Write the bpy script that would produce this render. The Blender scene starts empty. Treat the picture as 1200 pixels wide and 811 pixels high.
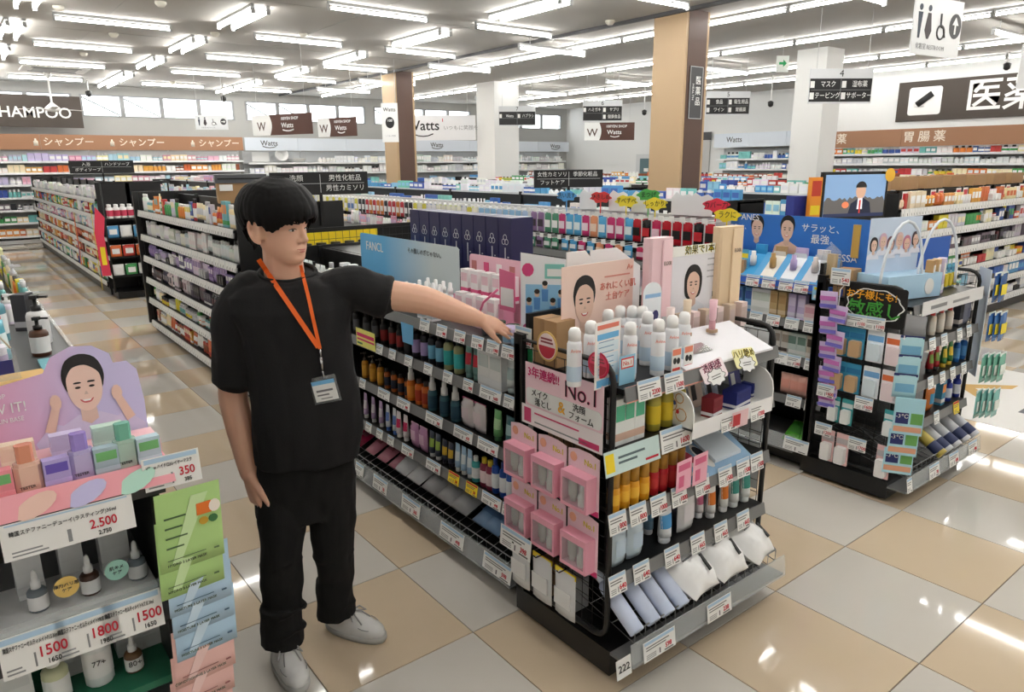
import bpy, bmesh, math, random
from mathutils import Vector, Matrix
random.seed(7)
PI = math.pi
SC = bpy.context.scene
COL = SC.collection

# ---------------------------------------------------------------- camera
CAM = Vector((-2.00959, -1.47815, 1.83014))
FW = Vector((0.59590985, 0.7638187, -0.24793637))
RT = Vector((0.78710631, -0.61676194, -0.00826784))
UP = Vector((0.15923285, 0.1902254, 0.96874104))
FOC = 837.325
cd = bpy.data.cameras.new('camera')
cam = bpy.data.objects.new('camera', cd)
COL.objects.link(cam)
cd.sensor_fit = 'HORIZONTAL'; cd.sensor_width = 36.0; cd.lens = FOC / 1200 * 36
cd.clip_start = 0.05; cd.clip_end = 200
M = Matrix((RT, UP, -FW)).transposed().to_4x4(); M.translation = CAM
cam.matrix_world = M
SC.camera = cam

# ---------------------------------------------------------------- world, exposure
SC.view_settings.view_transform = 'Standard'
SC.view_settings.look = 'None'
SC.view_settings.gamma = 1.0
SC.view_settings.use_curve_mapping = False
SC.view_settings.exposure = 0.64
w = bpy.data.worlds.new('daylight'); SC.world = w; w.use_nodes = True
w.node_tree.nodes['Background'].inputs[0].default_value = (0.93, 0.97, 1.0, 1)
w.node_tree.nodes['Background'].inputs[1].default_value = 4.0
TUBE_POWER = 22.5

# ---------------------------------------------------------------- pixel helpers (1200 x 811 frame)
def ray(px, py):
    return (FW * FOC + RT * (px - 600) - UP * (py - 405.5)) / FOC
def onx(px, py, X):
    d = ray(px, py); return CAM + d * ((X - CAM.x) / d.x)
def ony(px, py, Y):
    d = ray(px, py); return CAM + d * ((Y - CAM.y) / d.y)
def onz(px, py, Z=0.0):
    d = ray(px, py); return CAM + d * ((Z - CAM.z) / d.z)
def atd(px, py, D):
    return CAM + ray(px, py) * D
def yat(px, X, Z):            # y of the point (X, y, Z) seen in pixel column px
    k = (px - 600) / FOC; q = RT - FW * k
    return CAM.y - (q.x * (X - CAM.x) + q.z * (Z - CAM.z)) / q.y
def xat(px, Y, Z):
    k = (px - 600) / FOC; q = RT - FW * k
    return CAM.x - (q.y * (Y - CAM.y) + q.z * (Z - CAM.z)) / q.x

# ---------------------------------------------------------------- materials
def lin(c):
    return tuple((v / 255 / 12.92) if v / 255 <= .04045 else ((v / 255 + .055) / 1.055) ** 2.4 for v in c[:3]) + (1,)
MATS = {}
def mat(name, rgb=(200, 200, 200), rough=.5, metal=0., emit=None, alpha=None, src=None, noise=None, spec=.5, coat=0, bump=None, trans=0):
    if name in MATS: return MATS[name]
    m = bpy.data.materials.new(name); m.use_nodes = True; MATS[name] = m
    nt = m.node_tree; b = nt.nodes['Principled BSDF']
    b.inputs['Base Color'].default_value = lin(rgb)
    b.inputs['Roughness'].default_value = rough; b.inputs['Metallic'].default_value = metal
    b.inputs['Specular IOR Level'].default_value = spec
    b.inputs['Coat Weight'].default_value = coat
    b.inputs['Transmission Weight'].default_value = trans
    if emit:
        b.inputs['Emission Color'].default_value = lin(rgb); b.inputs['Emission Strength'].default_value = emit
    csock = None
    if src == 'object':
        n = nt.nodes.new('ShaderNodeObjectInfo'); csock = n.outputs['Color']
    elif src == 'attr':
        n = nt.nodes.new('ShaderNodeVertexColor'); n.layer_name = 'col'; csock = n.outputs['Color']
    if noise:
        sc, amt = noise
        t = nt.nodes.new('ShaderNodeTexCoord'); tn = nt.nodes.new('ShaderNodeTexNoise')
        tn.inputs['Scale'].default_value = sc; tn.inputs['Detail'].default_value = 4
        nt.links.new(t.outputs['Object'], tn.inputs['Vector'])
        mx = nt.nodes.new('ShaderNodeMix'); mx.data_type = 'RGBA'; mx.blend_type = 'MULTIPLY'
        mr = nt.nodes.new('ShaderNodeMapRange'); mr.inputs[3].default_value = 1 - amt; mr.inputs[4].default_value = 1 + amt * .4
        nt.links.new(tn.outputs[0], mr.inputs[0])
        mx.inputs[0].default_value = 1; mx.inputs[6].default_value = lin(rgb)
        if csock: nt.links.new(csock, mx.inputs[6])
        nt.links.new(mr.outputs[0], mx.inputs[7]); csock = mx.outputs[2]
    if csock: nt.links.new(csock, b.inputs['Base Color'])
    if bump:
        sc, st = bump
        t = nt.nodes.new('ShaderNodeTexCoord'); tn = nt.nodes.new('ShaderNodeTexNoise'); tn.inputs['Scale'].default_value = sc
        nt.links.new(t.outputs['Object'], tn.inputs['Vector'])
        bp = nt.nodes.new('ShaderNodeBump'); bp.inputs['Strength'].default_value = st; bp.inputs['Distance'].default_value = .004
        nt.links.new(tn.outputs[0], bp.inputs['Height']); nt.links.new(bp.outputs[0], b.inputs['Normal'])
    if alpha is not None:      # thin clear plastic or glass: straight-through light plus a gloss
        out = nt.nodes['Material Output']; tr = nt.nodes.new('ShaderNodeBsdfTransparent'); ms = nt.nodes.new('ShaderNodeMixShader')
        tr.inputs[0].default_value = (.97, .98, .98, 1)
        ms.inputs[0].default_value = alpha
        nt.links.new(tr.outputs[0], ms.inputs[1]); nt.links.new(b.outputs[0], ms.inputs[2]); nt.links.new(ms.outputs[0], out.inputs[0])
    m.diffuse_color = lin(rgb)
    return m
mat('pl', rough=.35, src='object'); mat('paper', rough=.6, src='object'); mat('foil', rough=.22, src='object'); mat('liq', rough=.08, src='object', coat=.4)
mat('stuff', rough=.5, src='attr')
mat('white', (240, 240, 238), .4); mat('black', (16, 16, 17), .45); mat('steel_black', (20, 20, 21), .4, noise=(3, .2))
mat('grey', (140, 142, 145), .4); mat('lgrey', (205, 207, 208), .45); mat('dgrey', (70, 70, 72), .5); mat('chrome', (200, 200, 200), .2, 1)
mat('clear', (230, 235, 238), .12, alpha=.16); mat('clearlip', (225, 230, 232), .15, alpha=.30)
mat('red', (205, 35, 60), .5); mat('ink', (30, 30, 32), .6); mat('blueband', (178, 208, 232), .5); mat('yellow', (248, 220, 40), .5)
mat('wood', (192, 163, 126), .45, noise=(1.2, .08)); mat('brown', (92, 68, 58), .5); mat('kraft', (176, 140, 100), .75, noise=(6, .1))
mat('gold', (205, 165, 80), .3, .6)
def cm(rgb, rough=.5):         # plain coloured print or plastic
    return mat('c_%d_%d_%d_%d' % (*rgb, int(rough * 100)), rgb, rough)

# ---------------------------------------------------------------- mesh builder
class MB:
    def __init__(s): s.v = []; s.f = []; s.m = []; s.sm = []
    def add(s, vs, fs, mi=0, smooth=False):
        o = len(s.v); s.v += [tuple(v) for v in vs]
        for f in fs: s.f.append(tuple(i + o for i in f)); s.m.append(mi); s.sm.append(smooth)
        return s
    def box(s, x0, x1, y0, y1, z0, z1, mi=0):
        return s.add([(x0, y0, z0), (x1, y0, z0), (x1, y1, z0), (x0, y1, z0), (x0, y0, z1), (x1, y0, z1), (x1, y1, z1), (x0, y1, z1)],
                     [(0, 3, 2, 1), (4, 5, 6, 7), (0, 1, 5, 4), (1, 2, 6, 5), (2, 3, 7, 6), (3, 0, 4, 7)], mi)
    def bbox(s, x0, x1, y0, y1, z0, z1, b, mi=0):     # box with bevelled upright edges
        pts = [(x0 + b, y0), (x1 - b, y0), (x1, y0 + b), (x1, y1 - b), (x1 - b, y1), (x0 + b, y1), (x0, y1 - b), (x0, y0 + b)]
        return s.prism(pts, z0, z1, mi)
    def prism(s, pts, z0, z1, mi=0, mid=None):
        n = len(pts)
        vs = [(p[0], p[1], z0) for p in pts] + [(p[0], p[1], z1) for p in pts]
        fs = [tuple(reversed(range(n))), tuple(range(n, 2 * n))]
        s.add(vs, fs, mi); o = len(s.v) - 2 * n
        for i in range(n):
            j = (i + 1) % n; s.f.append((o + i, o + j, o + n + j, o + n + i)); s.m.append(mi if mid is None else mid); s.sm.append(False)
        return s
    def plate(s, pts, y0, y1, mi=0):                   # outline in x-z, thickness along y (front is y0)
        n = len(pts)
        ar = sum(pts[i][0] * pts[(i + 1) % n][1] - pts[(i + 1) % n][0] * pts[i][1] for i in range(n))
        if ar < 0: pts = pts[::-1]
        vs = [(p[0], y0, p[1]) for p in pts] + [(p[0], y1, p[1]) for p in pts]
        fs = [tuple(range(n)), tuple(reversed(range(n, 2 * n)))]
        fs += [((i + 1) % n, i, n + i, n + (i + 1) % n) for i in range(n)]
        return s.add(vs, fs, mi)
    def lathe(s, prof, n=12, cx=0, cy=0, mi=0, smooth=True, sx=1, sy=1, cap=True):
        vs = []
        for r, z in prof:
            for k in range(n):
                a = 2 * PI * (k + .5) / n; vs.append((cx + r * sx * math.cos(a), cy + r * sy * math.sin(a), z))
        fs = []
        for i in range(len(prof) - 1):
            for k in range(n):
                j = (k + 1) % n; fs.append((i * n + k, i * n + j, (i + 1) * n + j, (i + 1) * n + k))
        s.add(vs, fs, mi, smooth)
        if cap:
            o = len(s.v) - len(vs)
            s.f.append(tuple(o + k for k in reversed(range(n)))); s.m.append(mi); s.sm.append(False)
            b = o + (len(prof) - 1) * n
            s.f.append(tuple(b + k for k in range(n))); s.m.append(mi); s.sm.append(False)
        return s
    def tube(s, pts, r, n=6, mi=0, closed=False):
        P = [Vector(p) for p in pts]; N = len(P); rings = []
        up = None
        for i in range(N):
            a = P[(i - 1) % N] if (i or closed) else P[i]; b = P[(i + 1) % N] if (i < N - 1 or closed) else P[i]
            t = (b - a).normalized()
            if up is None:
                up = Vector((0, 0, 1)) if abs(t.z) < .9 else Vector((1, 0, 0))
            u = t.cross(up)
            if u.length < 1e-6: u = t.cross(Vector((1, .3, .2)))
            u.normalize(); v = u.cross(t).normalized(); up = v
            rr = r[i] if isinstance(r, (list, tuple)) else r
            rings.append([P[i] + (u * math.cos(2 * PI * k / n) + v * math.sin(2 * PI * k / n)) * rr for k in range(n)])
        vs = [q for R in rings for q in R]; fs = []
        for i in range(N if closed else N - 1):
            i2 = (i + 1) % N
            for k in range(n):
                j = (k + 1) % n; fs.append((i * n + k, i * n + j, i2 * n + j, i2 * n + k))
        if not closed:
            fs.append(tuple(reversed(range(n)))); fs.append(tuple((N - 1) * n + k for k in range(n)))
        return s.add(vs, fs, mi, True)
    def pillow(s, wd, h, d, mi=0, nx=5, nz=6, crimp=.1, z0=0, y=0):   # soft pack standing on its bottom edge
        vs = []
        for side in (-1, 1):
            for i in range(nz + 1):
                for k in range(nx + 1):
                    u = k / nx; v = i / nz
                    t = (max(0, 1 - abs(2 * u - 1) ** 2.4) ** .6) * (max(0, min(1, (1 - v) / crimp * .55 if v > 1 - crimp else 1)))
                    t *= min(1, .35 + v * 3)
                    vs.append(((u - .5) * wd, y + side * d / 2 * t, z0 + v * h))
        n = (nx + 1) * (nz + 1); fs = []
        for i in range(nz):
            for k in range(nx):
                a = i * (nx + 1) + k; fs.append((a, a + 1, a + nx + 2, a + nx + 1)); fs.append((n + a + 1, n + a, n + a + nx + 1, n + a + nx + 2))
        for k in range(nx): fs.append((k + 1, k, n + k, n + k + 1)); 
        return s.add(vs, fs, mi, True)
    def mesh(s, name, mats):
        me = bpy.data.meshes.new(name); me.from_pydata(s.v, [], s.f)
        for m in mats: me.materials.append(MATS[m] if isinstance(m, str) else m)
        me.polygons.foreach_set('material_index', s.m); me.polygons.foreach_set('use_smooth', s.sm)
        me.update(); return me
    def obj(s, name, mats, parent=None, loc=(0, 0, 0), rz=0, color=None):
        if not isinstance(mats, (list, tuple)): mats = [mats]
        return link(name, s.mesh(name, mats), parent, loc, rz, color)

def link(name, data, parent=None, loc=(0, 0, 0), rz=0, color=None, rot=None):
    o = bpy.data.objects.new(name, data); COL.objects.link(o)
    o.location = loc; o.rotation_euler = rot or (0, 0, rz); o.parent = parent
    if color is not None: o.color = lin(color)
    return o
def tag(o, label, cat, group=None, kind=None):
    if label: o['label'] = label
    if cat: o['category'] = cat
    if group: o['group'] = group
    if kind: o['kind'] = kind
    return o
def thing(name, label, cat, loc=(0, 0, 0), rz=0, group=None, rot=None):
    return tag(link(name, None, None, loc, rz, rot=rot), label, cat, group)
def struct(o): o['kind'] = 'structure'; return o
def ell(cx, cz, rx, rz, n=20, a0=0, a1=2 * PI):
    full = abs(a1 - a0 - 2 * PI) < 1e-6
    m = n if full else n + 1
    return [(cx + rx * math.cos(a0 + (a1 - a0) * i / n), cz + rz * math.sin(a0 + (a1 - a0) * i / n)) for i in range(m)]
def rrect(x0, x1, z0, z1, r, n=4):
    p = []
    for cx, cz, a in ((x1 - r, z0 + r, -PI / 2), (x1 - r, z1 - r, 0), (x0 + r, z1 - r, PI / 2), (x0 + r, z0 + r, PI)):
        p += [(cx + r * math.cos(a + PI / 2 * i / n), cz + r * math.sin(a + PI / 2 * i / n)) for i in range(n + 1)]
    return p

# ---------------------------------------------------------------- lettering
TXT = {}
def text_mesh(s, size, m='ink', align='CENTER', depth=.0006, space=1., squeeze=1., bold=0):
    key = (s, size, m if isinstance(m, str) else m.name, align, space, squeeze, bold)
    if key in TXT: return TXT[key]
    c = bpy.data.curves.new('t', 'FONT'); c.body = s; c.size = size; c.align_x = align; c.align_y = 'CENTER'
    c.resolution_u = 3 if s.isascii() else 1; c.space_character = space; c.extrude = depth; c.offset = min(bold, .012) * size
    o = bpy.data.objects.new('t', c); COL.objects.link(o)
    dg = bpy.context.evaluated_depsgraph_get(); dg.update()
    me = bpy.data.meshes.new_from_object(o.evaluated_get(dg))
    bpy.data.objects.remove(o); bpy.data.curves.remove(c)
    # text lies in x-y: stand it up facing -y
    me.transform(Matrix.Rotation(PI / 2, 4, 'X') @ Matrix.Diagonal((squeeze, 1, 1, 1)))
    me.materials.clear(); me.materials.append(MATS[m] if isinstance(m, str) else m)
    me.name = 'lettering'; TXT[key] = me
    return me
def fit(s, size, maxw, m='ink'):
    me = text_mesh(s, size, m, 'LEFT'); xs = [v.co.x for v in me.vertices]
    return min(1., maxw / max(1e-6, max(xs) - min(xs)))
def text(s, size, parent, loc, m='ink', align='CENTER', name='lettering', space=1., squeeze=1., rz=0, rot=None, bold=0):
    return link(name, text_mesh(s, size, m, align, space=space, squeeze=squeeze, bold=bold), parent, loc, rz, rot=rot)
# ================================================================ the room
H = 3.85; YF = 20.3; XR = 15.8; XF = 17.8; YJ = 9.0; XL = -5.5; YB = -5.0
mat('wallw', (226, 227, 226), .75, noise=(.5, .03)); mat('ceilw', (178, 175, 170), .8, noise=(.25, .05))
mat('tile_beige', (211, 192, 166), .05, noise=(2.2, .08), spec=.5); mat('tile_grey', (209, 204, 196), .05, noise=(2.2, .08), spec=.5)
mat('grout', (105, 98, 90), .8)
floor = struct(MB().box(XL, XF, YB, YF, -.08, -.004).obj('floor', 'grout'))
TS = .6
tmesh = {}
for k in ('tile_beige', 'tile_grey'):
    g = .0016; b = MB()
    b.add([(g, g, -.006), (TS - g, g, -.006), (TS - g, TS - g, -.006), (g, TS - g, -.006),
           (g + .001, g + .001, 0), (TS - g - .001, g + .001, 0), (TS - g - .001, TS - g - .001, 0), (g + .001, TS - g - .001, 0)],
          [(4, 5, 6, 7), (0, 1, 5, 4), (1, 2, 6, 5), (2, 3, 7, 6), (3, 0, 4, 7)])
    tmesh[k] = b.mesh('tile', [k])
cells = []
for i in range(int(XL / TS), int(XF / TS) + 1):
    for j in range(int(YB / TS), int(YF / TS)):
        x, y = i * TS, j * TS
        d = Vector((x + .3, y + .3, 0)) - CAM; zc = d.dot(FW)
        vis = False
        if zc > .3:
            px = 600 + FOC * d.dot(RT) / zc; py = 405.5 - FOC * d.dot(UP) / zc
            vis = -150 < px < 1350 and py < 1000
            # cells under racks are never seen
            for (a, b_) in ((-.2, .5), (1.95, 2.65), (4.1, 4.8), (6.2, 6.9), (8.4, 9.1)):
                if a < x and x + TS < b_ + .1 and y > .2: vis = False
        cells.append((0 if vis else 1, d.length, i, j))
cells.sort()
rest = MB()
for n, (hid, dd, i, j) in enumerate(cells):
    k = 'tile_grey' if (i + j) % 2 == 0 else 'tile_beige'
    if n < 300 and not hid:
        link('tile', tmesh[k], floor, (i * TS, j * TS, 0))
    else:
        x, y = i * TS, j * TS
        rest.add([(x + .002, y + .002, 0), (x + TS - .002, y + .002, 0), (x + TS - .002, y + TS - .002, 0), (x + .002, y + TS - .002, 0)], [(0, 1, 2, 3)], 0 if k == 'tile_grey' else 1)
rest.obj('far_tiles', ['tile_grey', 'tile_beige'], floor)['kind'] = 'stuff'

ceiling = struct(MB().box(XL, XF, YB, YF, H, H + .1).obj('ceiling', 'ceilw'))
struct(MB().box(6.32, 6.37, YB, YF, H - .05, H).obj('trim_1', 'dgrey'))
seam = MB()
for x in (-2.6, .2, 3.0): seam.box(x, x + .006, YB, YF, H - .0025, H)
for y in (1, 4.6, 8.2, 11.8, 15.4): seam.box(XL, 6.3, y, y + .006, H - .0025, H)
seam.obj('ceiling_joint', cm((150, 148, 145)), ceiling)

WZ0, WZ1 = 3.08, 3.62
wf = MB()
wf.box(XL, XF, YF, YF + .15, 0, WZ0).box(XL, XF, YF, YF + .15, WZ1, H)
WIN = []
x = -2.0
groups = [(-2.0, .98), (1.15, 4.98), (5.3, 9.1), (9.4, 13.2), (13.5, 17.5)]
prev = XL
for a, b_ in groups:
    wf.box(prev, a, YF, YF + .15, WZ0, WZ1); prev = b_
    n = round((b_ - a) / .96); wd = (b_ - a) / n
    for k in range(n): WIN.append((a + k * wd, a + (k + 1) * wd))
wf.box(prev, XF, YF, YF + .15, WZ0, WZ1)
struct(wf.obj('wall_far', mat('wallfar', (176, 176, 173), .8, noise=(.5, .03))))
struct(MB().box(XR, XR + .15, YB, YJ - .15, 0, H).obj('wall_right', 'wallw'))
struct(MB().box(XR, XF, YJ - .15, YJ, 0, H).obj('wall_return', 'wallw'))
struct(MB().box(XF, XF + .15, YJ, YF, 0, H).obj('wall_right_far', 'wallw'))
struct(MB().box(XL - .15, XL, YB, YF, 0, H).obj('wall_left', 'wallw'))
struct(MB().box(XL, XR, YB - .15, YB, 0, H).obj('wall_back', 'wallw'))
mat('pane', (235, 240, 245), .05, alpha=.08)
for n, (a, b_) in enumerate(WIN):
    g = .05
    wo = MB().box(a, a + g, YF - .02, YF + .06, WZ0, WZ1).box(b_ - g, b_, YF - .02, YF + .06, WZ0, WZ1).box(a + g, b_ - g, YF - .02, YF + .06, WZ0, WZ0 + .03).box(a + g, b_ - g, YF - .02, YF + .06, WZ1 - .03, WZ1)
    o = struct(wo.obj('window_%d' % (n + 1), cm((150, 152, 153))))
    MB().box(a + g, b_ - g, YF + .02, YF + .026, WZ0 + .03, WZ1 - .03).obj('pane', 'pane', o)
    if n % 4 in (0, 3):
        MB().tube([(a + .06, YF + .1, WZ1 - .06), (b_ - .06, YF + .1, WZ0 + .05)], .022).obj('brace', 'grey', o)
# staff door in the far right wall
dr = struct(MB().box(XF - .05, XF, 15.55, 16.55, 0, 2.1).obj('door_1', cm((205, 207, 208))))
MB().box(XF - .07, XF - .05, 15.75, 16.35, 0.1, 1.95).obj('door_leaf', cm((92, 118, 124)), dr)
MB().box(XF - .075, XF - .07, 15.95, 16.15, 1.5, 1.62).obj('door_notice', 'white', dr)
d2 = struct(MB().box(XF - .06, XF, 13.4, 14.8, 0, 2.5).obj('door_2', cm((190, 190, 188))))
MB().box(XF - .09, XF - .06, 13.35, 14.95, 2.5, 2.75).obj('door_sign', 'dgrey', d2)

# ---------------------------------------------------------------- strip lights
mat('tube', (255, 253, 248), .3, emit=TUBE_POWER)
ZT = 3.76
def fixture_meshes():
    b = MB(); b.box(-.74, .74, -.024, .024, .055, .09); b.box(-.74, -.715, -.025, .025, -.02, .05); b.box(.715, .74, -.025, .025, -.02, .05)
    t = MB(); t.lathe([(.018, -.71), (.018, .71)], 6)
    me = t.mesh('tube', ['tube']); me.transform(Matrix.Rotation(PI / 2, 4, 'Y')); me.transform(Matrix.Translation((0, 0, .012)))
    return b.mesh('housing', [cm((165, 166, 166))]), me
FIX = fixture_meshes()
def strip(x, y, along, label, group, z=ZT, hung=False):
    t = thing('strip_light', label, 'light', (x, y, z), 0 if along == 'x' else PI / 2, group)
    link('housing', FIX[0], t); link('tube', FIX[1], t)
    if hung: MB().tube([(-.5, 0, .08), (-.5, 0, H - z)], .006, 4).tube([(.5, 0, .08), (.5, 0, H - z)], .006, 4).obj('hanger', 'lgrey', t)
for y in (-2.9, -.25, 2.4, 5.05, 7.75, 10.5, 13.15, 15.75, 18.6):
    for x in (-3.4, .3, 3.0, 5.3):
        strip(x, y, 'x', 'single white tube light fixed crosswise to the low plaster ceiling', 'crosswise ceiling tube lights')
for y in (-1.5, 1.15, 3.8, 6.45, 9.2, 12.0, 14.65, 17.5, 19.1):
    for x in (-.9, 1.55, 4.4):
        for dx in (0, .2):
            strip(x + dx, y, 'y', 'tube light of a close parallel pair running along the aisles', 'paired ceiling tube lights')
for x, wh in ((7.25, 'in the continuous line right beside the wooden pillars'), (9.9, 'in the second continuous line beyond the wooden pillars'), (12.9, 'in the third continuous line beyond the wooden pillars'), (15.0, 'in the continuous line along the medicine wall')):
    for k in range(16):
        y = -3.9 + 1.5 * k
        if y < 19.5:
            strip(x, y, 'y', 'tube light ' + wh, 'tube lights ' + wh)
for y in (3.1, 8.3, 11.1, 14.1, 16.4):
    for x in (6.55, 11.4): strip(x, y, 'x', 'crosswise tube light hung below the continuous light lines', 'crosswise tube lights over the far aisles', ZT - .12, True)
# ================================================================ goods: one maker per kind of package, shared meshes, colours per object
PM = {}
def pm(key, fn):
    if key not in PM: PM[key] = fn()
    return PM[key]
def R3(*a): return tuple(round(v, 3) for v in a)
# every maker returns a list of (part name, mesh); the first is the body and carries the others. sizes: w wide, d deep, h high; front is -y, base z=0
def g_bottle(w, d, h, neck=.28, capr=.55):
    r = w / 2; sy = d / w; hb = h * (1 - neck * .7)
    body = MB().lathe([(r * .92, 0), (r, .004), (r, hb * .86), (r * .9, hb * .94), (r * capr, hb)], 12, sy=sy)
    cap = MB().lathe([(r * capr, hb), (r * capr, h - .003), (r * capr * .9, h)], 12, sy=max(sy, .7))
    lab = MB().lathe([(r + .0008, hb * .2), (r + .0008, hb * .72)], 12, sy=sy, cap=False)
    return [('bottle', body, 'pl'), ('cap', cap, 'pl'), ('label_band', lab, 'paper')]
def g_pump(w, d, h):
    r = w / 2; sy = d / w; hb = h * .68
    body = MB().lathe([(r * .92, 0), (r, .004), (r, hb * .85), (r * .85, hb * .96), (r * .4, hb)], 12, sy=sy)
    p = MB().lathe([(r * .48, hb), (r * .48, hb + h * .1), (r * .2, hb + h * .11), (r * .2, h * .93)], 10)
    p.box(-r * .34, r * .34, -r * .34, r * .34, h * .92, h); p.box(-r * .13, r * .13, -r * 1.25, -r * .3, h * .94, h * .985)
    lab = MB().lathe([(r + .0008, hb * .15), (r + .0008, hb * .75)], 12, sy=sy, cap=False)
    return [('pump_bottle', body, 'pl'), ('pump', p, 'pl'), ('label_band', lab, 'paper')]
def g_foam(w, d, h):           # foamer with a wide clear overcap
    r = w / 2; hb = h * .6
    body = MB().lathe([(r * .94, 0), (r, .004), (r, hb * .85), (r * .8, hb)], 12, sy=d / w)
    p = MB().lathe([(r * .72, hb), (r * .68, hb + h * .2), (r * .5, hb + h * .22), (r * .46, h * .97), (r * .3, h)], 12)
    lab = MB().lathe([(r + .0008, hb * .15), (r + .0008, hb * .75)], 12, sy=d / w, cap=False)
    return [('foam_bottle', body, 'pl'), ('overcap', p, 'pl'), ('label_band', lab, 'paper')]
def g_dropper(w, d, h):
    r = w / 2; hb = h * .55
    body = MB().lathe([(r * .95, 0), (r, .003), (r, hb * .84), (r * .8, hb * .95), (r * .45, hb)], 14)
    p = MB().lathe([(r * .5, hb), (r * .5, hb + h * .16), (r * .34, hb + h * .17), (r * .3, h * .85), (r * .24, h * .95), (r * .1, h)], 12)
    lab = MB().lathe([(r + .0008, hb * .1), (r + .0008, hb * .72)], 14, cap=False)
    return [('dropper_bottle', body, 'pl'), ('dropper', p, 'pl'), ('label_band', lab, 'paper')]
def g_spray(w, d, h):
    r = w / 2; hb = h * .78
    body = MB().lathe([(r * .96, 0), (r, .004), (r, hb * .93), (r * .82, hb)], 14)
    cap = MB().lathe([(r * .84, hb), (r * .84, h * .93), (r * .6, h * .985), (r * .2, h)], 14)
    lab = MB().lathe([(r + .0008, hb * .12), (r + .0008, hb * .45)], 14, cap=False)
    return [('spray_can', body, 'pl'), ('cap', cap, 'pl'), ('label_band', lab, 'paper')]
def g_tube(w, d, h):
    n = 12; b = MB(); z0 = h * .16; vs = []; L = 6
    for i in range(L + 1):
        t = i / L
        rx = w / 2 * (.82 + .18 * t); ry = d / 2 * (1 - t ** 1.6) + .0015
        for k in range(n):
            a = 2 * PI * k / n; vs.append((rx * math.cos(a), ry * math.sin(a), z0 + (h - z0) * t))
    fs = [(i * n + k, i * n + (k + 1) % n, (i + 1) * n + (k + 1) % n, (i + 1) * n + k) for i in range(L) for k in range(n)]
    fs += [tuple(reversed(range(n))), tuple(L * n + k for k in range(n))]
    b.add(vs, fs, 0, True)
    cap = MB().lathe([(w * .36, 0), (w * .38, .002), (w * .38, z0 - .001), (w * .34, z0)], 12, sy=min(1, d / w * 1.15))
    lab = MB(); lv = []
    for i in range(4):
        t = .28 + .4 * i / 3; rx = w / 2 * (.82 + .18 * t) * 1.01; ry = (d / 2 * (1 - t ** 1.6) + .0015) * 1.01 + .0004
        for k in range(7):
            a = PI + PI * (k + .6) / 7.2; lv.append((rx * math.cos(a), ry * math.sin(a), z0 + (h - z0) * t))
    lab.add(lv, [(i * 7 + k, i * 7 + k + 1, (i + 1) * 7 + k + 1, (i + 1) * 7 + k) for i in range(3) for k in range(6)], 0, True)
    return [('squeeze_tube', b, 'pl'), ('cap', cap, 'pl'), ('label_band', lab, 'paper')]
def g_tall(w, d, h):           # bottle under a tall straight cap
    r = w / 2; hb = h * .62
    body = MB().lathe([(r * .94, 0), (r, .003), (r, hb * .93), (r * .9, hb)], 12, sy=d / w)
    cap = MB().lathe([(r * .93, hb), (r * .93, h - .003), (r * .86, h)], 12, sy=d / w)
    lab = MB().lathe([(r + .0008, hb * .3), (r + .0008, hb * .75)], 12, sy=d / w, cap=False)
    return [('bottle', body, 'pl'), ('cap', cap, 'pl'), ('label_band', lab, 'paper')]
def g_carton(w, d, h):
    b = MB().box(-w / 2, w / 2, -d / 2, d / 2, 0, h)
    lab = MB().box(-w * .42, w * .42, -d / 2 - .0007, -d / 2, h * .52, h * .86)
    st = MB().box(-w / 2 - .0006, w / 2 + .0006, -d / 2 - .0006, d / 2 + .0006, h * .1, h * .26)
    return [('carton', b, 'paper'), ('printed_panel', lab, 'paper'), ('colour_stripe', st, 'paper')]
def g_jar(w, d, h):
    r = w / 2
    b = MB().lathe([(r * .9, 0), (r, .003), (r, h * .56), (r * .9, h * .6)], 14)
    c = MB().lathe([(r * 1.01, h * .6), (r * 1.01, h * .95), (r * .93, h)], 14)
    lab = MB().lathe([(r + .0008, h * .12), (r + .0008, h * .5)], 14, cap=False)
    return [('jar', b, 'pl'), ('lid', c, 'pl'), ('label_band', lab, 'paper')]
def g_pouch(w, d, h):
    b = MB().pillow(w, h, d, nx=5, nz=6)
    lab = MB(); lv = []
    for v in (.3, .45, .6, .72):
        for k in range(5):
            u = .18 + .64 * k / 4
            t = (max(0, 1 - abs(2 * u - 1) ** 2.4) ** .6) * min(1, .35 + v * 3)
            lv.append(((u - .5) * w, -d / 2 * t - .0015, v * h))
    lab.add(lv, [(i * 5 + k, i * 5 + k + 1, (i + 1) * 5 + k + 1, (i + 1) * 5 + k) for i in range(3) for k in range(4)], 0, True)
    st = MB().box(-w / 2, w / 2, -.0022, .0022, h * .93, h)
    return [('pouch', b, 'foil'), ('printed_panel', lab, 'paper'), ('seal_strip', st, 'paper')]
def g_blister(w, d, h):        # hanging card with a clear or tinted bubble
    b = MB().plate(rrect(-w / 2, w / 2, 0, h, w * .06, 2), 0, .0012)
    bub = MB().plate(rrect(-w * .36, w * .36, h * .07, h * .6, w * .1, 2), -d, 0)
    st = MB().box(-w * .46, w * .46, -.0009, -.0001, h * .66, h * .84)
    return [('blister_card', b, 'paper'), ('bubble', bub, 'pl'), ('printed_panel', st, 'paper')]
def g_hang(w, d, h):           # flat hanging sachet
    b = MB().pillow(w, h, d, nx=4, nz=5, crimp=.2)
    lab = MB().box(-w * .4, w * .4, -d * .56, -d * .4, h * .25, h * .6)
    st = MB().box(-w / 2, w / 2, -.002, .002, h * .9, h)
    return [('hanging_sachet', b, 'foil'), ('printed_panel', lab, 'paper'), ('header_strip', st, 'paper')]
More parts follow.
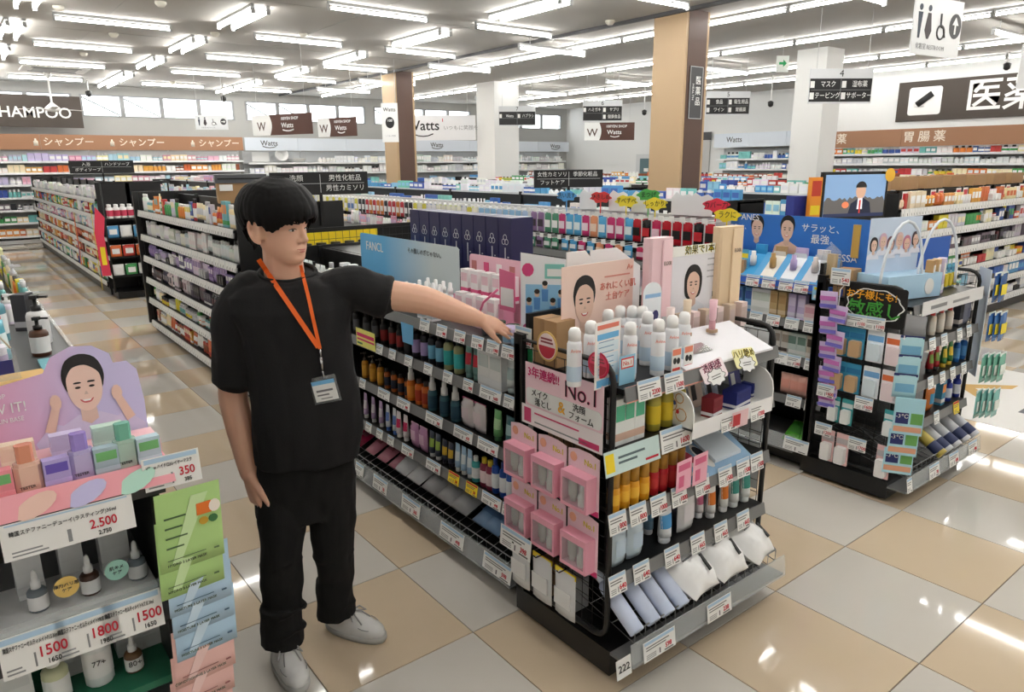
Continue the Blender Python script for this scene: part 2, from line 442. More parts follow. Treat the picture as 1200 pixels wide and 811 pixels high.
MAKE = dict(tall=g_tall, bottle=g_bottle, pump=g_pump, foam=g_foam, dropper=g_dropper, spray=g_spray, tube=g_tube, carton=g_carton, jar=g_jar, pouch=g_pouch, blister=g_blister, hang=g_hang)
NAME = dict(tall='tall_cap_bottle', bottle='bottle', pump='pump_bottle', foam='foam_bottle', dropper='dropper_bottle', spray='spray_can', tube='squeeze_tube', carton='carton', jar='jar', pouch='pouch', blister='blister_pack', hang='hanging_sachet')
CATN = dict(tall='bottle', bottle='bottle', pump='bottle', foam='bottle', dropper='bottle', spray='can', tube='tube', carton='box', jar='jar', pouch='pouch', blister='blister pack', hang='sachet')
COUNT = {}; LIMIT = 285
STUFF = {}
W3 = ((245, 245, 245), (245, 245, 245), (245, 245, 245))
def parts_of(kind, w, d, h):
    return pm((kind,) + R3(w, d, h), lambda: [(n, m.mesh(n, [mt])) for n, m, mt in MAKE[kind](*R3(w, d, h))])
def joined(kind, w, d, h):
    def f():
        t = MB()
        for i, (n, m, mt) in enumerate(MAKE[kind](*R3(w, d, h))):
            o = len(t.v); t.v += m.v; t.f += [tuple(k + o for k in q) for q in m.f]; t.m += [i] * len(m.f); t.sm += m.sm
        return t
    return pm(('j', kind) + R3(w, d, h), f)
def spawn(kind, loc, rz, w, d, h, cols, label, group=None, detail=True, rot=None, matover=None):
    """cols: body, closure, print. Near goods get parts; small ones are one mesh; past the limit they join the uncountable stock."""
    COUNT[kind] = COUNT.get(kind, 0) + 1
    if COUNT[kind] > LIMIT:
        S = STUFF.setdefault(kind, [[], [], []]); o0 = len(S[0])
        c, s = math.cos(rz), math.sin(rz); cl = [lin(q) for q in cols]
        def put(vs, fs, col):
            o = len(S[0]); S[0].extend((loc[0] + x * c - y * s, loc[1] + x * s + y * c, loc[2] + z) for x, y, z in vs)
            for f in fs: S[1].append(tuple(i + o for i in f)); S[2].append(col)
        def bx(x0, x1, y0, y1, z0, z1, col):
            put([(x0, y0, z0), (x1, y0, z0), (x1, y1, z0), (x0, y1, z0), (x0, y0, z1), (x1, y0, z1), (x1, y1, z1), (x0, y1, z1)],
                [(4, 5, 6, 7), (0, 1, 5, 4), (1, 2, 6, 5), (2, 3, 7, 6), (3, 0, 4, 7)], col)
        if kind in ('carton', 'pouch', 'hang', 'blister'):
            bx(-w / 2, w / 2, -d / 2, d / 2, 0, h, cl[0]); bx(-w * .4, w * .4, -d / 2 - .002, -d / 2, h * .3, h * .75, cl[2])
        else:
            for r0, r1, z0, z1, col in ((.5, .5, 0, h * .7, cl[0]), (.26, .26, h * .7, h, cl[1]), (.51, .51, h * .2, h * .5, cl[2])):
                n = 6; vs = [(w * r * math.cos(2 * PI * k / n), d * r * math.sin(2 * PI * k / n), z) for r, z in ((r0, z0), (r1, z1)) for k in range(n)]
                put(vs, [(k, (k + 1) % n, n + (k + 1) % n, n + k) for k in range(n)] + [tuple(range(n, 2 * n))], col)
        return None
    if detail:
        ps = parts_of(kind, w, d, h)
        root = None
        for i, (n, me) in enumerate(ps):
            if i == 0:
                root = link(NAME[kind], me, None, loc, rz, cols[0], rot=rot)
            else:
                link(n, me, root, (0, 0, 0), 0, cols[i])
    else:
        key = ('jm', kind) + R3(w, d, h) + (cols[1], cols[2])
        me = pm(key, lambda: joined(kind, w, d, h).mesh(NAME[kind], [MAKE_M[kind], cm(cols[1], .4), cm(cols[2], .6)]))
        root = link(NAME[kind], me, None, loc, rz, cols[0], rot=rot)
    tag(root, label, CATN[kind], group)
    return root
MAKE_M = {k: ('paper' if k in ('carton', 'blister') else 'foil' if k in ('pouch', 'hang') else 'pl') for k in MAKE}
def flush_stuff():
    for kind, (v, f, c) in STUFF.items():
        me = bpy.data.meshes.new('stock'); me.from_pydata(v, [], f)
        a = me.color_attributes.new('col', 'FLOAT_COLOR', 'CORNER')
        buf = []
        for q, col in zip(f, c): buf += list(col) * len(q)
        a.data.foreach_set('color', buf); me.materials.append(MATS['stuff']); me.update()
        o = link('distant_' + NAME[kind] + '_stock', me)
        tag(o, 'crowded small %s stock filling the far shelves of the store' % NAME[kind].replace('_', ' '), CATN[kind], None, 'stuff')

# ---------------------------------------------------------------- shelf faces: n is the outward normal, s runs to the viewer's right
class Face:
    def __init__(s, kind, front): s.kind = kind; s.front = front; s.rz = {'-x': -PI / 2, '-y': 0., '+x': PI / 2}[kind]
    def P(s, u, depth, z):       # u: world y (for x faces) or world x; depth: how far behind the front edge
        if s.kind == '-x': return (s.front + depth, u, z)
        if s.kind == '+x': return (s.front - depth, u, z)
        return (u, s.front + depth, z)
    def u(s, px, z):             # world coordinate along the face at pixel column px
        return xat(px, s.front, z) if s.kind == '-y' else yat(px, s.front, z)
CARDS = {}
mat('redink', (200, 30, 55), .6)
def price_card(face, u, z, label, price='', w=.062, h=.045, yellow=False, depth=-.004, tilt=.18, group='price cards', cat='price card', bold=False):
    key = (round(w, 3), round(h, 3), yellow)
    def f():
        b = MB(); b.box(-w / 2, w / 2, 0, .0012, 0, h, 0); b.box(-w * .46, w * .46, -.0005, 0, h * .82, h * .97, 1)
        for k in range(2): b.box(-w * .42, w * (.3 - .1 * k), -.0005, 0, h * (.66 - .13 * k), h * (.71 - .13 * k), 2)
        for k in range(3): b.box(-w * .42, -w * .12, -.0005, 0, h * (.1 + .09 * k), h * (.13 + .09 * k), 2)
        b.box(-w * .02, w * .02, -.0005, 0, h * .1, h * .36, 2); b.box(w * .14, w * .42, -.0005, 0, h * .06, h * .13, 2)
        return b.mesh('price_card', ['yellow' if yellow else 'white', 'red' if yellow else 'blueband', cm((110, 110, 112))])
    me = pm(('card',) + key, f)
    p = face.P(u, depth, z)
    o = link('price_card', me, None, p, face.rz)
    o.rotation_euler = (-tilt, 0, face.rz)
    tag(o, label, cat, group)
    if price:
        text(price, h * .34, o, (w * .27, -.0006, h * .3), 'redink', name='price_digits', squeeze=min(.9, fit(price, h * .34, w * .42, 'redink')), bold=.012)
    return o

def gondola(name, label, x0, x1, y0, y1, zs, ztop, face='-x', sh_t=.022, depth=.42, base_h=.1, ends=True, mats=('steel_black', 'steel_black', 'lgrey'), tags=True, back=None, rail_h=.042, unit=.9):
    """double-sided rack along y; shelves are built on the side that shows"""
    t = thing(name, label, 'shelf rack', ((x0 + x1) / 2, (y0 + y1) / 2, 0))
    ox, oy = (x0 + x1) / 2, (y0 + y1) / 2
    L = (y1 - y0) / 2
    MB().box(x0 - ox + .03, x1 - ox - .03, -L, L, .012, base_h).obj('base', mats[0], t)
    bx0 = -.02 if back is None else back - ox
    MB().box(bx0, bx0 + .03, -L, L, base_h, ztop).obj('back_panel', mats[0], t)
    n = max(1, round((y1 - y0) / unit))
    for k in range(n + 1):
        y = -L + 2 * L * k / n; y = min(max(y, -L + .02), L - .02)
        MB().box(bx0 - .025, bx0, y - .02, y + .02, base_h, ztop + .02).obj('upright', mats[0], t)
    if ends:
        for y in (-L, L - .02):
            MB().box(x0 - ox + .02, x1 - ox - .02, y, y + .02, base_h, ztop + .02).obj('end_panel', mats[0], t)
    for z in zs:
        s = MB().box(x0 - ox, bx0, -L + .022, L - .022, z - sh_t, z).obj('shelf', mats[1], t)
        r = MB(); zz = z
        r.add([(x0 - ox - .012, -L + .022, z - rail_h), (x0 - ox - .012, L - .022, z - rail_h), (x0 - ox - .002, L - .022, z + .006), (x0 - ox - .002, -L + .022, z + .006),
               (x0 - ox, -L + .022, z - rail_h), (x0 - ox, L - .022, z - rail_h), (x0 - ox + .004, L - .022, z + .006), (x0 - ox + .004, -L + .022, z + .006)],
              [(3, 2, 1, 0), (4, 5, 6, 7), (2, 3, 7, 6), (0, 1, 5, 4)])
        r.obj('price_rail', mats[2], s)
        if tags:
            g = MB(); y = -L + .03
            while y < L - .06:
                wd = random.choice((.04, .05, .05, .07))
                xa, xb = x0 - ox - .0135, x0 - ox - .0045
                g.add([(xa, y, z - rail_h + .004), (xa, y + wd, z - rail_h + .004), (xb, y + wd, z + .002), (xb, y, z + .002)], [(3, 2, 1, 0)], 0)
                g.add([(xa - .0006, y + wd * .3, z - rail_h + .008), (xa - .0006, y + wd * .45, z - rail_h + .008), (xb - .003, y + wd * .45, z - rail_h * .35), (xb - .003, y + wd * .3, z - rail_h * .35)], [(3, 2, 1, 0)], 1)
                y += wd + random.choice((.004, .012, .03))
            g.obj('price_tags', ['white', 'dgrey'], s)['kind'] = 'stuff'
    return t
PAL = dict(
    pastel=[(240, 235, 236), (235, 190, 205), (200, 190, 225), (245, 245, 245), (180, 215, 230), (225, 160, 180), (250, 235, 190)],
    mixed=[(245, 245, 245), (235, 215, 60), (70, 160, 90), (200, 60, 60), (235, 140, 60), (60, 90, 170), (220, 220, 225), (120, 190, 190), (250, 240, 200)],
    white=[(246, 246, 246), (235, 238, 240), (225, 228, 230), (240, 240, 235), (205, 210, 215)],
    dark=[(40, 40, 45), (70, 60, 80), (120, 110, 120), (190, 190, 195), (90, 40, 50), (220, 215, 215)],
    warm=[(220, 110, 60), (235, 170, 80), (200, 70, 60), (245, 225, 190), (150, 80, 50), (245, 245, 240)],
    clean=[(90, 160, 210), (150, 205, 230), (245, 245, 245), (70, 110, 190), (130, 205, 200), (235, 235, 240)],
    violet=[(190, 170, 215), (150, 120, 180), (230, 215, 235), (245, 245, 245), (120, 110, 150)])
def fill(face, u0, u1, z, pal, kinds, label, hmin, hmax, group=None, rows=1, wmin=.04, wmax=.075, depth=.05, detail=False, gap=.004, hcap=None, pitch=.09):
    """a stocked shelf: runs of look-alike packages side by side"""
    if u0 > u1: u0, u1 = u1, u0
    u = u0; cols = PAL[pal]; clos = [(245, 245, 245), (40, 40, 42), (200, 200, 205), (245, 245, 245)]
    while u < u1 - wmin:
        k = random.choice(kinds); wd = round(random.uniform(wmin, wmax), 2); h = round(random.uniform(hmin, hmax), 2)
        c = random.choice(cols); c2 = random.choice(clos) if k not in ('carton', 'pouch') else random.choice(cols); c3 = random.choice([(250, 250, 250), c, random.choice(cols)])
        c = tuple(min(255, max(0, v + random.randint(-8, 8))) for v in c)
        dd = wd if k in ('jar', 'spray', 'dropper', 'foam') else round(wd * random.choice((.5, .62)), 3)
        if k == 'jar': h = min(h, .08)
        n = random.choice((1, 2, 2, 3, 3))
        lab = label % (colname(c) + ' ' + NAME[k].replace('_', ' '))
        for i in range(n):
            if u + wd > u1: break
            for r in range(rows):
                spawn(k, face.P(u + wd / 2, depth + r * pitch, z), face.rz, wd - .002, dd, h, (c, c2, c3), lab, (group or lab)[:80], detail)
            u += wd + gap
        u += random.choice((0, 0, .01))
def colname(c):
    r, g, b = c; mx, mn = max(c), min(c)
    if mx - mn < 26:
        return 'white' if mx > 222 else 'pale grey' if mx > 170 else 'grey' if mx > 90 else 'black'
    if mx == r:
        if b > g + 12: return 'pink' if mn > 110 else 'wine red'
        if g > 150 and b < g - 30: return 'yellow' if g > 195 else 'orange'
        return ('peach' if mn > 130 else 'red') if g - b < 60 else 'orange'
    if mx == g: return 'green' if b < g - 10 else 'teal'
    if r > g + 6: return 'violet'
    return 'light blue' if mn > 110 else 'blue'
# ================================================================ helpers for the detailed racks
mat('railgrey', (118, 119, 120), .3); mat('railwhite', (222, 224, 225), .35); mat('wire', (150, 152, 154), .3, .8); mat('wireblack', (18, 18, 19), .4)
def put_row(face, z, rows):
    """rows: (kind, [pixel columns], w, d, h, colours, label, group, depth)"""
    for kind, pxs, w_, d_, h_, cols, label, group, depth in rows:
        for px in pxs:
            fr = face.front + (depth if face.kind in ('-x', '-y') else -depth)
            u = xat(px, fr, z + h_ / 2) if face.kind == '-y' else yat(px, fr, z + h_ / 2)
            spawn(kind, face.P(u, depth, z + .001), face.rz, w_, d_, h_, cols, label, group if len(pxs) > 1 or group else None, True)
def put_cards(face, z, items, where, h=.055, depth=-.014):
    for i, it in enumerate(items):
        px, price, wd = it[0], it[1], it[2]
        yl = len(it) > 3
        u = xat(px, face.front, z - .02) if face.kind == '-y' else yat(px, face.front, z - .02)
        lab = ('yellow sale' if yl else 'white') + (' price card reading %s' % price if price else ' small price card') + ' ' + where
        price_card(face, u, z - h * .72, lab, price, wd, h, yl, depth - .003 - max(0, h * .72 - .042) * .2, group='price cards ' + where)
def grid_panel(name, parent, a0, a1, b0, b1, step, r, axis, c, m):
    """wire mesh in the plane axis=c; a runs horizontally, b is z"""
    g = MB()
    def q(a, b): return (c, a, b) if axis == 'x' else (a, c, b)
    n = max(1, round((a1 - a0) / step))
    for k in range(n + 1):
        a = a0 + (a1 - a0) * k / n; g.tube([q(a, b0), q(a, b1)], r, 4)
    n = max(1, round((b1 - b0) / step))
    for k in range(n + 1):
        b = b0 + (b1 - b0) * k / n; g.tube([q(a0, b), q(a1, b)], r, 4)
    return g.obj(name, m, parent)
def arch(y0, y1, z0, z1, x, r=.06):
    """bent tube frame in a plane x = const, open at the bottom rear"""
    p = [(x, y1, z0), (x, y0 + r, z0)]
    p += [(x, y0 + r - r * math.sin(a), z0 + r - r * math.cos(a)) for a in (PI / 6, PI / 3, PI / 2)]
    p += [(x, y0 + r - r * math.cos(a), z1 - r + r * math.sin(a)) for a in (0, PI / 6, PI / 3, PI / 2)]
    p += [(x, y1, z1), (x, y1, z0)]
    return p
def endcap(name, label, x0, x1, y0, y1, zs, ztop, tray_out, tray_z):
    """end display at the head of a rack: steel base, two bent side frames with wire mesh, shelves, wire tray with clear lip"""
    cx = (x0 + x1) / 2
    t = thing(name, label, 'shelf rack', (cx, (y0 + y1) / 2, 0)); oy = (y0 + y1) / 2
    X0, X1, Y0, Y1 = x0 - cx, x1 - cx, y0 - oy, y1 - oy
    MB().box(X0, X1, Y0, Y1, .02, .12).obj('base', 'steel_black', t)
    for x in (X0 + .05, X1 - .05):
        for y in (Y0 + .05, Y1 - .05): MB().lathe([(.015, 0), (.015, .02)], 8, x, y).obj('foot', 'dgrey', t)
    MB().box(X0, X1, Y1 - .03, Y1, .12, ztop - .02).obj('back_panel', 'steel_black', t)
    for x in (X0, X1 - .03):
        MB().box(x, x + .03, Y1 - .045, Y1 + .005, .12, ztop + .02).obj('upright', 'steel_black', t)
    for x in (X0 + .012, X1 - .012):
        fr = MB().tube(arch(Y0 + .03, Y1 - .03, .15, ztop, x, .06), .011, 8, closed=False).obj('side_frame', 'wireblack', t)
        grid_panel('wire_mesh', fr, Y0 + .05, Y1 - .05, .17, ztop - .03, .055, .0016, 'x', x, 'wireblack')
    for z in zs:
        s = MB().box(X0 + .03, X1 - .03, Y0, Y1 - .03, z - .02, z).obj('shelf', 'steel_black', t)
        r = MB().add([(X0 + .03, Y0 - .012, z - .042), (X1 - .03, Y0 - .012, z - .042), (X1 - .03, Y0 - .002, z + .006), (X0 + .03, Y0 - .002, z + .006),
                      (X0 + .03, Y0, z - .042), (X1 - .03, Y0, z - .042), (X1 - .03, Y0 + .003, z + .006), (X0 + .03, Y0 + .003, z + .006)],
                     [(0, 1, 2, 3), (7, 6, 5, 4), (3, 2, 6, 7), (4, 5, 1, 0)])
        r.obj('price_rail', 'railgrey', s)
    # slanted wire tray
    ty = Y0 - tray_out
    tr = MB()
    za, zb = tray_z + .03, tray_z + .14
    n = 16
    for k in range(n + 1):
        x = X0 + .04 + (X1 - X0 - .08) * k / n
        tr.tube([(x, ty + .02, za + .05), (x, ty + .02, za), (x, Y1 - .06, zb)], .0022, 4)
    for f in range(6):
        q = f / 5; tr.tube([(X0 + .04, ty + .02 + (Y1 - .08 - ty) * q, za + (zb - za) * q), (X1 - .04, ty + .02 + (Y1 - .08 - ty) * q, za + (zb - za) * q)], .0022, 4)
    tr.tube([(X0 + .04, ty + .02, za + .05), (X1 - .04, ty + .02, za + .05)], .003, 5)
    for x in (X0 + .04, X1 - .04):
        tr.tube([(x, ty + .02, za + .05), (x, Y0 + .2, zb + .1)], .003, 5)
    tb = tr.obj('wire_tray', 'wire', t)
    lip = MB().add([(X0 + .0, ty - .012, tray_z - .04), (X1, ty - .012, tray_z - .04), (X1, ty + .0, tray_z + .05), (X0, ty + .0, tray_z + .05),
                    (X0, ty - .008, tray_z - .04), (X1, ty - .008, tray_z - .04), (X1, ty + .004, tray_z + .05), (X0, ty + .004, tray_z + .05)],
                   [(0, 1, 2, 3), (7, 6, 5, 4), (3, 2, 6, 7), (4, 5, 1, 0), (1, 5, 6, 2), (0, 3, 7, 4)])
    lip.obj('clear_lip', 'clearlip', tb)
    MB().box(X0, X1, ty, Y0, tray_z - .045, tray_z - .035).obj('tray_floor', 'railgrey', tb)
    return t

# ================================================================ rack A: the one being pointed at
AF = Face('-x', -.30); ZA = (1.105, .895, .65, .40)
ga = gondola('shelf_rack', 'black shelf rack of cleansing and washing products that the employee reaches to', -.30, .60, .63, 3.55, ZA, 1.24, mats=('steel_black', 'steel_black', 'railgrey'), tags=False, ends=True)
# bottom tray of rack A
oy = (.63 + 3.55) / 2; ox = .15
tr = MB(); L0, L1 = .66 - oy, 3.5 - oy
n = 40
for k in range(n + 1):
    y = L0 + (L1 - L0) * k / n; tr.tube([(-.48, y, .19), (-.48, y, .14), (-.05, y, .27)], .002, 4)
for q in range(6): tr.tube([(-.48 + .43 * q / 5, L0, .14 + .13 * q / 5), (-.48 + .43 * q / 5, L1, .14 + .13 * q / 5)], .002, 4)
tr.tube([(-.48, L0, .19), (-.48, L1, .19)], .003, 5)
tb = tr.obj('wire_tray', 'wire', ga)
MB().add([(-.522, L0, .075), (-.522, L1, .075), (-.505, L1, .175), (-.505, L0, .175), (-.518, L0, .075), (-.518, L1, .075), (-.501, L1, .175), (-.501, L0, .175)],
         [(3, 2, 1, 0), (4, 5, 6, 7), (2, 3, 7, 6), (0, 1, 5, 4), (1, 2, 6, 5), (3, 0, 4, 7)]).obj('clear_lip', 'clearlip', tb)
MB().box(-.515, -.4, L0, L1, .07, .078).obj('tray_floor', 'railgrey', tb)
WHT = (246, 246, 246); BLK = (22, 22, 24)
put_row(AF, ZA[1], [
    ('bottle', [418, 430, 440], .042, .042, .15, ((20, 20, 22), (20, 20, 22), (90, 90, 96)), 'plain black bottle at the dark end of the second shelf by the employee', 'black bottles second shelf', .04),
    ('bottle', [450, 460, 469], .04, .04, .14, ((26, 24, 24), (18, 18, 20), (150, 40, 40)), 'black bottle with red and green print on second shelf', 'black and red bottles', .04),
    ('pump', [478], .044, .044, .175, ((24, 24, 28), (250, 250, 250), (40, 40, 44)), 'black bottle with tall white cap on second shelf', None, .04),
    ('bottle', [488, 498], .046, .046, .16, ((30, 26, 40), (24, 24, 26), (190, 170, 225)), 'black bottle with violet label on second shelf', 'black bottles with violet label', .04),
    ('bottle', [507, 516], .046, .046, .16, ((28, 32, 44), (20, 20, 24), (120, 190, 225)), 'black bottle with sky blue label on second shelf', 'black bottles with sky blue label', .04),
    ('bottle', [526, 538], .05, .05, .165, ((160, 165, 120), (40, 60, 60), (60, 190, 190)), 'olive bottle with bright teal label on second shelf', 'olive bottles with teal label', .04),
    ('tube', [550, 559], .046, .036, .16, ((120, 165, 160), (120, 165, 160), (205, 50, 70)), 'grey teal tube with red band on second shelf', 'teal tubes with red band', .04),
    ('carton', [574, 588], .085, .07, .165, ((240, 242, 242), (205, 215, 215), (235, 238, 240)), 'plain white carton beside the teal tubes on second shelf', 'white cartons second shelf', .05),
    ('tube', [600], .055, .04, .15, ((232, 238, 238), (200, 215, 215), (190, 210, 210)), 'white tube at the end of second shelf', None, .05)])
put_row(AF, ZA[2], [
    ('pump', [428, 437, 446], .04, .04, .15, ((200, 135, 30), (70, 60, 50), (225, 165, 60)), 'amber oil pump bottle on third shelf', 'amber oil pump bottles', .04),
    ('bottle', [454, 462, 470, 478], .036, .036, .115, ((190, 100, 40), (25, 25, 28), (40, 44, 60)), 'small amber bottle with navy label and black cap on third shelf', 'small amber bottles with navy labels', .04),
    ('foam', [482], .048, .048, .18, ((225, 120, 30), (250, 250, 250), (235, 150, 60)), 'orange foam bottle with tall white overcap on third shelf', None, .04),
    ('bottle', [492, 500], .05, .05, .135, ((215, 105, 35), (60, 50, 50), (180, 60, 30)), 'orange bottle with dark cap on third shelf', 'orange bottles dark cap', .04),
    ('foam', [507, 521, 534], .05, .05, .175, ((60, 105, 120), (250, 250, 250), (40, 80, 100)), 'teal foam bottle with white overcap on third shelf', 'teal foam bottles', .04),
    ('pouch', [549, 563], .085, .05, .135, ((246, 238, 240), (240, 225, 230), (225, 120, 160)), 'white refill pouch with pink oval on third shelf', 'white and pink refill pouches', .05),
    ('tube', [584], .052, .04, .14, ((120, 185, 120), (60, 110, 70), (190, 225, 180)), 'light green tube on third shelf', None, .05),
    ('tube', [598, 606], .05, .04, .135, ((70, 120, 130), (230, 235, 235), (170, 205, 210)), 'petrol blue tube on third shelf', 'petrol blue tubes', .05)])
put_row(AF, ZA[3], [
    ('tube', [429, 438, 447], .036, .03, .15, ((205, 175, 220), (245, 245, 245), (245, 240, 250)), 'lilac tube with white cap on fourth shelf', 'lilac tubes', .04),
    ('tube', [455, 463], .036, .03, .15, ((238, 240, 246), (80, 120, 200), (120, 150, 220)), 'white tube with blue print on fourth shelf', 'white and blue tubes', .04),
    ('tube', [468, 476], .042, .034, .145, ((245, 235, 240), (250, 250, 250), (225, 50, 110)), 'white tube with magenta dot on fourth shelf', 'white tubes with magenta dot', .04),
    ('pouch', [487, 497], .07, .04, .13, ((215, 160, 205), (230, 190, 220), (240, 205, 230)), 'mauve pouch on fourth shelf', 'mauve pouches', .04),
    ('tube', [507, 514], .044, .034, .135, ((60, 70, 90), (240, 240, 240), (160, 190, 90)), 'slate tube with lime print on fourth shelf', 'slate tubes', .04),
    ('tube', [522, 529], .044, .034, .125, ((40, 46, 70), (30, 30, 40), (220, 180, 60)), 'navy tube with gold print on fourth shelf', 'navy tubes', .04),
    ('tube', [537, 544, 551], .038, .032, .14, ((170, 205, 235), (245, 248, 250), (230, 240, 250)), 'sky blue slim tube on fourth shelf', 'sky blue slim tubes', .04),
    ('bottle', [558], .046, .04, .125, ((70, 170, 170), (235, 240, 240), (245, 245, 245)), 'turquoise bottle on fourth shelf', None, .04),
    ('bottle', [568, 575], .05, .04, .14, ((135, 40, 70), (225, 200, 60), (240, 220, 225)), 'patterned wine red bottle on fourth shelf', 'wine red bottles', .04),
    ('bottle', [581, 590, 598], .04, .034, .165, ((30, 80, 175), (25, 60, 140), (240, 245, 250)), 'royal blue slim bottle on fourth shelf', 'royal blue bottles', .04)])
# goods lying in the tray
def tray_pack(px, w_, d_, h_, cols, label, group, kind='pouch', zc=.2, lean=-1.15, xo=-.13):
    u = yat(px, xo, zc)
    return spawn(kind, (xo - .13, u, zc - .015), -PI / 2, w_, d_, h_, cols, label, group, True, rot=(lean, 0, -PI / 2))
for i, px in enumerate((418, 425, 433, 441)):
    tray_pack(px, .1, .05, .2, ((140, 30, 65), (110, 20, 50), (200, 120, 150)), 'burgundy foil pack in the bottom wire tray', 'burgundy foil packs')
for px in (456, 470, 484): tray_pack(px, .11, .05, .24, ((205, 130, 150), (160, 80, 100), (190, 90, 115)), 'dusty pink wipes pack in the bottom wire tray', 'dusty pink wipes packs')
for px in (492, 508): tray_pack(px, .14, .06, .24, ((240, 242, 246), (235, 238, 242), (35, 60, 130)), 'white wipes pouch with navy half in the bottom wire tray', 'white and navy wipes pouches')
for px in (527, 545, 562): tray_pack(px, .15, .075, .24, ((188, 190, 194), (170, 172, 176), (215, 216, 218)), 'silver grey wipes pouch in the bottom wire tray', 'silver grey wipes pouches')
for px in (588, 600): tray_pack(px, .13, .06, .2, ((130, 165, 205), (90, 130, 180), (60, 90, 150)), 'blue floral wipes pouch at the end of the bottom wire tray', 'blue floral wipes pouches')
put_cards(AF, ZA[0], [(500, '', .085), (520, '980', .085), (541, '1180', .085), (562, '980', .085), (580, '1980', .085), (598, '1800', .085)], 'on the top shelf edge by the pointing hand')
put_cards(AF, ZA[1], [(447, '', .07), (462, '', .07), (481, '', .075), (504, '', .075), (527, '', .075), (551, '998', .075), (577, '1600', .15), (599, '', .07)], 'on the second shelf edge')
put_cards(AF, ZA[2], [(427, '', .07), (452, '', .13), (475, '980', .13), (511, '700', .15), (545, '478', .15), (574, '548', .15)], 'on the third shelf edge')
put_cards(AF, ZA[3], [(434, '', .07), (447, '', .07), (460, '', .07), (480, '570', .12), (510, '598', .13), (534, '50', .09, 1), (555, '50', .09, 1), (578, '498', .14), (597, '', .07)], 'on the fourth shelf edge')
LF = Face('-x', -.36)
for px, pr_, wd in ((422, '', .1), (446, '78', .16), (482, '365', .18), (530, '498', .2), (583, '598', .2)):
    price_card(LF, yat(px, -.365, .13), .095, 'price card %sinside the clear lip of the long bottom tray' % (('reading %s ' % pr_) if pr_ else ''), pr_, wd, .075, depth=-.016, group='price cards on the long bottom tray')
# ---- top of rack A: display boards and stock
def board(name, label, cat, pts, thick, mats, loc, rz, group=None):
    """a standing board: outline in local x-z"""
    return tag(MB().plate(pts, 0, thick).obj(name, mats, None, loc, rz), label, cat, group)
mat('fancl', (120, 185, 225), .5)
def grad(name, c0, c1, axis=0, lo=-.3, hi=.3, rough=.5):
    if name in MATS: return MATS[name]
    m = mat(name, c0, rough); nt = m.node_tree; b = nt.nodes['Principled BSDF']
    t = nt.nodes.new('ShaderNodeTexCoord'); sx = nt.nodes.new('ShaderNodeSeparateXYZ'); mr = nt.nodes.new('ShaderNodeMapRange'); mx = nt.nodes.new('ShaderNodeMix'); mx.data_type = 'RGBA'
    nt.links.new(t.outputs['Object'], sx.inputs[0]); nt.links.new(sx.outputs[axis], mr.inputs[0]); mr.inputs[1].default_value = lo; mr.inputs[2].default_value = hi
    nt.links.new(mr.outputs[0], mx.inputs[0]); mx.inputs[6].default_value = lin(c0); mx.inputs[7].default_value = lin(c1); nt.links.new(mx.outputs[2], b.inputs['Base Color'])
    return m
grad('fancl_print', (96, 176, 226), (214, 224, 226), 0, -.25, .3)
ya, yb = yat(423, .03, 1.3), yat(538, .03, 1.3)
fw_ = ya - yb
fb = board('backboard', 'sky blue backboard with thin white capitals behind the top shelf stock', 'display board', rrect(-fw_ / 2, fw_ / 2, 0, .31, .02), .004, 'fancl_print', (.03, (ya + yb) / 2, 1.105), -PI / 2)
text('FANCL', .075, fb, (-fw_ * .33, -.002, .235), 'white', squeeze=.95); text('その肌しのぎじゃない。', .034, fb, (fw_ * .2, -.002, .25), cm((90, 95, 100)))
put_row(AF, ZA[0], [
    ('carton', [412, 421, 431, 441, 450], .05, .05, .13, ((245, 246, 247), (225, 228, 230), (235, 236, 238)), 'white slim carton on the top shelf before the blue backboard', 'white slim cartons top shelf', .1),
    ('carton', [405, 414], .05, .05, .14, ((240, 240, 240), (40, 40, 44), (120, 160, 200)), 'white carton with black print on the top shelf', 'white and black cartons', .18),
    ('pump', [477, 486], .042, .042, .14, ((215, 220, 215), (246, 246, 246), (90, 110, 130)), 'pale pump bottle before the blue backboard', 'pale pump bottles', .1),
    ('foam', [492, 500, 508, 516], .042, .042, .15, ((225, 230, 232), (248, 248, 248), (150, 165, 175)), 'white capped bottle in the cluster before the blue backboard', 'white capped bottle cluster', .15),
    ('foam', [502, 511, 520, 528], .042, .042, .15, ((225, 230, 232), (248, 248, 248), (150, 165, 175)), 'white capped bottle in the cluster before the blue backboard', 'white capped bottle cluster', .22),
    ('carton', [497, 508], .05, .05, .11, ((244, 244, 246), (225, 225, 230), (190, 200, 210)), 'short white carton below the bottle cluster', 'short white cartons', .05)])
# black folded sample stands
for px in (455, 465):
    u = yat(px, -.25, 1.13); tag(MB().plate([(-.03, 0), (.03, 0), (.035, .07), (-.025, .07)], 0, .004).box(-.026, .026, -.001, 0, .015, .02, 1).box(-.026, .026, -.001, 0, .04, .045, 1).obj('sample_leaflet', ['black', 'white'], None, (-.25, u, 1.105), -PI / 2), 'folded black leaflet with white lines on the top shelf edge', 'leaflet', 'black leaflets')
u = yat(478, -.316, 1.0)
b = MB().plate([(-.05, 0), (.05, 0), (.06, .1), (-.06, .1)], 0, .001)
tag(b.obj('shelf_talker', cm((110, 185, 235)), None, (-.318, u, .975), -PI / 2), 'sky blue tapered shelf talker hanging from the top shelf edge', 'shelf talker')
u = yat(428, -.32, .9)
b = MB().box(-.11, .11, 0, .001, 0, .1, 0).box(-.1, .1, -.0005, 0, .055, .075, 1).box(-.1, .1, -.0005, 0, .035, .045, 1).box(-.1, -.04, -.0005, 0, .012, .022, 2)
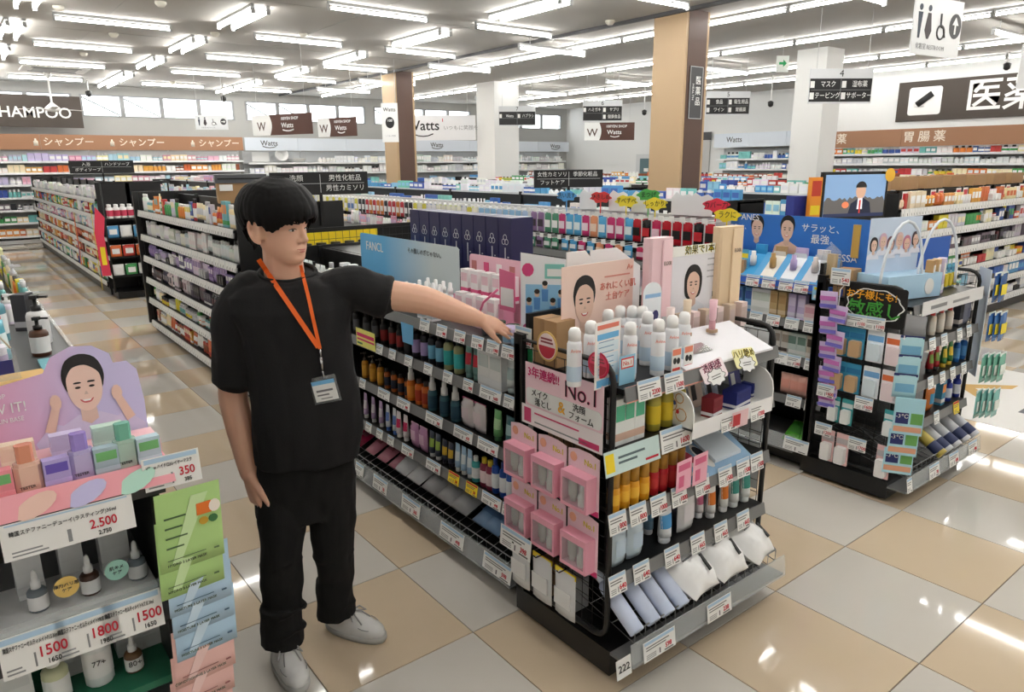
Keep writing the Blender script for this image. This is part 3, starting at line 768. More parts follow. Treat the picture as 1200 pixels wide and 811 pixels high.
tag(b.obj('shelf_talker', [cm((245, 240, 130)), cm((220, 50, 110)), cm((60, 130, 80))], None, (-.318, u, .86), -PI / 2), 'yellow shelf talker with pink printed lines beside the employee', 'shelf talker')
# pink gift display
pg = thing('pink_display', 'pink cardboard stand of white and pink gift cartons on the top shelf', 'display stand', (-.12, (yat(535, -.12, 1.3) + yat(604, -.12, 1.3)) / 2, 1.105), -PI / 2)
MB().plate(rrect(-.26, .26, 0, .30, .02), .1, .104).obj('backboard', cm((240, 190, 205)), pg)
MB().box(-.26, .26, -.06, .1, 0, .012).obj('base', cm((245, 205, 215)), pg)
MB().plate([(.14, .1), (.25, .1), (.25, .27), (.14, .28)], -.02, -.018).obj('printed_card', cm((225, 110, 150)), pg)
MB().box(.15, .24, -.0212, -.02, .12, .2).obj('print_block', 'white', pg)
for k in range(5): MB().box(-.24 + .1 * k, -.2 + .1 * k, .0985, .1, .2, .27).obj('print_block', cm(((200, 120, 120), (225, 80, 130), (245, 235, 235))[k % 3]), pg)
for r in range(2):
    for k in range(5 - r):
        p = (pg.matrix_basis @ Vector((-.22 + .085 * k + .04 * r, .03 - .06 * r + .03, .013 + (0 if r else .1))))
        if r == 0:
            MB().box(-.26 + .085 * k, -.2 + .085 * k, .0, .06, .012, .113).obj('riser', cm((238, 170, 195)), pg)
        spawn('carton', p, -PI / 2, .058, .045, .12, ((246, 243, 243), (238, 205, 215), (225, 90, 140)), 'white and pink gift carton stacked in the pink stand', 'gift cartons in the pink stand')
rb = MB().tube([(.02, -.07, .02), (.1, -.08, .13), (.2, -.075, .2)], .006, 5).obj('ribbon', cm((235, 120, 160)), pg)
# jars at the end of the top shelf
put_row(AF, ZA[0], [('jar', [572], .06, .06, .04, ((30, 30, 34), (30, 30, 34), (60, 60, 66)), 'black jar under the pointing hand', None, .08),
                    ('jar', [585, 601], .06, .06, .055, ((235, 235, 230), (30, 90, 65), (200, 215, 205)), 'jar with dark green lid beside the pointing hand', 'green lidded jars', .13),
                    ('jar', [598, 608], .065, .065, .07, ((225, 225, 240), (205, 190, 225), (150, 190, 220)), 'jar with pale lilac lid at the end of the top shelf', 'lilac lidded jars', .06)])
# green and white sachet strip at the rack corner
st = thing('sachet_strip', 'hanging strip of green and white face mask sachets at the rack corner', 'sachet strip', (-.345, yat(614, -.345, 1.0), .74), -PI / 2)
for k in range(4):
    z = .0 + .105 * k
    MB().box(-.055, .055, -.002, .002, z, z + .1).obj('sachet', cm((240, 243, 240)), st)
    MB().box(-.055, .055, -.0026, -.002, z + (.0 if k < 3 else .04), z + (.03 if k < 3 else .1)).obj('green_band', cm((30, 125, 75)), st)
    MB().plate(ell(-.025, z + .042, .022, .026, 12), -.003, -.002).obj('printed_face', cm((225, 185, 165)), st)
price_card(Face('-x', -.35), yat(614, -.35, 1.17), 1.15, 'price card reading 855 above the green and white sachet strip', '855', .1, .08, tilt=0)
# navy gift boxes standing on the far half of the rack
yN0, yN1 = yat(600, .2, 1.4), yat(481, .2, 1.4)
nn = 9
for k in range(nn):
    y = yN0 + (yN1 - yN0) * (k + .5) / nn
    o = tag(MB().box(-.052, .052, 0, .14, 0, .32).obj('gift_box', cm((34, 30, 78), .4), None, (.2, y, 1.245), -PI / 2), 'tall navy gift box with white emblem in the row on the rack top', 'box', 'navy gift boxes')
    e = MB()
    for cx, cz in ((-.012, .2), (.012, .2), (0, .222)): e.tube([(cx + .014 * math.cos(a * PI / 5), -.0012, cz + .014 * math.sin(a * PI / 5)) for a in range(10)], .0018, 4, closed=True)
    e.box(-.004, .004, -.001, 0, .07, .17); e.box(.018, .03, -.001, 0, .12, .126)
    e.obj('emblem', 'lgrey', o)
# the top deck over the far half
MB().box(.165 - ox, .6 - ox, .65 - oy, 3.53 - oy, 1.222, 1.242).obj('top_deck', 'steel_black', ga)
# ================================================================ end display of rack A
EA = Face('-y', .06); ZE = (1.105, .895, .655, .415)
ea = endcap('end_display', 'black wire-sided end display with tray lip numbered 222', -.375, .575, .06, .60, ZE, 1.185, .10, .155)
put_row(EA, ZE[1], [
    ('carton', [722, 733, 745], .05, .04, .165, ((240, 244, 242), (90, 190, 150), (225, 190, 170)), 'white carton with green and yellow foot beside oil bottles', 'white green footed cartons', .05),
    ('bottle', [755, 766], .05, .05, .15, ((150, 140, 50), (40, 44, 40), (160, 150, 60)), 'olive oil bottle with dark neck at the back of end display', 'olive oil bottles back', .17),
    ('bottle', [766, 781, 795], .056, .05, .165, ((190, 175, 70), (60, 70, 60), (235, 205, 50)), 'clear bottle of yellow cleansing oil on the end display', 'yellow cleansing oil bottles', .06)])
put_row(EA, ZE[2], [
    ('tall', [719, 731, 742, 754], .044, .044, .145, ((235, 165, 35), (190, 140, 50), (245, 190, 60)), 'orange gel bottle with gold cap on the end display', 'orange gel bottles', .035),
    ('tall', [724, 736, 748], .044, .044, .145, ((235, 165, 35), (190, 140, 50), (245, 190, 60)), 'orange gel bottle with gold cap on the end display', 'orange gel bottles', .10),
    ('tall', [765, 776, 787, 796], .044, .044, .145, ((190, 30, 40), (195, 145, 60), (200, 50, 50)), 'red lotion bottle with gold cap on the end display', 'red lotion bottles', .04),
    ('tall', [770, 781, 791], .044, .044, .145, ((190, 30, 40), (195, 145, 60), (200, 50, 50)), 'red lotion bottle with gold cap on the end display', 'red lotion bottles', .105)])
put_row(EA, ZE[3], [
    ('pouch', [723, 743], .08, .05, .15, ((215, 232, 244), (200, 220, 238), (90, 160, 215)), 'pale blue refill pouch with blue drop on the end display', 'pale blue refill pouches', .06),
    ('tube', [760], .05, .04, .15, ((150, 195, 225), (235, 240, 245), (120, 180, 215)), 'blue tube behind the refill pouches on the end display', None, .14),
    ('tube', [779], .07, .05, .16, ((242, 246, 250), (235, 240, 245), (80, 160, 220)), 'white tube with blue wave print on the end display', None, .06),
    ('pouch', [803], .095, .05, .165, ((240, 238, 240), (235, 230, 235), (205, 80, 140)), 'white pouch with magenta circle and brush lettering on the end display', None, .07),
    ('tube', [819], .045, .04, .16, ((240, 235, 238), (230, 230, 232), (215, 110, 150)), 'slim white and pink tube on the end display', None, .1),
    ('tube', [833, 848], .05, .04, .155, ((246, 246, 244), (240, 240, 240), (235, 130, 40)), 'white tube with orange oval on the end display', 'white tubes with orange oval', .07),
    ('tube', [860, 873], .058, .045, .165, ((240, 243, 242), (235, 240, 240), (60, 150, 140)), 'white tube with teal oval on the end display', 'white tubes with teal oval', .07)])
# white brush strokes on the lower pouch
# tray: lavender bottles and cotton packs lying on the slope
for i, px in enumerate((728, 748, 765, 782)):
    x = xat(px, .06, .27)
    o = spawn('bottle', (x, -.02, .225), 0, .066, .05, .26, ((200, 212, 236), (215, 225, 240), (205, 215, 238)), 'lavender bottle lying in the wire tray of the end display', 'lavender bottles in the tray', True, rot=(-.98, 0, .0))
for i, (px, sc) in enumerate(((808, 1.0), (842, 1.0), (878, .95))):
    x = xat(px, .06, .3)
    b = MB().pillow(.205 * sc, .25, .12, nx=10, nz=10, crimp=.3)
    for q, (vx, vy, vz) in enumerate(b.v):
        t = vz / .25; k = 1 - .16 * abs(2 * t - 1) ** 3; b.v[q] = (vx * k + .004 * math.sin(37 * vz + 5 * i), vy * (1 + .12 * math.sin(60 * vx + 45 * vz + i)), vz + .012 * math.cos(14 * vx))
    o = tag(b.obj('cotton_pack', cm((246, 246, 246), .3), None, (x, -.035, .235), 0), ('white cotton pack lying beside the lavender bottles', 'white cotton pack lying between two others in the tray', 'white cotton pack at the outer end of the wire tray')[i], 'pack', 'white cotton packs')
    o.rotation_euler = (-1.08, 0, (.12, .05, .2)[i])
    MB().box(-.05, .05, -.0635, -.058, .15, .16).box(-.05, .02, -.0635, -.058, .13, .136).obj('print_line', cm((110, 110, 112)), o)
    MB().plate([(.03, .05), (.042, .05), (.06, .12), (.048, .12)], -.063, -.055).obj('black_mark', 'black', o)
# price cards of the end display
put_cards(EA, ZE[0], [(758, '2200', .115), (787, '1500', .1)], 'on the top edge of the end display', h=.07)
put_cards(EA, ZE[1], [(789, '1600', .165)], 'on the second edge of the end display', h=.085)
put_cards(EA, ZE[2], [(721, '800', .085), (745, '800', .085), (769, '1000', .085), (793, '1000', .085), (820, '1000', .085), (847, '1500', .085), (868, '1500', .085), (884, '1500', .085)], 'on the third edge of the end display', h=.075)
put_cards(EA, ZE[3], [(721, '640', .085), (749, '640', .085), (785, '640', .085), (815, '665', .085), (842, '665', .085), (868, '665', .085)], 'on the fourth edge of the end display', h=.075)
TF = Face('-y', -.052)
o = tag(MB().box(-.036, .036, 0, .0014, 0, .072).obj('number_card', 'white', None, TF.P(xat(733, -.06, .16), -.006, .115), 0), 'square card reading 222 on the tray lip', 'card'); o.rotation_euler = (-.13, 0, 0)
text('222', .038, o, (0, -.002, .036), 'ink', name='number')
for px, pr_, wd in ((775, '598', .17), (845, '238', .15)):
    price_card(TF, xat(px, -.06, .16), .118, 'long price card reading %s on the tray lip' % pr_, pr_, wd, .075, depth=-.006, tilt=.13)
# large printed card on the second edge, left
o = MB().box(-.135, .135, 0, .0015, 0, .085, 0).box(-.13, -.09, -.0006, 0, .012, .075, 2).box(-.07, .06, -.0006, 0, .05, .058, 3).box(-.07, .02, -.0006, 0, .032, .04, 3).box(.06, .125, -.0006, 0, .012, .02, 1).obj('product_card', [cm((205, 228, 226)), 'redink', 'yellow', cm((90, 110, 115))], None, EA.P(xat(738, .06, .87), -.023, .825), 0)
o.rotation_euler = (-.18, 0, 0); tag(o, 'pale mint product card with yellow corner under the green footed cartons', 'price card')
# coral shelf strip on the top edge
o = MB().box(-.2, .2, 0, .0012, 0, .055, 0).box(-.17, -.06, -.0005, 0, .012, .035, 1).box(.05, .16, -.0005, 0, .015, .028, 1).obj('shelf_strip', [cm((244, 170, 150)), 'white'], None, EA.P(-.14, -.0115, 1.058), 0)
o.rotation_euler = (-.18, 0, 0); tag(o, 'coral printed shelf strip behind the top price cards', 'shelf strip')
# ---- top deck of the end display: facial mist cans
ZD = ZE[0]
def can(px, y, h=.2, nolabel=False):
    return spawn('spray', (xat(px, y, ZD + h / 2), y, ZD + .001), 0, .05, .05, h, ((240, 242, 246), (250, 250, 250), (200, 222, 240)), 'white thermal water spray can standing on the end display', 'white spray cans')
def can_text(o): text('Avène', .017, o, (-.0138, -.0224, .125), cm((235, 140, 120)), squeeze=.8, rz=-.55)
for px, y in ((673, .2), (692, .24), (712, .34), (726, .36), (740, .33), (738, .14), (758, .22), (771, .11), (787, .12), (801, .13), (752, .3)): can_text(can(px, y))
for px in (792, 806):   # printed neck cards on two cans
    x = xat(px, .085, 1.15)
    o = tag(MB().box(-.026, .026, 0, .001, 0, .09, 0).box(-.022, .022, -.0005, 0, .062, .084, 1).box(-.02, .02, -.0005, 0, .006, .016, 2).plate(ell(-.009, .042, .009, .012, 10), -.0008, 0, 3).plate(ell(.01, .04, .009, .012, 10), -.0008, 0, 3).obj('product_card', ['white', cm((240, 140, 110)), cm((225, 80, 70)), 'ink'], None, (x, .082, ZD + .002), 0), 'orange and white card with two dark heads in front of a spray can', 'card', 'can cards')
x = xat(735, .1, 1.15)
o = tag(MB().box(-.038, .038, 0, .001, 0, .1, 0).box(-.03, .03, -.0006, 0, .055, .092, 1).box(-.026, .026, -.0009, -.0006, .06, .087, 2).obj('product_card', [cm((150, 205, 232)), cm((225, 70, 60)), 'white'], None, (x, .1, ZD + .001), 0), 'light blue card with a red framed No.1 in front of the spray can', 'card')
text('No.1', .022, o, (0, -.0012, .073), cm((225, 70, 60)))
# tall information card
x = xat(712, .12, 1.2)
ic = tag(MB().box(-.065, .065, 0, .0015, 0, .225).obj('info_card', cm((246, 242, 240)), None, (x, .12, ZD + .001), .1), 'tall leaflet card with blue boxes and orange border on the end display', 'card')
for z0, z1, c in ((.2, .215, (235, 130, 110)), (.165, .185, (110, 185, 235)), (.12, .155, (225, 240, 248)), (.08, .115, (225, 240, 248)), (.04, .075, (225, 240, 248)), (.005, .03, (110, 185, 235))):
    MB().box(-.055, .055, -.0007, 0, z0, z1).obj('print_block', cm(c), ic)
for k in range(7): MB().box(-.048, .03, -.0012, -.0007, .048 + .018 * k, .051 + .018 * k).obj('print_line', cm((130, 170, 200)), ic)
# portraits on posters: simple printed shapes
def portrait(p, cx, cz, s, skin=(232, 196, 176), hair=(28, 24, 24), cloth=(235, 232, 235), long=False, side=1, y=-.001):
    def sm(P):
        n = len(P); out = []
        for i in range(n):
            a, b_, c_, d_ = P[i - 1], P[i], P[(i + 1) % n], P[(i + 2) % n]
            for t in (0, .34, .67): out.append(tuple(.5 * (2 * b_[q] + (c_[q] - a[q]) * t + (2 * a[q] - 5 * b_[q] + 4 * c_[q] - d_[q]) * t * t + (3 * b_[q] - a[q] - 3 * c_[q] + d_[q]) * t ** 3) for q in (0, 1)))
        return out
    def pl(pts, c, k, nm):
        if nm in ('printed_hair', 'printed_face', 'printed_fringe', 'printed_mouth', 'printed_brow'): pts = sm(pts)
        return MB().plate([(cx + a * s, cz + b * s) for a, b in pts], y - .0004 * k - .0004, y - .0004 * k).obj(nm, cm(c), p)
    if long: pl([(-.62, -.5), (-.7, .1), (-.66, .6), (-.4, 1.02), (0, 1.15), (.42, 1.0), (.68, .55), (.72, .05), (.6, -.5), (.35, -.7), (-.3, -.75)], hair, 0, 'printed_hair')
    else: pl([(-.56, .1), (-.6, .5), (-.42, .95), (0, 1.12), (.42, .95), (.6, .5), (.56, .1), (.4, -.1), (-.4, -.1)], hair, 0, 'printed_hair')
    pl([(-1.1, -1.75), (-.95, -1.2), (-.3, -.85), (.3, -.85), (.95, -1.2), (1.1, -1.75)], cloth, 1, 'printed_shoulders')
    pl([(-.24, -1.05), (-.22, -.4), (.22, -.4), (.24, -1.05), (0, -1.2)], tuple(int(v * .94) for v in skin), 2, 'printed_neck')
    pl([(-.46, .45), (-.5, 0), (-.42, -.4), (-.22, -.68), (0, -.76), (.22, -.68), (.42, -.4), (.5, 0), (.46, .45), (.25, .72), (-.25, .72)], skin, 3, 'printed_face')
    pl([(-.52, .3), (-.5, .7), (-.2, .98), (.25, .98), (.52, .7), (.54, .3), (.4, .52), (.1, .74), (-.25, .7), (-.42, .5)], hair, 4, 'printed_fringe')
    for sx in (-1, 1):
        pl([(sx * .2 - .1, .16), (sx * .2 + .1, .16), (sx * .2 + .08, .21), (sx * .2 - .08, .21)], hair, 5, 'printed_brow')
        pl(ell(sx * .2, .03, .085, .04, 10), (45, 35, 32), 5, 'printed_eye')
    pl([(-.05, -.22), (.07, -.22), (.03, -.12), (-.01, -.12)], tuple(int(v * .88) for v in skin), 5, 'printed_nose')
    pl([(-.2, -.36), (-.1, -.39), (.1, -.39), (.2, -.36), (.12, -.47), (0, -.5), (-.12, -.47)], (205, 90, 95), 5, 'printed_mouth'); pl([(-.14, -.385), (.14, -.385), (.08, -.44), (-.08, -.44)], (250, 246, 244), 6, 'printed_teeth')
# large skincare poster
yP = .42
xa, xb = xat(657, yP, 1.25), xat(742, yP, 1.3)
po = tag(MB().box(-(xb - xa) / 2, (xb - xa) / 2, 0, .003, 0, .36).obj('poster_board', cm((244, 214, 200)), None, ((xa + xb) / 2, yP, 1.107), .02), 'peach skincare poster with a smiling woman behind the spray cans', 'poster')
portrait(po, -(xb - xa) * .2, .215, .095, cloth=(240, 215, 200))
for i, (s, z) in enumerate((('あれにくい肌', .265), ('土台ケア', .225))): text(s, .034, po, ((xb - xa) * .27, -.002, z), cm((225, 120, 105)))
MB().box(.03, .17, -.0012, 0, .3, .306).obj('print_line', cm((225, 150, 135)), po)
text('Av', .03, po, ((xb - xa) * .44, -.002, .33), cm((235, 150, 130)))
# plain white backs of other boards
for i, (p0, p1, zt, y, rz) in enumerate(((664, 706, 1.50, .52, .0), (690, 752, 1.49, .57, .05))):
    a, b_ = xat(p0, y, 1.4), xat(p1, y, 1.4)
    tag(MB().plate([(-(b_ - a) / 2, 0), ((b_ - a) / 2, 0), ((b_ - a) / 2, zt - 1.2 + .005), (0, zt - 1.11 + .005), (-(b_ - a) / 2, zt - 1.105)], 0, .004).obj('rear_board', cm((236, 236, 236)), None, ((a + b_) / 2, y, 1.107), rz), ('plain white back of a display board behind the peach poster', 'larger white board back with a sloping top behind the poster')[i], 'display board')
# kraft cartons behind the mesh
for i, (px, y, w_, z0, h_) in enumerate(((644, .48, .09, ZD, .17), (741, .5, .07, ZD, .13), (645, .45, .16, .655, .2))):
    x = xat(px, y, z0 + .1) if i < 2 else -.22
    tag(MB().box(-w_ / 2, w_ / 2, -.09, .04, 0, h_).box(-w_ / 2 - .001, w_ / 2 + .001, -.02, .0, h_ * .02, h_ + .001, 1).obj('shipping_carton', ['kraft', cm((160, 125, 88))], None, (x, y, z0 + .001), 0), ('kraft shipping carton beside the peach poster', 'small kraft carton behind the peach poster edge', 'kraft carton inside the end display behind the mesh')[i], 'box')
# idol poster at the corner of the rack
u0, u1 = yat(612, -.05, 1.3), yat(662, -.05, 1.3)
ip = tag(MB().plate([(-.13, 0), (.13, 0), (.13, .335), (-.13, .37)], 0, .003).obj('poster_board', cm((240, 242, 246)), None, (-.10, .70, 1.107), -.85), 'white and light blue poster with a group of small figures at the rack corner', 'poster')
MB().box(-.11, .125, -.0008, 0, .06, .24).obj('print_block', cm((150, 205, 240)), ip)
for k in range(7):
    fx = -.095 + .033 * k; fz = .1 + .035 * (k % 3)
    MB().plate([(fx - .012, fz), (fx + .012, fz), (fx + .014, fz + .05), (fx - .014, fz + .05)], -.0014, -.0008).obj('printed_dress', cm((90, 150, 215)), ip)
    MB().plate(ell(fx, fz + .066, .011, .014, 8), -.0018, -.0014).obj('printed_face', cm((232, 200, 180)), ip)
    MB().plate(ell(fx, fz + .076, .012, .011, 8), -.0022, -.0018).obj('printed_hair', cm((40, 32, 30)), ip)
MB().box(-.03, .05, -.0014, 0, .265, .325).obj('printed_bag', cm((130, 200, 190)), ip); MB().box(-.02, .04, -.0018, -.0014, .275, .305).obj('printed_window', 'white', ip)
MB().plate(ell(-.1, .3, .025, .028, 10), -.0016, 0).obj('print_badge', cm((215, 70, 130)), ip); MB().plate(ell(-.095, .05, .03, .03, 10), -.0016, -.0008).obj('print_badge', cm((225, 110, 160)), ip)
MB().box(-.12, -.06, -.002, 0, .0, .04).obj('print_block', 'yellow', ip)
# elixir style display: two tall tube cut-outs, a portrait board, tester tray
tI = thing('beauty_display', 'beauty serum stand with two tall tube cut-outs and a portrait board', 'display stand', (xat(805, .36, 1.2), .36, ZD + .002), -.05)
ox2 = tI.location.x
def px2(px, z=1.3): return xat(px, .36, z) - ox2
bd = MB().plate([(px2(782), .12), (px2(850), .12), (px2(850), .36), (px2(782), .36)], 0, .004).obj('portrait_board', cm((236, 236, 242)), tI)
portrait(bd, (px2(782) + px2(850)) / 2 - .035, .23, .075, long=True, cloth=(225, 228, 235))
text('ELIXIR', .03, bd, (px2(838), -.002, .18), cm((110, 110, 118)), squeeze=.8)
for k in range(4): MB().box(px2(826), px2(848), -.001, 0, .33 - .025 * k, .334 - .025 * k).obj('print_line', cm((165, 165, 172)), bd)
pt = MB().plate(rrect(px2(785), px2(852), .355, .395, .012), -.002, .002).obj('headline_card', cm((250, 250, 245)), tI)
text('効果で1本に', .04, pt, ((px2(785) + px2(852)) / 2, -.003, .375), cm((240, 220, 30)), bold=.04); text('効果で1本に', .04, pt, ((px2(785) + px2(852)) / 2, -.0035, .375), 'ink')
for px, c, c2, hh in ((770, (240, 205, 212), (225, 225, 228), .44), (846, (232, 206, 170), (215, 200, 175), .46)):
    cu = MB().bbox(px2(px - 13), px2(px + 12), -.03, .02, .0, hh, .008).obj('tube_cutout', cm(c), tI)
    MB().bbox(px2(px - 1), px2(px + 10), -.036, -.03, .13, hh - .01, .004).obj('printed_tube', cm(tuple(min(255, v + 12) for v in c), .3), cu)
    MB().bbox(px2(px + 1), px2(px + 8), -.037, -.03, .0, .13, .003).obj('printed_cap', cm(c2, .2), cu)
    text('ELIXIR', .022, cu, (px2(px + 4.5), -.0368, hh - .1), cm((150, 130, 120)), squeeze=.7)
cl = MB().plate([(px2(744), 0), (px2(764), 0), (px2(764), .24)] + ell((px2(744) + px2(764)) / 2, .24, (px2(764) - px2(744)) / 2, .04, 8, 0, PI) + [(px2(744), .24)], -.06, -.057).obj('round_top_card', cm((238, 243, 248)), tI)
for k, c in enumerate(((50, 50, 60), (60, 60, 120), (120, 130, 140), (215, 190, 160))): MB().plate(ell(px2(749 + 9 * (k % 2)), .15 - .07 * (k // 2), .017, .02, 10), -.061, -.06).obj('printed_head', cm(c), cl)
MB().box(px2(746), px2(763), -.061, -.06, .22, .235).obj('print_line', cm((150, 190, 230)), cl)
# tester tray
tt = thing('tester_tray', 'sloping white tester tray with serum tubes and hand lettered cards', 'display stand', (xat(850, .06, 1.15), .055, ZD + .012), -.03)
ox3 = tt.location.x
def px3(px): return xat(px, .06, 1.15) - ox3
MB().add([(px3(805), 0, -.004), (px3(903), 0, -.004), (px3(900), .2, .075), (px3(800), .2, .075), (px3(805), 0, -.012), (px3(903), 0, -.012), (px3(900), .2, -.012), (px3(800), .2, -.012)],
         [(0, 1, 2, 3), (7, 6, 5, 4), (4, 5, 1, 0), (5, 6, 2, 1), (6, 7, 3, 2), (7, 4, 0, 3)]).obj('tray', cm((240, 240, 246)), tt)
MB().add([(px3(818), .06, .0235), (px3(850), .06, .0235), (px3(848), .11, .0435), (px3(816), .11, .0435)], [(0, 1, 2, 3)]).obj('mirror', 'chrome', tt)
MB().add([(px3(806), .1, .0395), (px3(820), .1, .0395), (px3(818), .15, .0595), (px3(804), .15, .0595)], [(0, 1, 2, 3)]).obj('mint_print', cm((120, 205, 180)), tt)
for px, c, c2, y, z, h in ((821, (235, 215, 212), (205, 190, 180), .15, .06, .13), (842, (225, 205, 180), (215, 190, 150), .16, .065, .14), (869, (245, 200, 212), (225, 170, 180), .15, .06, .13)):
    MB().bbox(px3(px) - .018, px3(px) + .018, y - .018, y + .018, z, z + .012, .005).obj('tube_socket', cm((190, 160, 130)), tt)
    tb_ = MB().lathe([(.012, z + .01), (.012, z + .05), (.016, z + .055), (.018, z + h)], 10, px3(px), y, sy=.8).obj('tester_tube', cm(c, .3), tt)
    MB().lathe([(.0125, z + .008), (.0125, z + .048)], 10, px3(px), y, cap=False).obj('tube_cap', cm(c2, .25), tb_)
for k in range(6):
    x = xat(795 + 14 * k, .3, 1.2)
    spawn('carton', (x, .29, ZD + .003), 0, .04, .04, .14, ((228, 208, 205) if k % 2 else (205, 185, 165), (200, 180, 175), (245, 240, 238)), 'slim serum carton in the row behind the tester tray', 'slim serum cartons')
for cx0, cz0, c1, c2, s, rz in ((px3(833), -.03, (244, 120, 165), (250, 235, 240), '透明感', -.12), (px3(868), -.012, (245, 225, 50), (250, 246, 190), 'ハリ艶め', .05)):
    pc = MB().plate(rrect(-.065, .065, -.035, .04, .012), -.002, 0).obj('handwritten_card', cm(c2), tt, (cx0, -.014, cz0), 0); pc.rotation_euler = (-.5, rz, 0)
    text(s, .034, pc, (0, -.003, .018), cm(c1), bold=.05); text(s, .034, pc, (0, -.0035, .018), 'ink')
    cloud = MB(); cl_pts = [(.045 * math.cos(a) * (1 + .12 * math.cos(8 * a)), -.022 + .03 * math.sin(a) * (1 + .12 * math.cos(8 * a))) for a in [2 * PI * i / 40 for i in range(40)]]
    cl_ = cloud.plate(cl_pts, -.004, -.002).obj('cloud_bubble', 'white', pc)
    MB().tube([(a, -.004, b_) for a, b_ in cl_pts], .0012, 4, closed=True).obj('bubble_outline', 'ink', cl_)
    MB().box(-.025, .025, -.0048, -.004, -.018, -.015).box(-.025, .02, -.0048, -.004, -.027, -.024).obj('print_line', cm((90, 90, 92)), cl_)
# ---- curved white tray with facial care boxes (second level, right)
ct = thing('curved_tray', 'white tray with rounded flower printed ends holding boxes', 'display stand', (xat(853, .03, .94), .03, ZE[1] + .004), 0)
ox4 = ct.location.x
def px4(px, z=.95): return xat(px, .03, z) - ox4
a, b_ = px4(806), px4(900)
MB().box(a, b_, -.02, .12, 0, .008).obj('tray_floor', 'white', ct)
MB().box(a, b_, -.024, -.02, -.03, .03).obj('front_strip', cm((240, 240, 242)), ct)
for x, sgn in ((a, 1), (b_, -1)):
    e = MB().prism(ell(0, 0, .09, .1, 10, 0, PI), 0, .004)
    sd = MB(); pts = [(-.07, 0), (.07, 0)] + ell(0, .06, .07, .08, 8, 0, PI)
    vs = [(x, p[0] + .045, p[1]) for p in pts] + [(x + sgn * .006, p[0] + .045, p[1]) for p in pts]; n = len(pts)
    sd.add(vs, [tuple(range(n)), tuple(reversed(range(n, 2 * n)))] + [((i + 1) % n, i, n + i, n + (i + 1) % n) for i in range(n)])
    so = sd.obj('rounded_end', 'white', ct)
    fl = MB()
    for (fy, fz, r) in ((.03, .05, .024), (.075, .08, .024), (.04, .11, .018)): fl.tube([(x - .001, fy + r * math.cos(q * PI / 5), fz + r * math.sin(q * PI / 5)) for q in range(10)], .002, 4, closed=True)
    fl.obj('flower_print', cm((200, 150, 90)), so)
    f2 = MB()
    for fy, fz in ((.06, .05), (.045, .085)): f2.lathe([(.007, x - .0016), (.007, x - .001)], 8, fz, fy)
    ff = MB()
    for (fy, fz, mi) in ((.045, .06, 0), (.06, .09, 1)): ff.add([(x - .0025, fy + .008 * math.cos(q * PI / 4), fz + .009 * math.sin(q * PI / 4)) for q in range(8)], [tuple(range(8))], mi)
    ff.obj('bud_print', ['red', cm((40, 70, 150))], so)
for k, (px, c, w_, d_, h_, y, nm) in enumerate(((834, (130, 25, 40), .07, .05, .075, .06, 'dark red box in the curved white tray'), (863, (28, 40, 120), .12, .06, .07, .07, 'navy box with white lettering in the curved white tray'), (880, (38, 50, 130), .08, .05, .055, .115, 'smaller navy box at the back of the curved tray'))):
    spawn('carton', (xat(px, y, .93), y, ZE[1] + .013), .15, w_, d_, h_, (c, tuple(max(0, v - 10) for v in c), (235, 235, 240)), nm)
for k, (px, c) in enumerate(((820, (226, 205, 190)), (838, (205, 215, 235)), (866, (60, 60, 130)))):
    x = xat(px, .17, 1.0)
    o = tag(MB().box(-.045, .045, 0, .002, 0, .12, 0).box(-.03, .0, -.0007, 0, .03, .09, 1).obj('leaflet_card', [cm(c), cm(((60, 50, 50), (30, 30, 36), (235, 235, 235))[k])], None, (x, .17, ZE[1] + .001), .1), ('cream leaflet card standing at the back of the curved tray', 'pale blue leaflet with a dark haired figure behind the boxes', 'indigo leaflet card behind the navy box')[k], 'card')
    o.rotation_euler = (-.25, 0, .1)
put_cards(Face('-y', .005), ZE[1] + .012, [(853, '1500', .09), (887, '1200', .09)], 'on the curved tray front', h=.07, depth=-.003)
o = tag(MB().box(-.05, .05, 0, .0012, 0, .065, 0).box(-.045, .0, -.0005, 0, .01, .055, 1).obj('product_card', [cm((235, 200, 205)), cm((190, 40, 50))], None, (xat(868, .0, .92), -.001, .855), 0), 'red and white product card between two price cards on the curved tray', 'card')
# blue and white sampler (third level right)
sm_ = thing('sample_stand', 'light blue stand with three oval swatches and a white booklet', 'display stand', (xat(848, .05, .72), .055, ZE[2] + .006), 0)
ox5 = sm_.location.x
def px5(px): return xat(px, .05, .74) - ox5
MB().add([(px5(812), 0, 0), (px5(886), 0, 0), (px5(886), .14, .08), (px5(812), .14, .08), (px5(812), 0, -.004), (px5(886), 0, -.004), (px5(886), .14, -.004), (px5(812), .14, -.004)],
         [(0, 1, 2, 3), (7, 6, 5, 4), (4, 5, 1, 0), (5, 6, 2, 1), (6, 7, 3, 2), (7, 4, 0, 3)]).obj('stand', cm((150, 190, 225)), sm_)
for px, c in ((817, (60, 90, 150)), (830, (205, 70, 95)), (843, (40, 40, 48))):
    MB().add([(px5(px) + .028 * math.cos(q) - .01 * math.sin(q), .075 + .055 * math.sin(q), .0015 + .0435 + .0314 * math.sin(q)) for q in [2 * PI * i / 14 for i in range(14)]], [tuple(range(14))]).obj('oval_swatch', 'white', sm_)
    MB().add([(px5(px) + .022 * math.cos(q) - .008 * math.sin(q), .088 + .03 * math.sin(q), .0035 + .0505 + .0171 * math.sin(q)) for q in [2 * PI * i / 12 for i in range(12)]], [tuple(range(12))]).obj('swatch_print', cm(c), sm_)
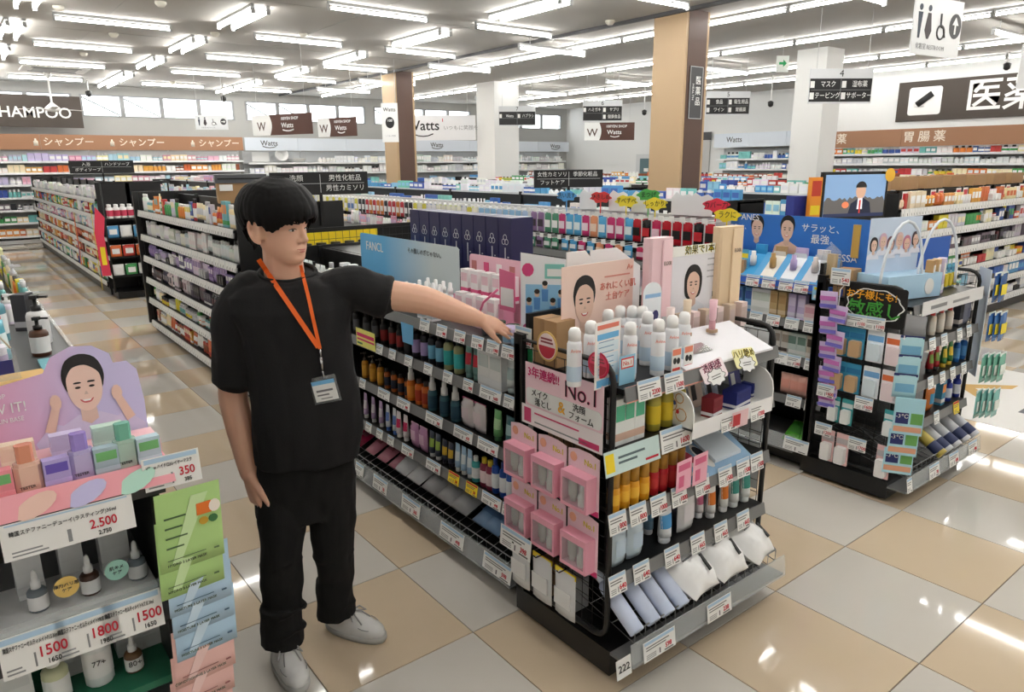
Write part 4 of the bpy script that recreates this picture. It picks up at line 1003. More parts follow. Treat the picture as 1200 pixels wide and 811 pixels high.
bk = MB().add([(px5(848), .03, .0215), (px5(878), .03, .0215), (px5(875), .13, .0785), (px5(846), .13, .0785), (px5(848), .03, .035), (px5(878), .03, .035), (px5(875), .13, .092), (px5(846), .13, .092)],
              [(4, 5, 6, 7), (0, 1, 5, 4), (1, 2, 6, 5), (2, 3, 7, 6), (3, 0, 4, 7)]).obj('booklet', cm((225, 236, 246)), sm_)
for k, (px, y) in enumerate(((803, .03), (822, .03))):
    o = tag(MB().box(-.045, .045, 0, .001, 0, .12, 0).box(-.035, .035, -.0005, 0, .08, .105, 1).box(-.03, .0, -.0005, 0, .015, .06, 1).obj('leaflet_card', [cm((244, 180, 200)), cm((220, 100, 140))], None, (xat(px, .03, .72), .035, ZE[2] + .008), .05), 'pink leaflet standing beside the red lotion bottles', 'card', 'pink leaflets')
# ---- left side of the end display (facing the aisle): hanging pink kits
SF = -.392
def kit(y, z, label, dx=0.):
    t = thing('beauty_kit', label, 'gift set', (SF - dx, y, z), -PI / 2, 'pink beauty kits')
    MB().plate([(-.078, 0), (.078, 0), (.078, .215), (.03, .225), (-.03, .225), (-.078, .215)], -.002, 0).obj('backing_card', cm((246, 214, 224)), t)
    bx_ = MB().box(-.066, .066, -.05, -.002, .02, .034).box(-.066, .066, -.05, -.002, .125, .15).box(-.066, -.056, -.05, -.002, .034, .125).box(.056, .066, -.05, -.002, .034, .125)
    bo = bx_.obj('window_box', cm((243, 172, 192), .4), t)
    MB().box(-.056, .056, -.05, -.049, .034, .125).obj('window', 'clear', bo)
    tu = MB().lathe([(.014, .036), (.014, .05), (.02, .055), (.022, .12)], 10, -.026, -.026, sy=.6).obj('kit_tube', cm((205, 198, 190)), t)
    bt = MB().lathe([(.017, .036), (.018, .075), (.012, .083), (.011, .085), (.011, .11), (.005, .118)], 10, .026, -.028).obj('kit_bottle', cm((240, 238, 236)), t)
    MB().plate([(-.078, .0), (.078, 0), (.078, .02), (-.078, .02)], -.0036, -.002).obj('magenta_strip', cm((222, 60, 130)), t)
    text('No.1', .03, t, (.035, -.003, .185), cm((225, 205, 60)), bold=.03); MB().plate(ell(-.05, .19, .018, .018, 10), -.003, -.002).obj('round_print', cm((245, 180, 150)), t)
for r, z in ((0, .635), (1, .40)):
    for k in range(3):
        kit(.525 - .166 * k, z, ('pink window kit with tube and bottle hung in the upper row' if r == 0 else 'pink window kit with tube and bottle hung in the lower row'))
    for k in range(2): kit(.12 - .012 * k, z - .0, ('pink kit behind the last of the upper row' if r == 0 else 'pink kit behind the last of the lower row'), -.0 - .012 * 0) if False else None
# poster of the kits
np_ = tag(MB().plate([(-.205, 0), (.205, 0), (.205, .17), (-.205, .17)], 0, .002).obj('rank_poster', cm((247, 214, 224)), None, (SF, .31, .945), -PI / 2), 'pink poster reading three years No.1 above the pink kits', 'poster')
text('3年連続!!', .044, np_, (-.1, -.002, .135), cm((205, 45, 110)), bold=.02); text('No.1', .085, np_, (.1, -.002, .115), cm((205, 45, 110)), bold=.05); text('No.1', .085, np_, (.1, -.0028, .115), 'ink', bold=-.005)
MB().plate(rrect(-.2, .2, .01, .075, .02), -.0012, 0).obj('print_block', 'white', np_)
text('メイク', .032, np_, (-.12, -.003, .058), 'ink'); text('落とし', .032, np_, (-.1, -.003, .026), 'ink'); text('&', .06, np_, (0, -.003, .04), cm((240, 180, 60)), bold=.03); text('洗顔', .032, np_, (.09, -.003, .058), 'ink'); text('フォーム', .032, np_, (.1, -.003, .026), 'ink')
ns = tag(MB().box(-.215, .215, 0, .002, 0, .075, 0).box(-.2, -.16, -.0006, 0, .01, .065, 1).box(-.14, .1, -.0006, 0, .05, .056, 1).box(-.14, .14, -.0006, 0, .015, .02, 2).box(.1, .2, -.0006, 0, .008, .03, 1).obj('poster_strip', [cm((248, 238, 240)), cm((215, 70, 120)), 'grey'], None, (SF - .006, .315, .875), -PI / 2), 'white and pink printed strip below the No.1 poster', 'poster')
for px, py, rx, rz_, c1, c2, lab in ((641, 406, .055, .055, (222, 185, 110), (246, 226, 226), 'oval gold rimmed badge on the side frame'), (701, 428, .048, .045, (205, 35, 75), (225, 80, 110), 'red heart shaped sticker on the tube frame')):
    p = onx(px, py, SF - .012)
    o = tag(MB().plate(ell(0, 0, rx, rz_ * 1.0, 20), 0, .002).obj('badge', cm(c1), None, p, -PI / 2), lab, 'badge')
    MB().plate(ell(0, 0, rx * .85, rz_ * .87, 20), -.0008, 0).obj('badge_face', cm(c2), o)
    MB().plate(ell(0, 0, rx * .8, rz_ * .8, 10, PI, 2 * PI), -.0014, -.0008).obj('badge_foot', cm((190, 50, 70)), o)
    MB().box(-rx * .6, rx * .6, -.0014, -.0008, rz_ * .2, rz_ * .32).box(-rx * .6, rx * .5, -.0014, -.0008, rz_ * .42, rz_ * .54).obj('print_line', cm((150, 70, 80)), o)
# hooks with refill pouches below the kits
for k in range(3):
    y = .50 - .13 * k
    h = thing('refill_hook', 'chrome hook holding refill packs under the pink kits', 'hook', (-.363, y, .39), -PI / 2, 'chrome hooks under the kits')
    MB().tube([(0, .0, 0), (0, -.1, .0), (0, -.11, .012)], .0025, 5).obj('prong', 'wireblack', h)
    spawn('hang', (-.43 - .0, y, .195), -PI / 2, .11, .03, .19, ((222, 224, 226), (238, 238, 238), (246, 222, 60)), 'clear grey refill pouch with yellow corner hung under the kits', 'grey refill pouches under the kits')
o = price_card(Face('-x', SF - .075), .49, .36, 'double price card reading 398 below the pink kits', '398', .19, .085, tilt=.1)
for k, c in enumerate(((176, 140, 100), (190, 192, 194))):
    tag(MB().box(-.05, .05, -.04, .04, 0, .13).obj('inner_carton', cm(c, .7), None, (-.28, .5 - .14 * k, .121), -PI / 2), ('kraft carton inside the base of the end display', 'grey carton inside the base of the end display')[k], 'box')
# right side of the end display: hanging white and teal packs
for r, z in enumerate((.93, .68, .43)):
    for k in range(3):
        spawn('hang', (.60 + .012 * k + .015, .2 + .09 * k, z), PI / 2, .12, .02, .22, ((240, 243, 244), (70, 175, 185), (225, 230, 232)), 'white pack with teal foot hung on the outer frame, %s row' % ('upper', 'middle', 'lower')[r], 'white teal packs ' + str(r))
# ================================================================ rack B: sun care
BF = Face('-x', 1.88); ZB = (1.13, .905, .68, .43)
gb = gondola('shelf_rack', 'black shelf rack of sun care goods under a blue backboard', 1.88, 2.76, .63, 8.6, ZB, 1.24, mats=('steel_black', 'steel_black', 'railgrey'), tags=False)
eb = endcap('end_display', 'black wire-sided end display of sun care goods with a slanted silver can tray', 1.82, 2.80, .10, .61, (1.09, .87, .64, .40), 1.185, .10, .13)
# bottom tray of rack B, near end
oy = (.63 + 8.6) / 2; ox = 2.32
MB().add([(1.80 - ox, .66 - oy, .12), (1.80 - ox, 3.5 - oy, .12), (1.82 - ox, 3.5 - oy, .21), (1.82 - ox, .66 - oy, .21), (1.804 - ox, .66 - oy, .12), (1.804 - ox, 3.5 - oy, .12), (1.824 - ox, 3.5 - oy, .21), (1.824 - ox, .66 - oy, .21)],
         [(3, 2, 1, 0), (4, 5, 6, 7), (2, 3, 7, 6), (0, 1, 5, 4), (3, 0, 4, 7)]).obj('clear_lip', 'clearlip', gb)
MB().box(1.8 - ox, 2.3 - ox, .66 - oy, 3.5 - oy, .115, .125).obj('tray_floor', 'railgrey', gb)
# sun care display on the top shelf
ya, yb = yat(856, 2.1, 1.4), yat(1018, 2.1, 1.4)
L = (ya - yb)
sd = thing('sunscreen_display', 'blue sunscreen display with two portraits and white lettering', 'display stand', (2.1, (ya + yb) / 2, ZB[0] + .002), -PI / 2)
bb = MB().box(-L / 2, L / 2, 0, .006, 0, .37).obj('backboard', cm((56, 120, 205), .35), sd)
portrait(bb, -L * .28, .275, .078, hair=(30, 26, 26), cloth=(56, 120, 205), skin=(226, 192, 172))
portrait(bb, -L * .05, .28, .082, hair=(30, 26, 26), cloth=(225, 190, 170), skin=(226, 192, 172))
text('ANESSA', .06, bb, (L * .33, -.002, .14), 'white'); text('サラッと、', .055, bb, (L * .2, -.002, .3), 'white'); text('最強。', .06, bb, (L * .22, -.002, .235), 'white')
text('ANES', .055, bb, (-L * .34, -.004, .345), 'white'); text('サラッと、', .035, bb, (-L * .425, -.002, .28), 'white', squeeze=.8); text('最強。', .035, bb, (-L * .41, -.002, .235), 'white', squeeze=.8)
MB().bbox(L * .4, L * .45, -.008, -.001, .15, .34, .003).obj('printed_tube', cm((205, 165, 85), .3), bb)
for cx in (-.44, -.1): MB().plate(ell(cx * L, .1, .06, .05, 14, 0, PI), -.0012, 0).obj('printed_dome', cm((185, 210, 235)), bb)
MB().add([(-L * .3, -.2, .0), (L * .36, -.2, .0), (L * .36, -.04, .14), (-L * .3, -.04, .14), (-L * .3, -.2, -.002), (L * .36, -.2, -.002), (L * .36, -.04, -.002), (-L * .3, -.04, -.002)],
         [(0, 1, 2, 3), (4, 5, 1, 0), (5, 6, 2, 1), (6, 7, 3, 2), (7, 4, 0, 3)]).obj('slope', cm((90, 170, 225)), sd)
MB().box(-L / 2, L / 2, -.23, -.2, -.05, .0).obj('front_strip', cm((60, 110, 215)), sd)
for k, (c, c2) in enumerate((((60, 165, 225), (235, 240, 245)), ((200, 165, 120), (240, 235, 225)), ((205, 185, 220), (235, 240, 246)), ((232, 226, 226), (220, 220, 226)))):
    cx = -L * .2 + L * .15 * k
    e = MB().add([(cx - .045, -.19, .012), (cx + .045, -.19, .012), (cx + .045, -.06, .126), (cx - .045, -.06, .126), (cx - .04, -.065, .155), (cx + .04, -.065, .155)], [(0, 1, 2, 3), (3, 2, 5, 4)]).obj('tester_panel', cm(c2 if k else c), sd)
    MB().lathe([(.02, .06), (.02, .12), (.014, .125), (.014, .15)], 12, cx, -.13).obj('tester_bottle', cm(((240, 240, 240), (190, 150, 90), (190, 170, 215), (225, 215, 210))[k], .3), sd)
    MB().bbox(cx - .04, cx + .04, -.06, -.03, .12, .185, .01).obj('sample_pouch', cm(c), sd)
MB().lathe([(.0, .0), (.06, .02), (.07, .1), (.05, .2), (.0, .24)], 12, L * .37, -.16, sy=.55).obj('plastic_dome', 'clear', sd)
MB().bbox(L * .34, L * .4, -.17, -.13, .02, .18, .01).obj('bottle_dummy', cm((200, 165, 100), .3), sd)
sp = MB().box(-L * .46, -L * .3, -.12, -.114, .0, .2).obj('side_card', cm((50, 110, 205)), sd)
portrait(sp, -L * .385, .13, .045, cloth=(50, 110, 205), y=-.121)
put_row(BF, ZB[0], [('blister', [857, 870], .085, .03, .16, ((90, 180, 225), (190, 150, 110), (245, 225, 60)), 'blue blister card with a gold capped tube before the blue display', 'gold tube blisters', .06),
                    ('blister', [862], .085, .03, .22, ((90, 190, 225), (200, 230, 240), (245, 225, 60)), 'taller turquoise card with a yellow oval before the blue display', None, .14)])
put_cards(BF, ZB[0], [(883, '798', .09), (902, '1298', .09), (922, '1280', .09), (940, '1880', .09)], 'under the blue sunscreen display', h=.07)
o = tag(MB().box(-.05, .05, 0, .0012, 0, .08, 0).box(-.04, .04, -.0006, 0, .06, .075, 1).box(-.04, .04, -.0006, 0, .01, .03, 2).obj('product_card', [cm((150, 205, 235)), 'yellow', 'white'], None, (1.866, yat(962, 1.87, 1.1), 1.05), -PI / 2), 'light blue product card with yellow top under the sunscreen display', 'card')
put_row(BF, ZB[1], [
    ('carton', [857, 868, 879], .05, .04, .15, ((95, 150, 205), (60, 90, 160), (190, 215, 235)), 'blue sunscreen carton on the second shelf of the sun care rack', 'blue sunscreen cartons', .06),
    ('carton', [889, 899], .07, .05, .155, ((238, 240, 238), (205, 215, 205), (225, 228, 225)), 'white carton with leaf drawing on the second shelf of sun care rack', 'white leaf cartons', .06),
    ('carton', [909, 919], .05, .05, .155, ((200, 170, 120), (185, 150, 100), (225, 205, 170)), 'gold beige carton on the second shelf of sun care rack', 'gold beige cartons', .06),
    ('carton', [930, 941], .05, .04, .15, ((205, 190, 225), (225, 215, 240), (235, 230, 245)), 'lilac carton on the second shelf of sun care rack', 'lilac cartons', .06),
    ('carton', [952, 964], .07, .06, .1, ((238, 205, 210), (225, 170, 185), (245, 235, 235)), 'short pink box on the second shelf of sun care rack', 'short pink boxes', .06)])
put_cards(BF, ZB[1], [(887, '', .09), (907, '1280', .09), (929, '', .09), (952, '898', .1)], 'on the second edge of the sun care rack', h=.07)
put_row(BF, ZB[2], [
    ('carton', [912, 922], .05, .04, .14, ((225, 222, 215), (160, 150, 140), (90, 80, 75)), 'pale carton with dark figure on the third shelf of sun care rack', 'pale figure cartons', .06),
    ('carton', [930, 941], .06, .04, .14, ((205, 220, 215), (110, 140, 130), (235, 238, 235)), 'sage carton on the third shelf of sun care rack', 'sage cartons', .06),
    ('carton', [952, 962], .055, .04, .14, ((215, 205, 190), (90, 80, 70), (240, 235, 228)), 'sand carton with dark foot on the third shelf of sun care rack', 'sand cartons', .06)])
put_cards(BF, ZB[2], [(915, '', .09), (931, '1380', .09), (953, '1980', .1)], 'on the third edge of the sun care rack', h=.07)
put_row(BF, ZB[3], [('pouch', [922, 932, 941, 950], .08, .04, .13, ((240, 185, 170), (235, 165, 150), (250, 215, 205)), 'peach pouch on the fourth shelf of the sun care rack', 'peach pouches', .06),
                    ('bottle', [959], .045, .045, .14, ((205, 140, 60), (235, 200, 60), (230, 180, 90)), 'amber bottle beside peach pouches on the sun care rack', None, .06)])
put_cards(BF, ZB[3], [(931, '', .1), (953, '', .1)], 'on the fourth edge of the sun care rack', h=.07)
for i, px in enumerate((930, 944)):
    spawn('pouch', (1.93, yat(px, 1.95, .22), .13), -PI / 2, .13, .06, .17, ((95, 185, 60), (70, 150, 50), (190, 225, 150)), 'green wipes pouch in the bottom tray of the sun care rack', 'green wipes pouches', rot=(-1.0, 0, -PI / 2))
price_card(Face('-x', 1.80), yat(932, 1.8, .17), .13, 'price card on the clear lip below the green pouches', '', .16, .08, depth=-.003)
# violet sachet strip at the corner
vs_ = thing('sachet_strip', 'hanging strip of violet and white sachets at the sun care rack corner', 'sachet strip', (1.79, yat(978, 1.79, .9), .46), -PI / 2)
for k in range(9):
    z = .072 * k; s = 1 if k % 2 else -1
    e = MB().pillow(.1, .1, .02, nx=3, nz=3, z0=z).obj('sachet', cm((222, 205, 238), .3), vs_); e.rotation_euler = (.06, .05 * s, 0)
    MB().box(-.045, .045, -.014, -.011, z + .05, z + .075).obj('pink_print', cm((205, 120, 195)), e); MB().box(-.048, .048, -.013, -.011, z + .01, z + .03).obj('violet_band', cm((130, 120, 215)), e)
MB().tube([(0, .012, .0), (0, .012, .68), (0, .05, .7)], .003, 5).obj('clip_strip', 'white', vs_)
price_card(Face('-x', 1.79), yat(985, 1.79, 1.2), 1.17, 'price card reading 540 above the violet sachet strip', '540', .11, .09, tilt=0)
# hand lettered sign
hs = tag(MB().plate(rrect(-.165, .165, 0, .21, .015), 0, .003).obj('lettered_sign', cm((22, 20, 20)), None, (1.80, .275, .975), -PI / 2), 'black sign with hand lettered green and orange Japanese words', 'sign')
pts = [(.15 * math.cos(a) * (1 + .06 * math.cos(9 * a)), .105 + .09 * math.sin(a) * (1 + .06 * math.sin(7 * a))) for a in [2 * PI * i / 44 for i in range(44)]]
MB().plate(pts, -.0012, 0).obj('white_outline', 'white', hs); MB().plate([(a * .95, .105 + (b_ - .105) * .94) for a, b_ in pts], -.0018, -.0012).obj('dark_field', cm((22, 20, 20)), hs)
text('お子様にも!', .052, hs, (-.02, -.003, .155), cm((245, 170, 40)), bold=.03); text('敏感し', .095, hs, (.005, -.003, .078), cm((70, 160, 60)), bold=.03)
# side of end display B: hanging blisters
HX = 1.80
def hang_row(z, ys, kind, w_, d_, h_, cols, label, group):
    for y in ys:
        spawn(kind, (HX, y, z), -PI / 2, w_, d_, h_, cols, label, group)
for r, z in ((0, .775), (1, .575)):
    nm = ('upper', 'lower')[r]
    hang_row(z, (.43, .345), 'blister', .085, .03, .17, ((60, 150, 190), (205, 170, 130), (40, 120, 170)), 'tan tube on a blue blister card, %s row of the end display side' % nm, 'tan tube blisters ' + nm)
    hang_row(z, (.245,), 'blister', .09, .02, .175, ((238, 243, 248), (225, 238, 246), (120, 175, 225)), 'white and blue sunscreen card, %s row' % nm, None)
    hang_row(z, (.145,), 'blister', .09, .02, .175, ((244, 238, 240), (240, 222, 226), (235, 120, 70)), 'white and pink sunscreen card, %s row' % nm, None)
for k, (y, p_) in enumerate(((.45, '1300'), (.35, '1100'), (.25, '1100'))): price_card(Face('-x', HX - .02), y, .955, 'wide price card reading %s under the green lettered sign' % p_, p_, .105, .07, tilt=.05)
hang_row(.385, (.43, .355, .12), 'blister', .065, .03, .15, ((70, 170, 175), (240, 242, 242), (225, 235, 235)), 'white tube on a teal card in the third hanging row', 'white tubes on teal cards')
hang_row(.14, (.445, .36, .13), 'blister', .075, .035, .19, ((240, 200, 200), (248, 246, 245), (200, 190, 192)), 'white roll-on bottle on a pink card in the lowest hanging row', 'white roll-on pink cards')
for k, (y, z) in enumerate(((.47, .53), (.25, .51), (.46, .3), (.26, .27))): price_card(Face('-x', HX - .04), y, z, 'price card hung over the %s' % ('teal cards beside the violet strip', 'gap next to the teal cards', 'pink cards beside the corner', 'gap between the pink cards')[k], ('1600', '1600', '1200', '1700')[k], .1, .075, tilt=.05)
MB().box(1.82 - 2.31, 1.85 - 2.31, .58 - .355, .61 - .355, .12, .5).obj('slot_strip', cm((190, 190, 192)), eb)
# cooling sachets at the front corner
cs = thing('cooling_sachets', 'chain of light blue cooling sheet packs hung at the front corner', 'sachet strip', (1.79, .05, .2), -1.05)
for k, (z, dx) in enumerate(((0, .0), (.11, .01), (.23, .02))):
    e = MB().box(-.07 + dx, .07 + dx, -.004 - .008 * k, .004 - .008 * k, z, z + (.14 if k < 2 else .2)).obj('cooling_pack', cm((175, 222, 238), .3), cs)
    MB().box(-.06 + dx, .0 + dx, -.005 - .008 * k, -.004 - .008 * k, z + .06, z + .12).obj('navy_block', cm((35, 45, 110)), e); MB().box(.01 + dx, .065 + dx, -.005 - .008 * k, -.004 - .008 * k, z + .06, z + .12).obj('green_photo', cm((110, 175, 95)), e)
    MB().box(-.065 + dx, .065 + dx, -.005 - .008 * k, -.004 - .008 * k, z + .015, z + .045).obj('orange_print', cm((230, 170, 140)), e)
    text('-3℃', .03, e, (-.03 + dx, -.006 - .008 * k, z + .1), 'white')
for k in range(3):
    z = .62 + .1 * k
    spawn('hang', (1.80 + .01 * k, .07, z), -1.1, .11, .015, .13, ((185, 225, 235), (120, 180, 215), (40, 50, 110)), 'pale blue cooling sachet in the upper corner chain', 'upper cooling sachets')
# front of end display B
FB = Face('-y', .10); ZF = (1.09, .87, .64, .40)
put_row(FB, ZF[1], [('bottle', [1092, 1102, 1112], .05, .045, .14, ((238, 226, 210), (205, 60, 55), (240, 232, 222)), 'cream bottle with red top on the sun care end display', 'cream bottles red top', .06),
                    ('carton', [1123], .05, .04, .16, ((60, 60, 70), (30, 30, 36), (225, 215, 210)), 'dark carton with pale print on the sun care end display', None, .06), ('pouch', [1132], .07, .04, .14, ((150, 155, 175), (120, 125, 150), (180, 185, 200)), 'grey blue pouch on the sun care end display', None, .06)])
put_row(FB, ZF[2], [('tube', [1090, 1097], .045, .04, .15, ((185, 40, 50), (30, 30, 30), (120, 160, 70)), 'red tube on the sun care end display', 'red tubes', .06), ('tube', [1106, 1113], .045, .04, .155, ((60, 130, 70), (235, 200, 60), (235, 205, 70)), 'green tube with yellow print on the sun care end display', 'green tubes', .06),
                    ('bottle', [1121, 1129], .04, .04, .15, ((40, 110, 190), (240, 240, 240), (90, 160, 220)), 'blue bottle with white cap on the sun care end display', 'blue bottles white cap', .06)])
put_row(FB, ZF[3], [('pouch', [1088], .09, .05, .15, ((225, 130, 60), (60, 150, 190), (245, 205, 50)), 'orange pouch with blue top on the sun care end display', None, .06), ('carton', [1102], .05, .04, .15, ((70, 150, 190), (240, 150, 70), (240, 240, 240)), 'turquoise carton on the sun care end display', None, .06),
                    ('bottle', [1111, 1121], .05, .045, .145, ((40, 60, 160), (30, 45, 130), (225, 230, 245)), 'cobalt bottle on the sun care end display', 'cobalt bottles', .06)])
put_cards(FB, ZF[1], [(1090, '', .08), (1104, '', .08), (1122, '', .07), (1133, '', .07)], 'on the second edge of the sun care end', h=.07)
put_cards(FB, ZF[2], [(1088, '', .07), (1102, '', .07), (1114, '', .07), (1127, '', .07)], 'on the third edge of the sun care end', h=.07)
put_cards(FB, ZF[3], [(1095, '', .07), (1118, '', .08, 1)], 'on the fourth edge of the sun care end', h=.075)
for k, (px, c) in enumerate(((1085, (205, 185, 90)), (1093, (205, 208, 214)), (1103, (205, 208, 214)), (1114, (210, 212, 218)), (1124, (205, 208, 216)))):
    spawn('spray', (xat(px, .1, .27), -.0, .2), 0, .062, .062, .24, (c, (225, 228, 232), (60, 70, 110)), ('gold' if k == 0 else 'silver') + ' spray can lying in the slanted tray of the sun care end', 'cans in the sun care tray', rot=(-1.0, 0, 0))
for px, p_ in ((1066, '78'), (1095, '78'), (1118, '698'), (1140, '498')):
    price_card(Face('-y', -.012), xat(px, -.01, .14), .1, 'card on the tray lip of the sun care end' + (' reading ' + p_ if px > 1070 else ' at its corner'), p_ if px > 1070 else '', .13 if px > 1070 else .06, .08, depth=-.006)
# top of end display B: group portrait display with ring handles, blue DRY board, stock
gd = thing('idol_display', 'pale blue display box with a photo of six people and two looping ribbons', 'display stand', (2.1, .3, 1.095), -.25)
MB().box(-.2, .22, -.1, .1, 0, .13).obj('box', cm((180, 215, 240)), gd)
gp = MB().box(-.2, .2, .05, .054, .13, .43).obj('photo_panel', cm((205, 220, 240)), gd)
for k, hc in enumerate(((40, 30, 40), (225, 190, 205), (120, 80, 90), (235, 205, 200), (205, 130, 150), (70, 50, 60))):
    portrait(gp, -.16 + .064 * k, .28 + .02 * (k % 2), .042, hair=hc, long=True, cloth=(235, 235, 245), y=.049 - .003 * (k % 2))
MB().plate(ell(.12, .06, .035, .045, 14), -.104, -.1).obj('round_tag', 'white', gd)
for x in (.02, .3): MB().tube([(x + .16 * math.sin(a) - .1, -.08, .1 + .38 * math.sin(a) if False else .06 + .36 * math.sin(PI * t)) for t, a in [(i / 12, PI * (i / 12 - .5)) for i in range(13)]], .008, 6).obj('ribbon_loop', cm((225, 232, 240)), gd)
tag(MB().box(-.06, .06, -.05, .05, 0, .15).obj('shipping_carton', 'kraft', None, (1.93, .5, 1.092), .1), 'small kraft carton between the sunscreen display and photo display', 'box')
db = tag(MB().box(-.26, .26, 0, .005, 0, .28).obj('display_board', cm((30, 95, 190)), None, (2.62, .38, 1.092), -.1), 'plain blue display board lettered DRY', 'display board')
text('DRY', .06, db, (-.12, -.002, .09), 'white')
for k in range(6): spawn('blister', (2.40 + .06 * k, .25, 1.092), 0, .05, .02, .14, ((90, 170, 205), (240, 215, 60), (60, 130, 175)), 'small blue blister with yellow bubble before the DRY board', 'blue yellow blisters')
for k, c in enumerate(((190, 150, 100), (205, 170, 120), (210, 200, 225))): spawn('carton', (2.25 + .07 * k, .2, 1.092), .2, .06, .04, .2, (c, (240, 235, 230), (245, 245, 245)), ('brown', 'sand', 'lilac')[k] + ' upright carton in the group on top of the sun care end')
tag(MB().box(-.4, .4, 0, .003, 0, .075, 0).box(-.3, -.1, -.0008, 0, .025, .045, 1).box(-.02, .2, -.0008, 0, .025, .04, 1).obj('shelf_strip', [cm((228, 229, 230)), 'grey'], None, (2.32, .08, 1.035), 0), 'white shelf strip with grey print on the sun care end display', 'shelf strip')
# right side: clear sleeve boards with hanging packs
sb = thing('side_stock', 'column of blue and white packs hung on the far side frame of sun care end', 'hanging display', (2.83, .12, .2), PI / 2 - .9)
MB().box(-.09, .09, -.002, .002, .35, 1.0).obj('sleeve', cm((215, 225, 238)), sb)
for k in range(3): MB().box(-.05, .05, -.006, -.002, .4 + .2 * k, .55 + .2 * k).obj('printed_panel', cm(((60, 120, 200), (80, 150, 215), (50, 100, 170))[k]), sb)
for r, (z, n, c) in enumerate(((1.0, 2, (50, 95, 160)), (.76, 3, (60, 110, 175)), (.5, 4, (120, 190, 170)), (.27, 4, (130, 195, 190)))):
    for k in range(n):
        spawn('hang', (2.86 + .035 * k, .06 - .02 * k, z), .0, .1, .02, .18, (c, (245, 225, 60) if r < 2 else (235, 245, 240), (225, 235, 230)), ('navy yellow topped', 'blue yellow topped', 'green and white', 'mint green')[r] + ' pack hung on the far side of sun care end', 'far side packs %d' % r)
# ================================================================ rack E: the cosmetics rack at the aisle mouth
XE = -1.70; YE = .27; ZG = (1.13, .80, .47, .2)
ge = thing('shelf_rack', 'grey cosmetics rack with testers beside the hanging sheet masks', 'shelf rack', (-2.15, 1.6, 0))
gx, gy = -2.15, 1.6
MB().box(-2.6 - gx, XE - gx - .02, YE - gy + .03, 4.6 - gy, .012, .1).obj('base', 'steel_black', ge)
MB().box(-2.18 - gx, -2.14 - gx, .75 - gy, 4.6 - gy, .1, 1.2).obj('back_panel', 'steel_black', ge)
MB().box(-2.6 - gx, XE - .03 - gx, .72 - gy, .75 - gy, .1, 1.12).obj('end_panel', 'dgrey', ge)
for x in (XE - .03,):
    MB().box(x - gx, x + .02 - gx, YE + .02 - gy, .75 - gy, .1, 1.11).obj('side_panel', 'steel_black', ge)
for z in ZG:
    s = MB().box(-2.6 - gx, XE - gx, YE - gy, .72 - gy, z - .022, z).obj('shelf', 'dgrey' if z > 1 else cm((150, 152, 155)), ge)
    MB().box(-2.6 - gx, XE - gx, YE - gy - .01, YE - gy, z - .05, z + .003).obj('price_rail', 'dgrey', s)
for z in (1.13, .85, .55):
    s = MB().box(-2.14 - gx, XE - gx, .76 - gy, 4.58 - gy, z - .022, z).obj('shelf', cm((96, 98, 100)), ge)
    MB().box(XE - gx, XE - gx + .012, .76 - gy, 4.58 - gy, z - .045, z + .01).obj('price_rail', 'clearlip', s)
# acrylic edge along the aisle side of the top
FE = Face('-y', YE)
# tester display lettered JUST DEW IT
jd = thing('tester_display', 'pink gradient tester display with a portrait cut-out and white slogan', 'display stand', (XE - .205, YE + .02, ZG[0] + .002), 0)
grad('dew_print', (238, 150, 178), (205, 196, 235), 0, -.2, .12)
MB().box(-.235, .225, -.03, .17, 0, .018).obj('tray_floor', cm((244, 158, 172)), jd)
fr = MB().add([(-.235, -.055, -.02), (.225, -.055, -.02), (.225, -.03, .03), (-.235, -.03, .03), (-.235, -.03, -.02), (.225, -.03, -.02)], [(0, 1, 2, 3), (1, 5, 2), (0, 3, 4), (3, 2, 5, 4), (4, 5, 1, 0)]).obj('front_lip', cm((246, 170, 180)), jd)
for x, c in ((-.05, (244, 205, 190)), (.045, (205, 200, 240)), (.145, (190, 232, 215))):
    MB().add([(x + (.04 * math.cos(a)) - .0 * math.sin(a), -.0468 + .011 * math.sin(a) - .003, .002 + .02 * math.sin(a) + .014 * math.cos(a)) for a in [2 * PI * i / 14 for i in range(14)]], [tuple(range(14))]).obj('colour_swatch', cm(c), jd)
# back panel with the model cut-out
bp = MB().plate([(-.26, 0), (.22, 0), (.225, .12), (.22, .2), (.2, .225), (.17, .225), (.165, .25), (.13, .275), (.085, .28), (.04, .26), (.02, .225), (-.1, .205), (-.26, .18)], 0, .004).obj('back_panel', 'dew_print', jd, (0, .17, .0)); bp.rotation_euler = (-.22, 0, 0)
portrait(bp, .1, .175, .075, skin=(240, 205, 190), cloth=(218, 206, 236), hair=(26, 22, 24))
for sx in (-1, 1):
    MB().plate([(.1 + sx * .1, .0), (.1 + sx * .03, .0), (.1 + sx * .04, .085), (.1 + sx * .08, .1), (.1 + sx * .12, .06)], -.0012, 0).obj('printed_sleeve', cm((214, 202, 234)), bp)
    MB().plate(ell(.1 + sx * .066, .15, .012, .02, 10), -.0045, -.0034).obj('printed_hand', cm((236, 198, 182)), bp); MB().plate([(.1 + sx * .058, .14), (.1 + sx * .074, .145), (.1 + sx * .098, .085), (.1 + sx * .078, .075)], -.004, -.003).obj('printed_forearm', cm((232, 194, 178)), bp)
text('JUST DEW IT!', .034, bp, (-.11, -.002, .155), 'white', squeeze=.85); text('DEWY LASTING SKIN BASE', .015, bp, (-.11, -.002, .128), 'white', squeeze=.85); text('THE FACE SHOP', .016, bp, (-.11, -.002, .185), 'white', squeeze=.85)
for x, c in ((-.235, (130, 200, 180)), (-.175, (176, 160, 220)), (-.14, (160, 140, 215))): MB().plate(rrect(x - .016, x + .016, .05, .1, .008), -.0012, 0).obj('printed_bottle', cm(c), bp)
